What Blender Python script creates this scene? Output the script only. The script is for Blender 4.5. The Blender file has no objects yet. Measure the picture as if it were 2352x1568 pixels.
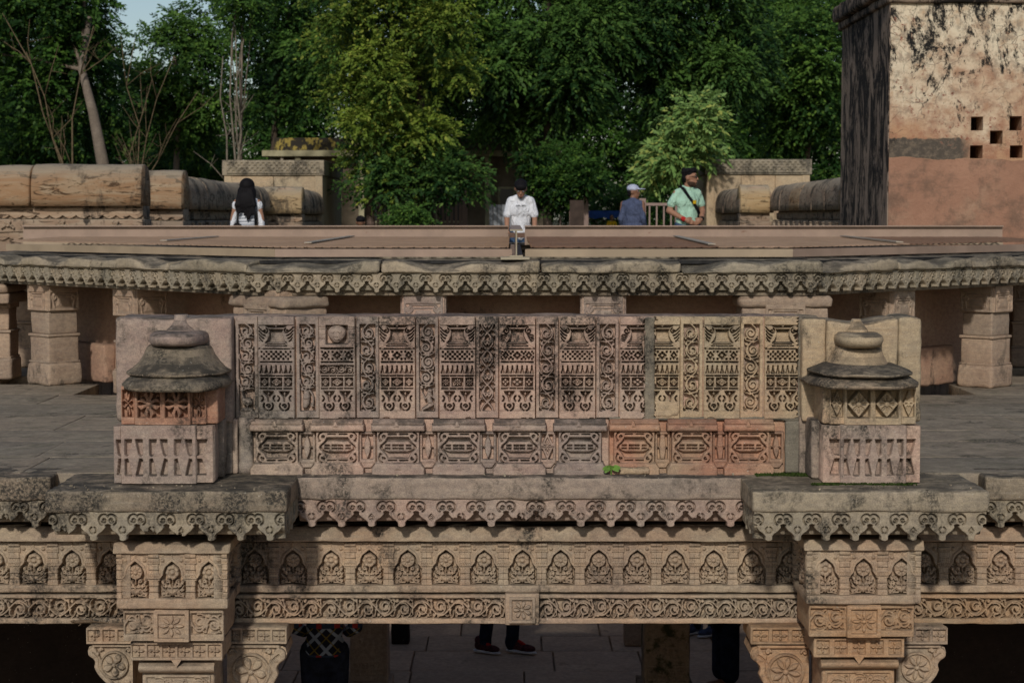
import bpy, bmesh, math, random
import numpy as np
from mathutils import Vector, Matrix, Euler

# ------------------------------------------------------------------ camera, sky, sun, exposure
scene = bpy.context.scene
FPX, CXP, CYP = 4350.0, 1176.0, 784.0          # focal length and centre, in a 2352 px wide frame
HORIZON = 498.0
EYE = 1.487                                    # metres above the terrace
PITCH = math.atan((CYP - HORIZON) / FPX)
cam_d = bpy.data.cameras.new('camera')
cam = bpy.data.objects.new('camera', cam_d)
scene.collection.objects.link(cam)
cam.location = (0, 0, EYE)
cam.rotation_euler = (math.pi / 2 - PITCH, 0, 0)
cam_d.sensor_width = 36
cam_d.lens = FPX / 2352 * 36
cam_d.clip_start = 0.1
cam_d.clip_end = 1500
cam_d.dof.use_dof = True
cam_d.dof.focus_distance = 10.8
cam_d.dof.aperture_fstop = 6.5
scene.camera = cam

SUN_EL, SUN_AZ = 31.0, 8.0                    # sun high behind the camera, a little to the left
world = bpy.data.worlds.new('World')
scene.world = world
world.use_nodes = True
wn = world.node_tree.nodes
sky = wn.new('ShaderNodeTexSky')
sky.sky_type = 'NISHITA'
sky.sun_disc = False
sky.sun_elevation = math.radians(SUN_EL)
sky.sun_rotation = math.radians(180 + SUN_AZ)
sky.air_density = 1.0
sky.dust_density = 1.0
sky.ozone_density = 1.0
world.node_tree.links.new(sky.outputs[0], wn['Background'].inputs[0])
wn['Background'].inputs[1].default_value = 0.085
sun_d = bpy.data.lights.new('sun', 'SUN')
sun = bpy.data.objects.new('sun', sun_d)
scene.collection.objects.link(sun)
sun_d.energy = 2.45
sun_d.angle = math.radians(3.0)
sun_d.color = (1.0, 0.955, 0.895)
sun.rotation_euler = (math.radians(90 - SUN_EL), 0, math.radians(-SUN_AZ))
sun.location = (-4, -10, 20)
scene.view_settings.view_transform = 'Standard'
scene.view_settings.look = 'None'
scene.view_settings.exposure = -0.08
scene.view_settings.gamma = 1.0
scene.cycles.max_bounces = 6
scene.cycles.transparent_max_bounces = 6
scene.cycles.use_denoising = True

rnd = random.Random(7)
C = scene.collection

# ------------------------------------------------------------------ helpers
_c, _s = math.cos(PITCH), math.sin(PITCH)
def W(px, py, Y):
    """point on the plane y = Y that the camera sees at picture position (px, py)"""
    r = px - CXP; u = CYP - py
    dy = FPX * _c + u * _s
    dz = -FPX * _s + u * _c
    t = Y / dy
    return Vector((r * t, Y, EYE + dz * t))
def WX(px, Y, py=784): return W(px, py, Y).x
def WZ(py, Y): return W(CXP, py, Y).z

def empty(name, loc=(0, 0, 0), rz=0, parent=None):
    o = bpy.data.objects.new(name, None)
    o.empty_display_size = 0.1
    C.objects.link(o)
    o.location = loc
    o.rotation_euler = (0, 0, rz)
    if parent: o.parent = parent
    return o
def tag(o, label=None, cat=None, group=None, kind=None):
    if label: o['label'] = label
    if cat: o['category'] = cat
    if group: o['group'] = group
    if kind: o['kind'] = kind
    return o
def link(name, me, parent=None, loc=(0, 0, 0), rz=0, mat=None, scale=None):
    o = bpy.data.objects.new(name, me)
    C.objects.link(o)
    o.location = loc
    o.rotation_euler = (0, 0, rz)
    if scale: o.scale = scale
    if parent: o.parent = parent
    if mat is not None:
        if len(me.materials) == 0: me.materials.append(mat)
        elif me.materials[0] != mat:
            o.material_slots[0].link = 'OBJECT'; o.material_slots[0].material = mat
    return o
def thing(name, label, cat, loc=(0, 0, 0), rz=0, group=None):
    return tag(empty(name, loc, rz), label, cat, group)
def copy_tree(o, parent=None):
    c = o.copy(); C.objects.link(c)
    if parent: c.parent = parent
    for ch in list(o.children): copy_tree(ch, c)
    return c

def mesh_np(name, v, f, smooth=True):
    v = np.asarray(v, dtype=np.float32); f = np.asarray(f, dtype=np.int32)
    me = bpy.data.meshes.new(name)
    n, k = f.shape
    me.vertices.add(len(v)); me.vertices.foreach_set('co', v.ravel())
    me.loops.add(n * k); me.loops.foreach_set('vertex_index', f.ravel())
    me.polygons.add(n)
    me.polygons.foreach_set('loop_start', np.arange(0, n * k, k, dtype=np.int32))
    if smooth: me.polygons.foreach_set('use_smooth', np.ones(n, dtype=bool))
    me.update(calc_edges=True)
    return me

def _hash(ix, iy, iz, seed):
    h = (ix.astype(np.uint32) * np.uint32(374761393) + iy.astype(np.uint32) * np.uint32(668265263)
         + iz.astype(np.uint32) * np.uint32(2246822519) + np.uint32((seed * 3266489917) & 0xffffffff))
    h = (h ^ (h >> np.uint32(13))) * np.uint32(1274126177)
    h = h ^ (h >> np.uint32(16))
    return (h & np.uint32(0xffff)).astype(np.float64) / 65535.0
def vnoise(p, seed=0):
    """value noise, about -1..1"""
    p = np.asarray(p, dtype=np.float64) + 1000.0
    i = np.floor(p).astype(np.int64); f = p - i
    f = f * f * (3 - 2 * f)
    out = 0
    for dx in (0, 1):
        wx = f[:, 0] if dx else 1 - f[:, 0]
        for dy in (0, 1):
            wy = f[:, 1] if dy else 1 - f[:, 1]
            for dz in (0, 1):
                wz = f[:, 2] if dz else 1 - f[:, 2]
                out = out + wx * wy * wz * _hash(i[:, 0] + dx, i[:, 1] + dy, i[:, 2] + dz, seed)
    return out * 2 - 1
def fbm(p, seed=0, oct=3):
    o = 0; a = 1; t = 0
    for k in range(oct):
        o = o + a * vnoise(np.asarray(p) * (2 ** k), seed + k); t += a; a *= .5
    return o / t

_seed = [1]
def nseed():
    _seed[0] += 1
    return _seed[0]

def axis_pts(a, b, r, cell, most=90):
    L = b - a; r = min(r, L * .3)
    n = int(min(most, max(1, round((L - 2 * r) / cell))))
    mid = np.linspace(a + r, b - r, n + 1)
    return np.concatenate([[a, a + r * .45], mid, [b - r * .45, b]])
def stone_mesh(x0, x1, y0, y1, z0, z1, r=.012, amp=.004, cell=.06, freq=9.0, chip=.6, warp=None):
    """a worn, slightly uneven block with rounded, chipped arrises"""
    ax = [axis_pts(x0, x1, r, cell), axis_pts(y0, y1, r, cell), axis_pts(z0, z1, r, cell)]
    V, F = [], []; base = 0
    for d in range(3):
        a, b = [(1, 2), (2, 0), (0, 1)][d]
        A, B = np.meshgrid(ax[a], ax[b], indexing='ij')
        na, nb = A.shape
        idx = np.arange(na * nb).reshape(na, nb)
        q = np.stack([idx[:-1, :-1], idx[1:, :-1], idx[1:, 1:], idx[:-1, 1:]], -1).reshape(-1, 4)
        for side in (0, 1):
            P = np.zeros((na * nb, 3))
            P[:, a] = A.ravel(); P[:, b] = B.ravel(); P[:, d] = ax[d][-1] if side else ax[d][0]
            V.append(P); F.append((q if side else q[:, ::-1]) + base); base += len(P)
    V = np.concatenate(V); F = np.concatenate(F)
    key = np.round(V * 20000).astype(np.int64)
    _, first, inv = np.unique(key, axis=0, return_index=True, return_inverse=True)
    inv = inv.ravel(); V = V[first]; F = inv[F]
    sd = nseed()
    off = np.array([sd * 7.13, sd * 3.7, sd * 1.9])
    nz = fbm(V * 14 + off, 3, 2)
    rr = np.clip(r * (1 + chip * 1.6 * nz), r * .3, r * 2.4)
    lo = np.array([x0, y0, z0]); hi = np.array([x1, y1, z1]); half = (hi - lo) * .49
    R = np.minimum(rr[:, None], half)
    Pin = np.clip(V, lo + R, hi - R)
    D = V - Pin
    L = np.linalg.norm(D, axis=1, keepdims=True) + 1e-9
    N = D / L
    P = Pin + N * np.minimum(L, R.max(1, keepdims=True))
    P = P + N * (fbm(V * freq + off, 11, 3) * amp)[:, None]
    if warp is not None: P = warp(P)
    return mesh_np('stone', P, F)
def stone(name, x0, x1, y0, y1, z0, z1, mat, parent=None, **k):
    return link(name, stone_mesh(min(x0, x1), max(x0, x1), min(y0, y1), max(y0, y1), min(z0, z1), max(z0, z1), **k), parent, mat=mat)

def loft_mesh(secs, seg=48, amp=.003, freq=10, cap=True):
    """secs: (cx, cy, z, rx, ry, power) rings from bottom to top"""
    V = []; t = np.linspace(0, 2 * math.pi, seg, endpoint=False)
    for (cx, cy, z, rx, ry, p) in secs:
        c, s = np.cos(t), np.sin(t)
        V.append(np.stack([cx + rx * np.sign(c) * np.abs(c) ** (2 / p), cy + ry * np.sign(s) * np.abs(s) ** (2 / p), np.full(seg, z)], -1))
    n = len(secs); V = np.concatenate(V)
    F = []
    for i in range(n - 1):
        for j in range(seg):
            a, b = i * seg + j, i * seg + (j + 1) % seg
            F.append((a, b, b + seg, a + seg))
    F = [tuple(q) for q in F]
    sd = nseed()
    if amp: V = V + np.stack([fbm(V * freq + sd * 3.3, 5, 3), fbm(V * freq + sd * 5.1, 6, 3), fbm(V * freq + sd, 7, 2) * .6], -1) * amp
    me = bpy.data.meshes.new('loft')
    fs = F + ([tuple(range(seg))[::-1], tuple(range((n - 1) * seg, n * seg))] if cap else [])
    me.from_pydata([tuple(p) for p in V], [], fs)
    me.polygons.foreach_set('use_smooth', np.ones(len(fs), dtype=bool))
    me.update()
    return me

class MB:
    """collects simple solids into one mesh"""
    def __init__(s): s.v = []; s.f = []
    def add(s, v, f):
        b = len(s.v); s.v += [tuple(p) for p in v]; s.f += [tuple(i + b for i in q) for q in f]; return s
    def box(s, x0, x1, y0, y1, z0, z1, m=None):
        v = [Vector((x, y, z)) for x in (x0, x1) for y in (y0, y1) for z in (z0, z1)]
        if m is not None: v = [m @ p for p in v]
        return s.add(v, [(0, 1, 3, 2), (4, 6, 7, 5), (0, 4, 5, 1), (2, 3, 7, 6), (0, 2, 6, 4), (1, 5, 7, 3)])
    def bar(s, p, q, w, h):
        p, q = Vector(p), Vector(q); d = (q - p).normalized()
        up = Vector((0, 0, 1)) if abs(d.z) < .95 else Vector((0, 1, 0))
        r = d.cross(up).normalized() * w / 2; u = r.cross(d).normalized() * h / 2
        v = [a + i * r + j * u for a in (p, q) for (i, j) in ((-1, -1), (1, -1), (1, 1), (-1, 1))]
        return s.add(v, [(0, 3, 2, 1), (4, 5, 6, 7), (0, 1, 5, 4), (1, 2, 6, 5), (2, 3, 7, 6), (3, 0, 4, 7)])
    def tube(s, pts, rad, n=8):
        pts = [Vector(p) for p in pts]
        if not hasattr(rad, '__len__'): rad = [rad] * len(pts)
        rings = []
        ref = Vector((0.31, 0.2, 0.93))
        for i, p in enumerate(pts):
            d = (pts[min(i + 1, len(pts) - 1)] - pts[max(i - 1, 0)]).normalized()
            a = d.cross(ref).normalized(); b = d.cross(a)
            rings.append([p + (a * math.cos(2 * math.pi * k / n) + b * math.sin(2 * math.pi * k / n)) * rad[i] for k in range(n)])
        v = [q for r in rings for q in r]; f = []
        for i in range(len(pts) - 1):
            for k in range(n):
                f.append((i * n + k, i * n + (k + 1) % n, (i + 1) * n + (k + 1) % n, (i + 1) * n + k))
        f.append(tuple(range(n))[::-1]); f.append(tuple(range((len(pts) - 1) * n, len(pts) * n)))
        return s.add(v, f)
    def prism(s, poly, y0, y1):
        n = len(poly)
        v = [(x, y0, z) for x, z in poly] + [(x, y1, z) for x, z in poly]
        return s.add(v, [tuple(range(n)), tuple(range(n, 2 * n))[::-1]] + [(i, i + n, (i + 1) % n + n, (i + 1) % n) for i in range(n)])
    def mesh(s, smooth=False):
        me = bpy.data.meshes.new('m'); me.from_pydata(s.v, [], s.f)
        if smooth: me.polygons.foreach_set('use_smooth', np.ones(len(s.f), dtype=bool))
        bm = bmesh.new(); bm.from_mesh(me); bmesh.ops.recalc_face_normals(bm, faces=bm.faces); bm.to_mesh(me); bm.free()
        me.update(); return me
    def build(s, name, mat, parent=None, smooth=False, loc=(0, 0, 0), rz=0):
        return link(name, s.mesh(smooth), parent, loc, rz, mat)

# ------------------------------------------------------------------ materials
class NT:
    def __init__(s, name):
        s.m = bpy.data.materials.new(name); s.m.use_nodes = True
        s.t = s.m.node_tree; s.b = s.t.nodes['Principled BSDF']
        s.b.inputs['Roughness'].default_value = .9
        s.b.inputs['Specular IOR Level'].default_value = .2
    def n(s, ty, **k):
        o = s.t.nodes.new(ty)
        for a, v in k.items(): setattr(o, a, v)
        return o
    def l(s, a, b): s.t.links.new(a, b)
    def val(s, x, sock):
        if isinstance(x, (int, float)): sock.default_value = x
        elif isinstance(x, tuple): sock.default_value = (*x, 1) if len(x) == 3 and sock.type == 'RGBA' else x
        else: s.l(x, sock)
    def math(s, op, a, b=0.0, c=None, clamp=False):
        o = s.n('ShaderNodeMath', operation=op, use_clamp=clamp)
        s.val(a, o.inputs[0]); s.val(b, o.inputs[1])
        if c is not None: s.val(c, o.inputs[2])
        return o.outputs[0]
    def mix(s, f, a, b, blend='MIX'):
        o = s.n('ShaderNodeMix', data_type='RGBA', blend_type=blend)
        s.val(f, o.inputs[0]); s.val(a, o.inputs[6]); s.val(b, o.inputs[7])
        return o.outputs[2]
    def pos(s, scale=(1, 1, 1), obj=False, shift=(0, 0, 0)):
        src = s.n('ShaderNodeTexCoord').outputs['Object'] if obj else s.n('ShaderNodeNewGeometry').outputs['Position']
        mp = s.n('ShaderNodeMapping'); mp.inputs['Scale'].default_value = scale; mp.inputs['Location'].default_value = shift
        s.l(src, mp.inputs[0]); return mp.outputs[0]
    def noise(s, scale, vec, detail=5, rough=.6, dist=0):
        o = s.n('ShaderNodeTexNoise'); o.inputs['Scale'].default_value = scale
        o.inputs['Detail'].default_value = detail; o.inputs['Roughness'].default_value = rough
        o.inputs['Distortion'].default_value = dist
        s.l(vec, o.inputs['Vector']); return o.outputs[0]
    def ramp(s, x, a, b):
        o = s.n('ShaderNodeMapRange', interpolation_type='SMOOTHSTEP')
        s.val(x, o.inputs[0]); o.inputs[1].default_value = a; o.inputs[2].default_value = b
        return o.outputs[0]
    def normal_z(s):
        o = s.n('ShaderNodeSeparateXYZ'); s.l(s.n('ShaderNodeNewGeometry').outputs['True Normal'], o.inputs[0]); return o.outputs[2]
    def sep(s):
        o = s.n('ShaderNodeSeparateXYZ'); s.l(s.n('ShaderNodeNewGeometry').outputs['Position'], o.inputs[0]); return o.outputs
    def bump(s, h, strength=.4, dist=.004):
        o = s.n('ShaderNodeBump'); o.inputs['Strength'].default_value = strength; o.inputs['Distance'].default_value = dist
        s.l(h, o.inputs['Height']); s.l(o.outputs[0], s.b.inputs['Normal'])
    def out(s, col): s.val(col, s.b.inputs['Base Color']); return s.m

def stone_mat(name, c1, c2, c3=None, dark=(.028, .026, .022), stain=.5, top=.75, grain=1.0, band=.5, moss=0.0, bump=.6, tint=.10):
    t = NT(name)
    p = t.pos()
    n1 = t.noise(2.3, p, 4, .6)
    col = t.mix(t.ramp(n1, .36, .66), c1, c2)
    if c3: col = t.mix(t.math('MULTIPLY', t.ramp(t.noise(1.1, t.pos(shift=(9, 3, 5)), 5, .65), .5, .7), .85), col, c3)
    lam = t.noise(9, t.pos((.5, .5, 7.0)), 4, .65, .6)                  # bedding of the sandstone
    col = t.mix(t.math('MULTIPLY', t.ramp(lam, .42, .75), band), col, t.mix(.5, c1, (.5, .43, .33)))
    fine = t.noise(160, p, 3, .7)
    col = t.mix(1.0, col, t.mix(t.ramp(fine, .3, .7), (1 - .24 * grain,) * 3, (1 + .14 * grain,) * 3), 'MULTIPLY')
    mid = t.noise(22, t.pos((1, 1, 1.5), shift=(3, 1, 8)), 6, .7)
    col = t.mix(1.0, col, t.mix(t.ramp(mid, .34, .66), (.80, .80, .81), (1.09, 1.08, 1.05)), 'MULTIPLY')
    oi = t.n('ShaderNodeObjectInfo').outputs['Random']
    col = t.mix(1.0, col, t.mix(oi, (1 - tint * 1.3, 1 - tint, 1 - tint * .75), (1 + tint, 1 + tint * .75, 1 + tint * .55)), 'MULTIPLY')
    # dark weathering crust and lichen
    s1 = t.noise(4.5, t.pos((1, 1, .6)), 9, .72, .3)
    big = t.noise(1.2, t.pos(shift=(6, 2, 9)), 3, .5)                  # some areas crusted, others clean
    s1 = t.math('ADD', s1, t.math('MULTIPLY', t.math('SUBTRACT', big, .5), .55))
    m1 = t.ramp(s1, .635 - .2 * stain, .74 - .12 * stain)
    sp = t.ramp(t.noise(60, p, 4, .75), .36, .60)
    m1 = t.math('MULTIPLY', m1, t.math('MULTIPLY_ADD', sp, .75, .22), clamp=True)
    up = t.ramp(t.normal_z(), .35, .85)
    m2 = t.math('MULTIPLY', t.math('MULTIPLY', up, top), t.ramp(t.noise(7, p, 7, .7), .32, .6))
    m = t.math('MAXIMUM', t.math('MULTIPLY', m1, min(1, .45 + stain)), m2)
    col = t.mix(m, col, dark)
    wl = t.ramp(t.noise(70, t.pos(shift=(4, 4, 4)), 2, .5), .71, .76)      # pale specks
    col = t.mix(t.math('MULTIPLY', wl, .5), col, (.5, .47, .4))
    if moss:
        mm = t.math('MULTIPLY', t.ramp(t.noise(5, t.pos(shift=(1, 7, 2)), 6, .7), .5, .62), moss)
        col = t.mix(mm, col, (.035, .045, .012))
    t.bump(t.math('ADD', t.math('MULTIPLY', fine, .5), t.math('ADD', t.noise(38, p, 5, .7), t.math('MULTIPLY', lam, .5))), bump, .006)
    return t.out(col)

M = {}
M['pink'] = stone_mat('pink_sandstone', (.41, .28, .22), (.42, .315, .245), (.34, .28, .22), stain=.78, top=.8, tint=.2)
M['pink_fringe'] = stone_mat('pink_fringe_sandstone', (.39, .27, .21), (.40, .30, .235), (.32, .265, .21), stain=.8, top=.8, tint=.06)
M['slab'] = stone_mat('weathered_pink_sandstone', (.30, .235, .185), (.34, .265, .205), (.25, .205, .165), stain=1.05, top=.9)
M['tan'] = stone_mat('tan_sandstone', (.405, .28, .185), (.43, .335, .23), (.35, .25, .18), stain=.6, top=.5)
M['ochre'] = stone_mat('ochre_sandstone', (.40, .24, .13), (.42, .29, .175), (.35, .195, .115), stain=.45, top=.5)
M['buff'] = stone_mat('buff_sandstone', (.42, .31, .195), (.44, .345, .225), (.42, .275, .18), stain=.45, top=.8)
M['grey'] = stone_mat('weathered_sandstone', (.30, .25, .175), (.35, .29, .21), (.25, .21, .15), stain=.92, top=.75)
M['crust'] = stone_mat('crusted_sandstone', (.27, .215, .15), (.33, .25, .175), (.20, .165, .12), stain=1.2, top=.9)
M['red'] = stone_mat('red_sandstone', (.37, .185, .12), (.40, .23, .15), (.40, .29, .19), tint=.16, stain=.62, top=.4, band=.35)
M['plaster_red'] = stone_mat('red_plastered_stone', (.40, .24, .165), (.43, .28, .19), (.34, .19, .13), stain=.35, top=.3, band=.2, grain=.6)
M['mortar'] = stone_mat('cement_mortar', (.17, .15, .115), (.22, .19, .145), stain=.6, top=.6, band=.05)
M['floor'] = stone_mat('grey_flagstone', (.30, .24, .175), (.34, .28, .205), (.24, .195, .145), stain=.55, top=.3, band=.1, grain=.7, moss=.25)
M['lowfloor'] = stone_mat('worn_flagstone', (.50, .37, .265), (.53, .40, .29), (.45, .335, .245), stain=.2, top=.12, band=.1, grain=.5)
M['shade_dark'] = stone_mat('shade_dark_stone', (.022, .017, .014), (.03, .023, .018), stain=.4, top=.3, band=.0, grain=.4)  # near-black tone: shade of the side bays put into the colour
M['mossy'] = stone_mat('mossy_stone', (.30, .22, .14), (.34, .26, .17), stain=.4, top=.4, moss=.9)
M['pale'] = stone_mat('pale_inner_stone', (.42, .33, .25), (.48, .38, .29), stain=.1, top=.1)
M['dim'] = stone_mat('brown_stone', (.34, .24, .17), (.38, .28, .2), stain=.3, top=.3)

def plain(name, col, rough=.7, spec=.3, var=.12, scale=12, metal=0.0):
    t = NT(name)
    n = t.noise(scale, t.pos(), 5, .65)
    c = t.mix(t.ramp(n, .3, .7), tuple(x * (1 - var) for x in col), tuple(min(1, x * (1 + var)) for x in col))
    t.b.inputs['Roughness'].default_value = rough; t.b.inputs['Specular IOR Level'].default_value = spec
    t.b.inputs['Metallic'].default_value = metal
    return t.out(c)
def rust_paint(name, col, amt=.5):
    t = NT(name); p = t.pos()
    c = t.mix(t.ramp(t.noise(3, p, 4, .6), .35, .65), tuple(x * .88 for x in col), tuple(x * 1.1 for x in col))
    r = t.ramp(t.noise(9, t.pos((1, 1, 1.6)), 8, .75), .70 - .12 * amt, .75 - .08 * amt)
    c = t.mix(r, c, t.mix(t.noise(60, p, 3, .6), (.07, .03, .018), (.22, .09, .04)))
    ed = t.ramp(t.noise(24, p, 6, .7), .62, .66)
    c = t.mix(t.math('MULTIPLY', ed, .35), c, (.33, .27, .17))
    t.b.inputs['Roughness'].default_value = .55; t.b.inputs['Specular IOR Level'].default_value = .4
    t.bump(t.noise(60, p, 4, .6), .15, .003)
    return t.out(c)
M['steel'] = rust_paint('brown_painted_steel', (.30, .21, .155), .5)
M['steel2'] = rust_paint('tan_painted_steel', (.33, .25, .165), .55)
M['rustend'] = rust_paint('rusty_cut_steel', (.34, .29, .2), 1.4)
M['wire'] = rust_paint('pink_painted_wire', (.37, .25, .17), .5)
M['wire2'] = rust_paint('rusted_wire', (.22, .13, .085), 1.1)
M['strip'] = rust_paint('grey_steel_strip', (.33, .28, .21), .5)
M['felt'] = plain('black_roof_felt', (.02, .019, .018), .8, .2, .4, 20)
# ------------------------------------------------------------------ carved relief: heights on a fine grid, drawn with strokes and shapes
class Rel:
    """drawing units with y downwards; k metres per unit; heights in metres towards the viewer"""
    def __init__(s, x0, y0, x1, y1, k, cell=.0026, base=0.0, soft=.0028):
        s.x0, s.y0, s.x1, s.y1, s.k = x0, y0, x1, y1, k
        s.nx = max(3, int(round((x1 - x0) * k / cell)) + 1); s.ny = max(3, int(round((y1 - y0) * k / cell)) + 1)
        s.gx = np.linspace(x0, x1, s.nx); s.gy = np.linspace(y0, y1, s.ny)
        s.H = np.full((s.ny, s.nx), float(base)); s.base = base; s.e = soft / k
    def _w(s, a, b, c, d):
        i0, i1 = np.searchsorted(s.gx, (a, c)); j0, j1 = np.searchsorted(s.gy, (b, d))
        return slice(max(0, j0 - 1), min(s.ny, j1 + 1)), slice(max(0, i0 - 1), min(s.nx, i1 + 1))
    def _put(s, w, sd, top, crown=0, cr=None):
        m = np.clip(.5 - sd / s.e, 0, 1); m = m * m * (3 - 2 * m)
        if crown:
            q = np.clip(-sd / (cr or s.e * 2), 0, 1); top = top - crown * (1 - q) ** 2
        s.H[w] = s.H[w] * (1 - m) + top * m
    def stroke(s, pts, w0, w1, top, crown=.003):
        pts = np.asarray(pts, float); n = len(pts)
        ws = np.linspace(w0, w1, n) if not hasattr(w0, '__len__') else np.asarray(w0, float)
        pad = ws.max() + s.e * 1.5
        w = s._w(pts[:, 0].min() - pad, pts[:, 1].min() - pad, pts[:, 0].max() + pad, pts[:, 1].max() + pad)
        X, Y = np.meshgrid(s.gx[w[1]], s.gy[w[0]])
        if X.size == 0: return s
        sd = np.full(X.shape, 1e9)
        for i in range(n - 1):
            a, b = pts[i], pts[i + 1]; d = b - a; L = d @ d + 1e-12
            t = np.clip(((X - a[0]) * d[0] + (Y - a[1]) * d[1]) / L, 0, 1)
            sd = np.minimum(sd, np.hypot(X - a[0] - t * d[0], Y - a[1] - t * d[1]) - (ws[i] + (ws[i + 1] - ws[i]) * t))
        s._put(w, sd, top, crown, ws.max() * .9); return s
    def rect(s, a, b, c, d, top, crown=0):
        w = s._w(a - s.e, b - s.e, c + s.e, d + s.e)
        X, Y = np.meshgrid(s.gx[w[1]], s.gy[w[0]])
        if X.size == 0: return s
        sd = np.maximum(np.maximum(a - X, X - c), np.maximum(b - Y, Y - d))
        s._put(w, sd, top, crown, min(c - a, d - b) * .4); return s
    def poly(s, pts, top, crown=0, cr=None):
        pts = np.asarray(pts, float)
        w = s._w(pts[:, 0].min() - s.e, pts[:, 1].min() - s.e, pts[:, 0].max() + s.e, pts[:, 1].max() + s.e)
        X, Y = np.meshgrid(s.gx[w[1]], s.gy[w[0]])
        if X.size == 0: return s
        ins = np.zeros(X.shape, bool); dd = np.full(X.shape, 1e9); n = len(pts)
        for i in range(n):
            a, b = pts[i], pts[(i + 1) % n]; d = b - a
            t = np.clip(((X - a[0]) * d[0] + (Y - a[1]) * d[1]) / (d @ d + 1e-12), 0, 1)
            dd = np.minimum(dd, np.hypot(X - a[0] - t * d[0], Y - a[1] - t * d[1]))
            if a[1] != b[1]:
                ins ^= ((a[1] > Y) != (b[1] > Y)) & (X < (b[0] - a[0]) * (Y - a[1]) / (b[1] - a[1]) + a[0])
        s._put(w, np.where(ins, -dd, dd), top, crown, cr); return s
    def disc(s, x, y, r, top, dome=0, ry=None):
        ry = ry or r
        w = s._w(x - r - s.e, y - ry - s.e, x + r + s.e, y + ry + s.e)
        X, Y = np.meshgrid(s.gx[w[1]], s.gy[w[0]])
        if X.size == 0: return s
        q = np.hypot((X - x) / r, (Y - y) / ry); sd = (q - 1) * min(r, ry)
        t = top - dome * np.clip(q, 0, 1) ** 2
        s._put(w, sd, t); return s
    def ramp(s, a, b, c, d, t0, t1):
        """surface sloping from height t0 at y=b to t1 at y=d"""
        w = s._w(a - s.e, b - s.e, c + s.e, d + s.e)
        X, Y = np.meshgrid(s.gx[w[1]], s.gy[w[0]])
        sd = np.maximum(np.maximum(a - X, X - c), np.maximum(b - Y, Y - d))
        f = np.clip((Y - b) / (d - b), 0, 1)
        s._put(w, sd, t0 + (t1 - t0) * f); return s
    def arc(s, cx, cy, r, a0, a1, w0, w1, top, r1=None, n=None, crown=.003):
        r1 = r if r1 is None else r1
        n = n or max(5, int(abs(a1 - a0) / .3) + 2)
        t = np.linspace(math.radians(a0) if abs(a0) > 12 or abs(a1) > 12 else a0, math.radians(a1) if abs(a0) > 12 or abs(a1) > 12 else a1, n)
        rr = np.linspace(r, r1, n)
        return s.stroke(np.stack([cx + rr * np.cos(t), cy + rr * np.sin(t)], -1), w0, w1, top, crown)
    def finish(s, rough=.0012, wear=.6, seed=None):
        sd = seed or nseed()
        X, Y = np.meshgrid(s.gx * s.k, s.gy * s.k)
        P = np.stack([X.ravel(), Y.ravel(), np.full(X.size, sd * 3.7)], -1)
        n1 = fbm(P * 45, sd, 3).reshape(X.shape); n2 = fbm(P * 9, sd + 5, 2).reshape(X.shape)
        H = s.H
        B = H.copy(); B[1:-1, 1:-1] = (H[1:-1, 1:-1] * 4 + (H[:-2, 1:-1] + H[2:, 1:-1] + H[1:-1, :-2] + H[1:-1, 2:]) * 2 + H[:-2, :-2] + H[2:, 2:] + H[:-2, 2:] + H[2:, :-2]) / 16
        f = np.clip(.35 + wear * n2, 0, 1)
        s.H = H * (1 - f) + B * f + n1 * rough + n2 * rough * .8
        return s
    def mesh(s, depth=.03, void=False, center=False, curve=None):
        ox = -(s.x1 - s.x0) * s.k / 2 if center else 0
        X, Y = np.meshgrid((s.gx - s.x0) * s.k + ox, (s.y1 - s.gy) * s.k)
        H = s.H
        idx = np.arange(s.nx * s.ny).reshape(s.ny, s.nx)
        q = np.stack([idx[:-1, :-1], idx[1:, :-1], idx[1:, 1:], idx[:-1, 1:]], -1).reshape(-1, 4)
        V = np.stack([X.ravel(), -H.ravel(), Y.ravel()], -1)
        if void:
            low = (H <= s.base + .004).ravel()
            q = q[~(low[q].sum(1) >= 3)]
            used = np.unique(q); mp = -np.ones(len(V), int); mp[used] = np.arange(len(used))
            V = V[used]; q = mp[q]
        else:
            ring = np.concatenate([idx[0, :], idx[1:, -1], idx[-1, -2::-1], idx[-2:0:-1, 0]])
            b = len(V); R = V[ring].copy(); R[:, 1] = depth
            V = np.concatenate([V, R]); m = len(ring); j = np.arange(m); k2 = (j + 1) % m
            q = np.concatenate([q, np.stack([ring[j], ring[k2], b + k2, b + j], -1)])
        if curve is not None: V = curve(V)
        return mesh_np('relief', V, q)

def spiral_pts(cx, cy, r0, r1, a0, turns, n=26):
    t = np.linspace(0, 1, n); a = a0 + turns * 2 * math.pi * t; r = r0 + (r1 - r0) * t ** .85
    return np.stack([cx + r * np.cos(a), cy + r * np.sin(a)], -1)
def bez(p0, p1, p2, n=9):
    t = np.linspace(0, 1, n)[:, None]; p0, p1, p2 = map(np.asarray, (p0, p1, p2))
    return (1 - t) ** 2 * p0 + 2 * t * (1 - t) * p1 + t * t * p2

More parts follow.
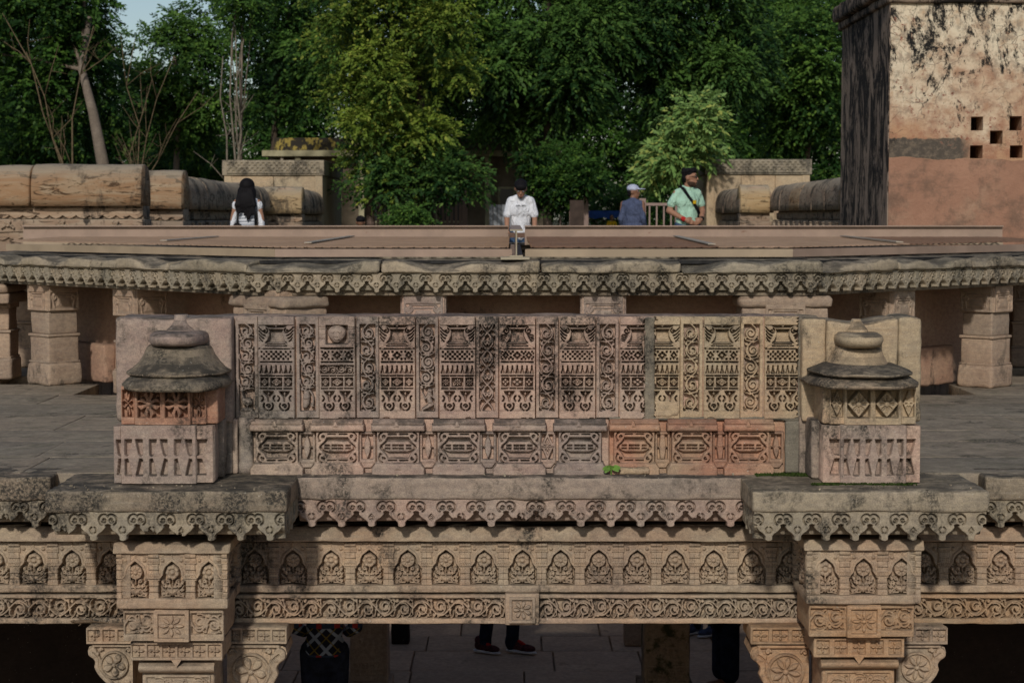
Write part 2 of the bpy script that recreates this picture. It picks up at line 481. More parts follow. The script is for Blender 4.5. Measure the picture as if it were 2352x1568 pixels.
def vine(R, x0, y0, x1, y1, n, top, seed=0, style=0, horiz=False):
    """scrolling stem with curled leaves filling a strip; the strip runs along y (or x when horiz)"""
    rg = random.Random(seed)
    if horiz: a0, a1, b0, b1 = y0, y1, x0, x1
    else: a0, a1, b0, b1 = x0, x1, y0, y1
    Wd = a1 - a0; Lg = (b1 - b0) / n; c = (a0 + a1) / 2
    def T(P):
        P = np.asarray(P, float); return P[:, ::-1] if horiz else P
    def st(P, w0, w1, t=top, cr=.003): R.stroke(T(P), w0 * Wd * 1.18, w1 * Wd * 1.18, t - rg.random() * .002, cr)
    def dot(x, y, r): R.disc(*( (y, x) if horiz else (x, y)), r * Wd, top, dome=.004)
    flip0 = rg.choice((-1, 1))
    if style == 2:      # two stems crossing
        t = np.linspace(0, 1, 16 * n)
        for sg in (-1, 1):
            st(np.stack([c + sg * Wd * .36 * np.cos(t * n * math.pi), b0 + t * (b1 - b0)], -1), .05, .05)
        for i in range(n):
            yc = b0 + (i + .5) * Lg if False else b0 + i * Lg
            for sg in (-1, 1):
                st(bez((c + sg * .08 * Wd, yc + Lg * .18), (c + sg * .34 * Wd, yc + Lg * .0), (c + sg * .2 * Wd, yc - Lg * .26)), .045, .07)
                st(spiral_pts(c + sg * .13 * Wd, yc + .02 * Lg, .13 * Wd, .03 * Wd, 1.5, sg * .9, 12), .045, .035)
                st(bez((c + sg * .46 * Wd, yc - Lg * .42), (c + sg * .44 * Wd, yc - Lg * .2), (c + sg * .24 * Wd, yc - Lg * .46)), .05, .03)
                st(bez((c + sg * .47 * Wd, yc + Lg * .42), (c + sg * .42 * Wd, yc + Lg * .2), (c + sg * .30 * Wd, yc + Lg * .36)), .04, .03)
            dot(c, yc + .08 * Lg, .07)
        return
    t = np.linspace(-.03, 1.03, 14 * n)
    st(np.stack([c + flip0 * Wd * .37 * np.sin(t * n * math.pi), b0 + t * (b1 - b0)], -1), .05, .05)
    for i in range(n):
        sg = flip0 * (1 if i % 2 == 0 else -1)       # side on which the stem bulges; the curl sits inside
        yc = b0 + (i + .5) * Lg + rg.uniform(-.03, .03) * Lg; xc = c - sg * .07 * Wd
        r = min(.37 * Wd, .43 * Lg) * rg.uniform(.95, 1.03)
        a0 = -.5 if sg > 0 else math.pi + .5
        if style == 1:                                 # tight round coil
            st(spiral_pts(xc, yc, r * 1.05, r * .2, a0, sg * 1.75, 40), .06, .065); dot(xc, yc, .10)
        else:                                          # curl ending in a swollen leaf
            st(spiral_pts(xc, yc, r, r * .34, a0, sg * 1.15, 28), .045, .06)
            a1 = a0 + sg * 1.15 * 2 * math.pi
            p = np.array((xc + r * .34 * math.cos(a1), yc + r * .34 * math.sin(a1)))
            st(bez(p, (xc + rg.uniform(-.06, .06) * Wd, yc), (xc - sg * r * .16, yc + r * .20)), .085, .06)
            st(bez((xc - sg * r * .55, yc + r * .75), (xc - sg * r * .2, yc + r * .25), (xc + sg * r * .3, yc + r * .52)), .035, .05)
        # leaf along the outer side of the curl
        st(spiral_pts(xc - sg * .02 * Wd, yc, r * 1.30, r * 1.22, a0 + sg * 2.2, sg * .27, 10), .02, .045)
        # leaves and small curls in the two corners where the stem crosses over
        ye = b0 + (i + 1) * Lg
        for side in (-1, 1):
            xe = c + side * .40 * Wd
            st(bez((c + side * .08 * Wd, ye + side * sg * .04 * Lg), (c + side * .30 * Wd, ye - .06 * Lg), (xe + side * .05 * Wd, ye + rg.uniform(-.14, .14) * Lg)), .055, .018)
            if side == -sg:
                st(spiral_pts(xe - side * .04 * Wd, ye + .13 * Lg, .085 * Wd, .025 * Wd, rg.uniform(0, 6), sg * 1.0, 12), .035, .045)
            st(bez((xe - side * .03 * Wd, ye - .22 * Lg), (xe + side * .06 * Wd, ye - .14 * Lg), (xe, ye - .05 * Lg)), .04, .015)
    return

def rosette(R, x, y, r, n, top, gap=.12, rot=0.0, pointed=False, core=.24):
    for i in range(n):
        a = rot + i * 2 * math.pi / n; h = math.pi / n * (1 - gap * 1.6)
        P = []
        for t in np.linspace(0, 1, 7):
            wv = math.sin(math.pi * min(1, .22 + t * .78)) ** (1.1 if pointed else .55)
            if pointed and t > .98: wv = 0
            P.append((t, wv * h))
        L = [(x + r * (core * 1.15 + (1 - core * 1.15) * t) * math.cos(a + w), y + r * (core * 1.15 + (1 - core * 1.15) * t) * math.sin(a + w)) for t, w in P]
        Rr = [(x + r * (core * 1.15 + (1 - core * 1.15) * t) * math.cos(a - w), y + r * (core * 1.15 + (1 - core * 1.15) * t) * math.sin(a - w)) for t, w in P[::-1]]
        R.poly(L + Rr, top, crown=.005, cr=r * .14)
    R.disc(x, y, r * core, top + .002, dome=.006)

def diamond_flower(R, x, y, rx, ry, top, n=8):
    R.poly([(x - rx, y), (x, y - ry), (x + rx, y), (x, y + ry)], top)
    for i in range(n):
        a = i * 2 * math.pi / n
        R.stroke([(x + rx * .26 * math.cos(a), y + ry * .26 * math.sin(a)), (x + rx * .56 * math.cos(a), y + ry * .56 * math.sin(a))], rx * .07, rx * .09, top - .014, 0)
    R.disc(x, y, min(rx, ry) * .16, top + .003, dome=.004)

T = .058     # carving depth of the parapet panels
def slots(R, y, xs, h=7, lvl=.004):
    for a, b in xs: R.rect(a, y - h, b, y + h, lvl)

def vase_panel(var=0, seed=1, crop=None):
    """niche-and-vase panel of the parapet (drawing units: 530 wide, 1525 high)"""
    R = Rel(0, -25, 530, 1500, 3.866e-4, cell=.0025, base=T)
    rg = random.Random(seed)
    if var == 3:     # round face in a square niche
        R.rect(100, 105, 425, 385, .0)
        R.poly([(262 + 140 * math.cos(a) * (1 - .14 * max(0, math.sin(a))), 225 + 132 * math.sin(a) + (16 if math.sin(a) > .9 else 0)) for a in np.linspace(0, 6.28, 30)], T + .006, crown=.024, cr=110)
        for ex in (198, 318): R.arc(ex, 190, 34, 20, 160, 4, 4, T - .004, crown=0)
        R.stroke([(258, 200), (250, 262), (274, 266)], 9, 14, T + .010, .004)
        R.arc(262, 268, 52, 35, 145, 5, 5, T - .006, crown=0)
        R.stroke([(228, 312), (262, 320), (300, 310)], 6, 6, T + .006, .002)
        for yy in (128, 160, 240, 300):
            R.rect(0, yy, 92, yy + 7, T - .008); R.rect(433, yy, 530, yy + 7, T - .008)
        R.rect(20, 440, 510, 456, .012)
    else:
        R.rect(6, 105, 524, 460, .003)
        R.poly([(150, 185), (160, 250), (140, 330), (105, 365), (425, 365), (390, 330), (370, 250), (380, 185)], .014, crown=.008, cr=70)
        R.stroke([(140, 152), (390, 152)], 13, 13, T - .004)
        R.stroke([(170, 208), (360, 208)], 9, 9, .018)
        R.poly([(240, 108), (290, 108), (265, 140)], T - .002)
        R.ramp(120, 352, 410, 378, .016, T - .004)
        for mir in (0, 1):
            mx = (lambda P: [(530 - a, b) for a, b in P]) if mir else (lambda P: P)
            R.poly(mx([(2, 108), (96, 108), (150, 140), (172, 200), (170, 262), (140, 330), (84, 392), (2, 455)]), T)
            if var in (0, 1, 4):
                for q in range(5):
                    x_, y_ = 100 - q * 17, 150 + q * 52
                    R.stroke(mx([tuple(p) for p in bez((8 + q * 4, 132 + q * 52), (40, 190 + q * 47), (118 - q * 18, 218 + q * 42))]), 5, 9, .006, 0)
                R.stroke(mx([tuple(p) for p in spiral_pts(104, 190, 44, 8, -1.2, 1.05, 18)]), 8, 8, .006, 0)
            else:
                R.stroke(mx([tuple(p) for p in spiral_pts(96, 190, 56, 10, -1.4, 1.3, 22)]), 9, 8, .006, 0)
                for q in range(7):
                    yy = 250 + q * 27
                    R.stroke(mx([(20, yy + 14), (40 + rg.uniform(0, 14), yy), (112 - q * 14, yy - 4)]), 5, 8, .006, 0)
            R.stroke(mx([(0, 452), (84, 396), (142, 330)]), 3, 3, .010, 0)
        R.rect(20, 372, 510, 460, T - .003); R.poly([(2, 108), (96, 108), (150, 140), (172, 200), (170, 262), (140, 330), (84, 392), (2, 455), (2, 300)], T) if False else None
        for mir in (0, 1):
            mx = (lambda P: [(530 - a, b) for a, b in P]) if mir else (lambda P: P)
            R.poly(mx([(2, 330), (110, 372), (84, 392), (2, 455)]), T)
        slots(R, 384, [(128, 166), (172, 362), (368, 404)], 6)
        slots(R, 412, [(104, 162), (174, 360), (370, 430)], 6)
    slots(R, 457, [(70, 150), (160, 252), (264, 366), (378, 470)], 7)
    # chequer or stepped flowers
    cols = np.linspace(30, 500, 14)
    if var in (0, 4):
        for j, yy in enumerate((503, 538, 573, 607)):
            for i in range(13):
                if (i + j) % 2 == 0:
                    w_ = 15 if 2 < i < 10 else 11
                    R.rect(cols[i] + 18 - w_, yy - 14, cols[i] + 18 + w_, yy + 14, .004)
    else:
        for cx_, sc in ((92, .74), (265, 1.0), (438, .74)):
            for dx, dy in ((-1, -1), (1, -1), (-1, 1), (1, 1)):
                R.rect(cx_ + dx * 66 * sc - 13 * sc, 556 + dy * 54 - 13, cx_ + dx * 66 * sc + 13 * sc, 556 + dy * 54 + 13, .004)
                if var == 2: R.rect(cx_ + dx * 92 * sc - 10 * sc, 556 + dy * 27 - 12, cx_ + dx * 92 * sc + 10 * sc, 556 + dy * 27 + 12, .004)
            R.poly([(cx_ - 62 * sc, 546), (cx_ - 40 * sc, 546), (cx_ - 40 * sc, 524), (cx_ - 14 * sc, 524), (cx_ - 14 * sc, 500), (cx_ + 14 * sc, 500), (cx_ + 14 * sc, 524), (cx_ + 40 * sc, 524), (cx_ + 40 * sc, 546), (cx_ + 62 * sc, 546),
                    (cx_ + 62 * sc, 566), (cx_ + 40 * sc, 566), (cx_ + 40 * sc, 590), (cx_ + 14 * sc, 590), (cx_ + 14 * sc, 614), (cx_ - 14 * sc, 614), (cx_ - 14 * sc, 590), (cx_ - 40 * sc, 590), (cx_ - 40 * sc, 566), (cx_ - 62 * sc, 566)], .004)
            R.disc(cx_, 556, 27 * sc, T - .001, dome=.006, ry=24)
    slots(R, 655, [(26, 140), (150, 252), (264, 362), (374, 508)], 8)
    # fringe of bells, or a carved scroll band
    R.rect(-10, 680, 540, 852, T + .004)
    if var in (0, 1, 2, 4):
        for i in range(7):
            gx_ = 46 + i * 73
            R.poly([(gx_ - 6, 706), (gx_ + 6, 706), (gx_ + 8, 745), (gx_ + 16, 785), (gx_ + 30, 822), (gx_ - 30, 822), (gx_ - 16, 785), (gx_ - 8, 745)], .006)
            if i % 2 == 0: R.stroke([(gx_, 786), (gx_, 820)], 5, 9, T - .004)
    else:
        R.rect(14, 704, 516, 830, .006); vine(R, 14, 704, 516, 830, 4, T, seed, 0, True)
    slots(R, 860, [(26, 140), (152, 250), (264, 360), (374, 508)], 8)
    for a, b in ((30, 146), (178, 352), (384, 500)):
        cx_ = (a + b) / 2
        R.rect(a, 892, b, 1022, .004)
        if var in (0, 1, 3):
            diamond_flower(R, cx_, 957, (b - a) * .47, 62, T - .004, 8)
        elif var == 2:
            for dx, dy in ((0, -1), (1, 0), (0, 1), (-1, 0)):
                w_ = (b - a) * .24
                R.poly([(cx_ + dx * w_ - w_ * .86, 957 + dy * 32), (cx_ + dx * w_, 957 + dy * 32 - 28), (cx_ + dx * w_ + w_ * .86, 957 + dy * 32), (cx_ + dx * w_, 957 + dy * 32 + 28)], T - .004, .004, 12)
        else: rosette(R, cx_, 957, min((b - a) * .46, 60), 8, T - .004)
    slots(R, 1052, [(26, 128), (150, 250), (264, 352), (374, 506)], 8)
    # scrolled foot
    R.rect(-10, 1070, 540, 1382, T + .004)
    for cx_ in (145, 385):
        R.poly([(cx_ - 80, 1092), (cx_ + 82, 1092), (cx_ + 62, 1132), (cx_ + 18, 1180), (cx_ + 8, 1246), (cx_ - 8, 1246), (cx_ - 18, 1180), (cx_ - 62, 1132)], .005)
        R.poly([(cx_, 1092), (cx_ + 19, 1130), (cx_, 1172), (cx_ - 19, 1130)], T - .006, .004, 12)
        R.arc(cx_, 1312, 70, -150, -222, 8, 11, .005, crown=0); R.arc(cx_, 1312, 70, 170, 105, 11, 8, .005, crown=0)
        R.arc(cx_, 1312, 70, -32, 42, 8, 11, .005, crown=0); R.arc(cx_, 1312, 72, 40, 78, 11, 7, .005, crown=0)
        R.stroke(spiral_pts(cx_ + 4, 1318, 34, 10, 3.4, .9, 16), 7, 9, .005, 0)
        for sg in (-1, 1):
            R.arc(cx_ + sg * 120, 1202, 44, (122 if sg > 0 else -58), (238 if sg > 0 else 58), 7, 10, .005, crown=0)
    for b_ in range(3):       # chips
        R.disc(rg.uniform(0, 530), rg.choice((-25, 1500)), rg.uniform(20, 45), T - .012, ry=rg.uniform(8, 20))
    R.finish()
    if crop:
        i0, i1 = np.searchsorted(R.gx, crop); i1 = min(i1, R.nx)
        R.gx = R.gx[i0:i1]; R.H = R.H[:, i0:i1]; R.nx = len(R.gx); R.x0, R.x1 = R.gx[0], R.gx[-1]
        ed = fbm(np.stack([R.gy * .02, R.gy * 0, R.gy * 0], -1), seed, 3)      # ragged broken side
        for j in range(R.ny):
            w_ = int(abs(ed[j]) * 14)
            if w_:
                if crop[0] <= 0: R.H[j, -w_:] = -.01
                else: R.H[j, :w_] = -.01
    return R.mesh(depth=.05)

def scroll_strip(seed, style):
    """tall strip between the vase panels (units: 360 wide, 1525 high)"""
    R = Rel(0, -25, 352, 1490, 3.866e-4, cell=.0025, base=T - .006)
    x0, x1, y0, y1 = 52, 300, 92, 1390
    R.rect(x0, y0, x1, y1, -.008)
    rg = random.Random(seed * 13)
    if style == 'peacock':
        vine(R, x0, y0, x1, 1050, 5, T - .006, seed, 0)
        R.poly([(92, 1040), (112, 1030), (126, 1070), (120, 1150), (150, 1200), (220, 1190), (262, 1250), (262, 1300), (180, 1322), (110, 1300), (82, 1230), (80, 1120)], T, .016, 60)
        R.stroke([(180, 1300), (178, 1350)], 12, 10, T - .006); R.disc(165, 1376, 112, T, .010, ry=32)
    elif style == 'elephant':
        vine(R, x0, y0, x1, 1040, 5, T - .006, seed, 0)
        R.poly([(110, 1060), (200, 1080), (212, 1180), (200, 1290), (150, 1360), (90, 1352), (84, 1250), (95, 1150)], T, .016, 50)
        R.disc(150, 1190, 44, T + .008, .010, ry=32); R.stroke(bez((200, 1080), (300, 1180), (240, 1330)), 16, 12, T - .004)
        R.stroke(spiral_pts(250, 1290, 34, 10, 1, .9, 14), 11, 9, T - .004)
    elif style == 'dancer':
        vine(R, x0, y0, x1, 1010, 4, T - .006, seed, 1)
        R.disc(216, 1090, 40, T + .004, .016, ry=44)
        R.stroke([(212, 1130), (205, 1210), (236, 1290)], 38, 46, T + .002, .014); R.stroke([(230, 1300), (180, 1330), (100, 1370)], 36, 22, T, .012)
        R.stroke([(190, 1150), (140, 1210), (100, 1120)], 18, 13, T - .002, .008); R.stroke([(236, 1150), (286, 1200), (270, 1060)], 15, 11, T - .002, .008)
        R.stroke([(280, 1050), (300, 1200), (285, 1380)], 8, 8, T - .004)
    else:
        vine(R, x0, y0, x1, y1, {0: 5, 1: 5, 2: 5}[style], T - .006, seed, style)
    R.rect(0, -25, x0 - 2, 1490, T - .006) if False else None
    return R.finish(wear=.5).mesh(depth=.05)

def base_block(seed, plain_=False):
    """moulded block of the lower course (units: 1030 wide, 1090 high)"""
    k = 3.07e-4; d = .050
    R = Rel(0, 55, 1030, 1140, k, cell=.0026, base=-.03)
    F = d; rg = random.Random(seed)
    R.rect(110, 290, 920, 880, F)                       # block face
    R.ramp(30, 60, 1000, 150, F - .012, F + .026)       # overhanging cap
    R.rect(6, 150, 1024, 288, F + .028, crown=.012)
    R.poly([(470, 80), (500, 85), (545, 200), (435, 200)], F + .034, .006, 30)
    R.ramp(70, 868, 962, 1010, F - .004, F + .018)
    R.poly([(90, 880), (940, 880), (1020, 985), (1020, 1136), (10, 1136), (10, 985)], F + .020, .010, 40)
    R.poly([(480, 930), (545, 930), (575, 1010), (450, 1010)], F + .026, .005, 30)
    cx_ = 515; y_ = 595
    hexa = [(cx_ - 205, 400), (cx_ + 205, 400), (cx_ + 250, 490), (cx_ + 330, 560), (cx_ + 345, y_), (cx_ + 330, 630), (cx_ + 250, 700), (cx_ + 205, 800), (cx_ - 205, 800), (cx_ - 250, 700), (cx_ - 330, 630), (cx_ - 345, y_), (cx_ - 330, 560), (cx_ - 250, 490)]
    R.poly(hexa, F - .040)
    R.rect(cx_ - 190, 332, cx_ + 190, 352, F - .032); R.rect(cx_ - 190, 828, cx_ + 190, 850, F - .032)
    R.poly([(cx_ - 40, 330), (cx_ + 40, 330), (cx_, 378)], F - .002)
    R.poly([(cx_ - 40, 856), (cx_ + 40, 856), (cx_, 806)], F - .002)
    R.poly([(cx_ - 190, 470), (cx_ + 190, 470), (cx_ + 255, 530), (cx_ + 300, 560), (cx_ + 300, 630), (cx_ + 230, 665), (cx_ + 180, 688), (cx_ - 180, 688), (cx_ - 230, 665), (cx_ - 300, 630), (cx_ - 300, 560), (cx_ - 255, 530)], F - .008, .010, 60)
    for a, b in ((-250, -152), (-106, -6), (6, 106), (152, 250)):
        for (u0, u1) in ((545, 580), (602, 640)):
            m_ = (a + b) / 2; lo = u0 if u0 < 560 else u0
            R.poly([(cx_ + a, u0), (cx_ + b, u0), (cx_ + b, u1), (cx_ + m_, u1 + (8 if u0 < 560 else -8)), (cx_ + a, u1)], F - .036)
    for sx in (-1, 1):
        for sy in (-1, 1):
            ux, uy = cx_ + sx * 262, y_ + sy * 205
            R.disc(ux, uy, 62, F + .002)
            R.stroke(spiral_pts(ux, uy, 34, 8, (0 if sx > 0 else math.pi) + sy * .6, sx * sy * .85, 16), 10, 11, F - .032, 0)
            R.arc(ux + sx * 10, uy - sy * 4, 88, *((-75, 70) if sx > 0 else (105, 250)), 9, 12, F - .034, crown=0)
            R.arc(cx_ + sx * 350, y_ + sy * 96, 26, *((-80, 80) if sx < 0 else (100, 260)), 8, 10, F - .03, crown=0)
            R.stroke(bez((cx_ + sx * 250, y_ + sy * 150), (cx_ + sx * 300, y_ + sy * 90), (cx_ + sx * 345, y_ + sy * 70)), 26, 30, F, .003)
    if seed % 2: R.disc(rg.uniform(100, 900), 1136, rg.uniform(60, 130), F - .02, ry=rg.uniform(14, 30))
    return R.finish(rough=.0016, wear=.8).mesh(depth=.09)

def lozenge_mesh(var=0):
    """recessed panel with a long lozenge (units 320 x 1000)"""
    R = Rel(0, 290, 330, 1130, 3.07e-4, cell=.0026, base=.0)
    R.rect(14, 300, 316, 900, .020); R.poly([(20, 880), (310, 880), (240, 980), (90, 980)], .016)
    R.rect(60, 350, 270, 815, -.035)
    if var == 0:
        R.poly([(165, 345), (216, 470), (232, 585), (214, 690), (165, 820), (116, 690), (98, 585), (114, 470)], .026)
    elif var == 1:
        R.poly([(165, 305), (290, 560), (165, 850), (40, 560)], .024)
        R.poly([(165, 400), (235, 560), (165, 740), (95, 560)], .006); rosette(R, 165, 570, 90, 8, .024)
    else:
        R.poly([(120, 350), (210, 350), (240, 585), (210, 815), (120, 815), (90, 585)], .022, .003, 20)
    R.stroke([(50, 585), (110, 585)], 10, 12, .014); R.stroke([(280, 585), (220, 585)], 10, 12, .014)
    return R.finish().mesh(depth=.05)

def pendant_mesh(var=0, broken=None, cell=.0026, k=3.09e-4):
    """one tooth of the hanging fringe (units 548 wide, 530 high), void around it"""
    R = Rel(0, 185, 550, 716, k, cell=cell, base=-.055, soft=.0032)
    c = 275; Tt = .0
    R.rect(-20, 180, 570, 262, Tt)
    R.poly([(-20, 180), (570, 180), (570, 300), (500, 420), (505, 470), (455, 530), (380, 580), (345, 620), (342, 690), (300, 704), (275, 712), (250, 704), (212, 690), (208, 620), (170, 580), (95, 530), (42, 470), (50, 420), (-20, 300)], Tt)
    R.poly([(-20, 255), (70, 255), (70, 350), (50, 420), (-20, 400)], Tt); R.poly([(570, 255), (480, 255), (480, 350), (500, 420), (570, 400)], Tt)
    for sg in (-1, 1):
        ux = c + sg * 208; uy = 330
        R.disc(ux + sg * 0, uy, 84, Tt)
        R.arc(ux, uy, 98, *((118, 292) if sg > 0 else (62, -112)), 14, 13, -.026, crown=0)
        R.stroke(spiral_pts(ux - sg * 2, uy + 6, 50, 12, (2.6 if sg > 0 else .55), -sg * 1.15, 22), 11, 13, -.024, 0)
    R.poly([(-20, 240), (40, 240), (0, 290), (-20, 300)], -.026); R.poly([(570, 240), (510, 240), (550, 290), (570, 300)], -.026)
    if var == 0:
        R.arc(c, 512, 58, 115, 245, 12, 12, -.020, crown=0); R.arc(c, 512, 58, -65, 65, 12, 12, -.020, crown=0)
    else:
        R.poly([(c, 450), (c + 55, 520), (c + 35, 560), (c, 572), (c - 35, 560), (c - 55, 520)], -.018); R.disc(c, 525, 24, -.002, .004)
    R.stroke([(c, 560), (c, 590)], 8, 4, -.012, 0)
    R.poly([(-20, 400), (30, 420), (10, 380), (-20, 360)], Tt)
    if broken:                                  # lower tip knocked off along a ragged line
        for i, x in enumerate(range(0, 551, 25)):
            yb = broken + 40 * math.sin(x * .021) + 22 * math.sin(x * .07 + 1)
            R.rect(x - 2, yb, x + 27, 730, R.base)
    R.finish(rough=.0016, wear=.8)
    return R.mesh(void=True, center=True)

def niche_mesh(seed, var=0):
    """niche with flower and vase between two half pilasters (708 wide)"""
    Tn = .034; DP = -.030
    R = Rel(0, 940, 708, 1736, 3.142e-4, cell=.0026, base=DP)
    rg = random.Random(seed)
    c = 354
    R.rect(-10, 930, 718, 1400, .020)
    arch = [(c, 1090), (c + 62, 1140), (c + 125, 1190), (c + 160, 1260), (c + 172, 1330), (c + 232, 1400), (c + 235, 1800), (c - 235, 1800), (c - 232, 1400), (c - 172, 1330), (c - 160, 1260), (c - 125, 1190), (c - 62, 1140)]
    band = [(c - 245, 1405), (c - 195, 1345), (c - 184, 1262), (c - 146, 1176), (c - 80, 1118), (c, 1060), (c + 80, 1118), (c + 146, 1176), (c + 184, 1262), (c + 195, 1345), (c + 245, 1405)]
    R.stroke(band, 34, 34, .030, .006); R.stroke([(c, 1060), (c, 955)], 18, 12, .029, .004)
    R.poly(arch, DP)
    for sg in (0, 1):
        f = (lambda x: 708 - x) if sg else (lambda x: x)
        def rc(a, b, d_, e_, t, cr=0):
            R.rect(min(f(a), f(d_)), b, max(f(a), f(d_)), e_, t, cr)
        rc(-10, 945, 200, 1005, .024); rc(-10, 945, 105, 1012, Tn + .004)
        for yy in (965, 985): rc(-10, yy, 100, yy + 5, Tn - .006)
        rc(-10, 1030, 112, 1128, Tn + .001); rc(-10, 1128, 92, 1800, Tn - .002)
        rc(-10, 1300, 112, 1392, Tn + .003); rc(-10, 1215, 98, 1238, Tn + .003); rc(-10, 1500, 98, 1522, Tn + .002); rc(-10, 1600, 100, 1628, Tn + .003); rc(-10, 1660, 104, 1800, Tn + .002)
        for yy in (1128, 1240, 1395, 1525, 1630): rc(-10, yy - 4, 96, yy + 4, Tn - .012)
        for xx in (34, 74):
            rc(xx - 3, 1245, xx + 3, 1300, Tn - .012); rc(xx - 3, 1405, xx + 3, 1500, Tn - .008)
        for i in range(3):
            xx = 18 + i * 34
            if var % 2: R.stroke([(f(xx), 1332), (f(xx + 8), 1372)], 4, 6, Tn - .010, 0)
            else:
                for j in range(2): rc(xx - 7 + j * 14, 1328 + j * 22, xx + 5 + j * 14, 1344 + j * 22, Tn - .010)
            R.poly([(f(xx - 14), 1112), (f(xx + 14), 1112), (f(xx), 1064)], Tn - .006)
        R.disc(f(172), 1062, 44, .034, .016)
    # flower
    fy = 1285; r = 130
    kind = (seed + var) % 3
    if kind == 0: rosette(R, c, fy, r, 8, .026, .06)
    elif kind == 1:
        R.disc(c, fy, r * .98, .014)
        for i in range(7):
            a = i * 2 * math.pi / 7 + .4; R.disc(c + r * .70 * math.cos(a), fy + r * .70 * math.sin(a), 46, .026, .010)
        R.disc(c, fy, 46, .028, .008); R.arc(c, fy, 56, 10, 350, 5, 5, .008, crown=0)
    else:
        R.disc(c, fy, r, .022, .004)
        for i in range(9):
            a = i * 2 * math.pi / 9; R.stroke([(c + r * .48 * math.cos(a), fy + r * .48 * math.sin(a)), (c + r * .85 * math.cos(a), fy + r * .85 * math.sin(a))], 5, 7, .010, 0)
        R.arc(c, fy, 48, 5, 355, 6, 6, .010, crown=0); R.disc(c, fy, 40, .028, .006)
    # vase with curling leaves
    R.stroke([(c, 1400), (c, 1500)], 16, 12, .022)
    for sg in (-1, 1):
        for (x, y, rr, a0, tr) in ((96, 1452, 42, 2.4, 1.1), (150, 1520, 44, 2.0, 1.2), (60, 1520, 34, .4, 1.0), (190, 1450, 30, 1.5, 1.0), (120, 1660, 40, 4.2, 1.1), (196, 1680, 34, 3.4, 1.0), (200, 1600, 30, 2.2, .9)):
            j = rg.uniform(-9, 9)
            R.stroke(spiral_pts(c + sg * (x + j), y + j, rr, rr * .25, a0 if sg > 0 else math.pi - a0, sg * tr, 18), 16, 15, .022, .004)
        R.stroke(bez((c + sg * 40, 1640), (c + sg * 170, 1620), (c + sg * 212, 1530)), 20, 15, .024, .004)
        R.stroke(bez((c + sg * 50, 1700), (c + sg * 150, 1700), (c + sg * 226, 1724)), 18, 13, .020, .004)
    R.poly([(c - 112, 1560), (c + 112, 1560), (c + 118, 1600), (c + 92, 1660), (c + 40, 1700), (c - 40, 1700), (c - 92, 1660), (c - 118, 1600)], .032, .020, 80)
    R.stroke([(c - 84, 1548), (c + 84, 1548)], 11, 11, .030); R.stroke([(c, 1540), (c, 1722)], 13, 6, .036, .004)
    return R.finish(rough=.0013, wear=.7).mesh(depth=.04)

def scroll_band(seed, n=5, w=.62, h=.118):
    """length of running scroll for the beam"""
    k = .001
    R = Rel(0, 0, w * 1000, h * 1000, k, cell=.0025, base=-.030)
    vine(R, 0, 3, w * 1000, h * 1000 - 3, n, .022, seed, 0, True)
    rg = random.Random(seed)
    for i in range(n * 2):      # small leaves that close the gaps along the edges
        x = (i + rg.uniform(.2, .8)) * w * 1000 / (n * 2); up = i % 2
        y0 = 2 if up else h * 1000 - 2; y1 = h * 1000 * (.26 if up else .74)
        R.stroke(bez((x - 14, y0), (x + 6, y0 + (8 if up else -8)), (x + rg.uniform(2, 14), y1)), 5, 3.2, .020)
        R.stroke(spiral_pts(x + 22, y0 + (12 if up else -12), 9, 2.5, rg.uniform(0, 6), rg.choice((-1, 1)), 12), 3.6, 4, .020)
    return R.finish(rough=.0012, wear=.6).mesh(depth=.04)

def square_rosette(size, n=8, pointed=False, top=.020, frame=.12, seed=0):
    k = .001; S = size * 1000
    R = Rel(0, 0, S, S, k, cell=.0025, base=top + .004)
    R.rect(S * frame, S * frame, S * (1 - frame), S * (1 - frame), -.008)
    rosette(R, S / 2, S / 2, S * (.5 - frame) * .98, n, top, .14, math.pi / n if n % 2 else 0, pointed, .2)
    return R.finish(rough=.0013).mesh(depth=.05, center=True)
def flower_row(w, h, n, seed=0, top=.016):
    k = .001; Wd, Hh = w * 1000, h * 1000
    R = Rel(0, 0, Wd, Hh, k, cell=.0025, base=top)
    st = Wd / n
    for i in range(n):
        cx_ = (i + .5) * st; q = min(st * .40, Hh * .36)
        R.rect(cx_ - q, Hh / 2 - q, cx_ + q, Hh / 2 + q, -.010)
        for a in range(4): 
            t = a * math.pi / 2
            R.poly([(cx_ + q * .12 * math.cos(t + 1.57), Hh / 2 + q * .12 * math.sin(t + 1.57)), (cx_ + q * .6 * math.cos(t + .38), Hh / 2 + q * .6 * math.sin(t + .38)), (cx_ + q * .96 * math.cos(t), Hh / 2 + q * .96 * math.sin(t)), (cx_ + q * .6 * math.cos(t - .38), Hh / 2 + q * .6 * math.sin(t - .38))], top - .003, .003, 6)
        R.disc(cx_, Hh / 2, q * .2, top, .003)
    return R.finish(rough=.0013, seed=seed + 60).mesh(depth=.04, center=True)
# ------------------------------------------------------------------ ground, terrace, pit
OCX, OCY, OR = .17, 19.6, 5.24          # centre and in-radius of the octagonal well head
LOWZ = -2.84                            # lower landing
GZ = .42                                # level of the garden behind

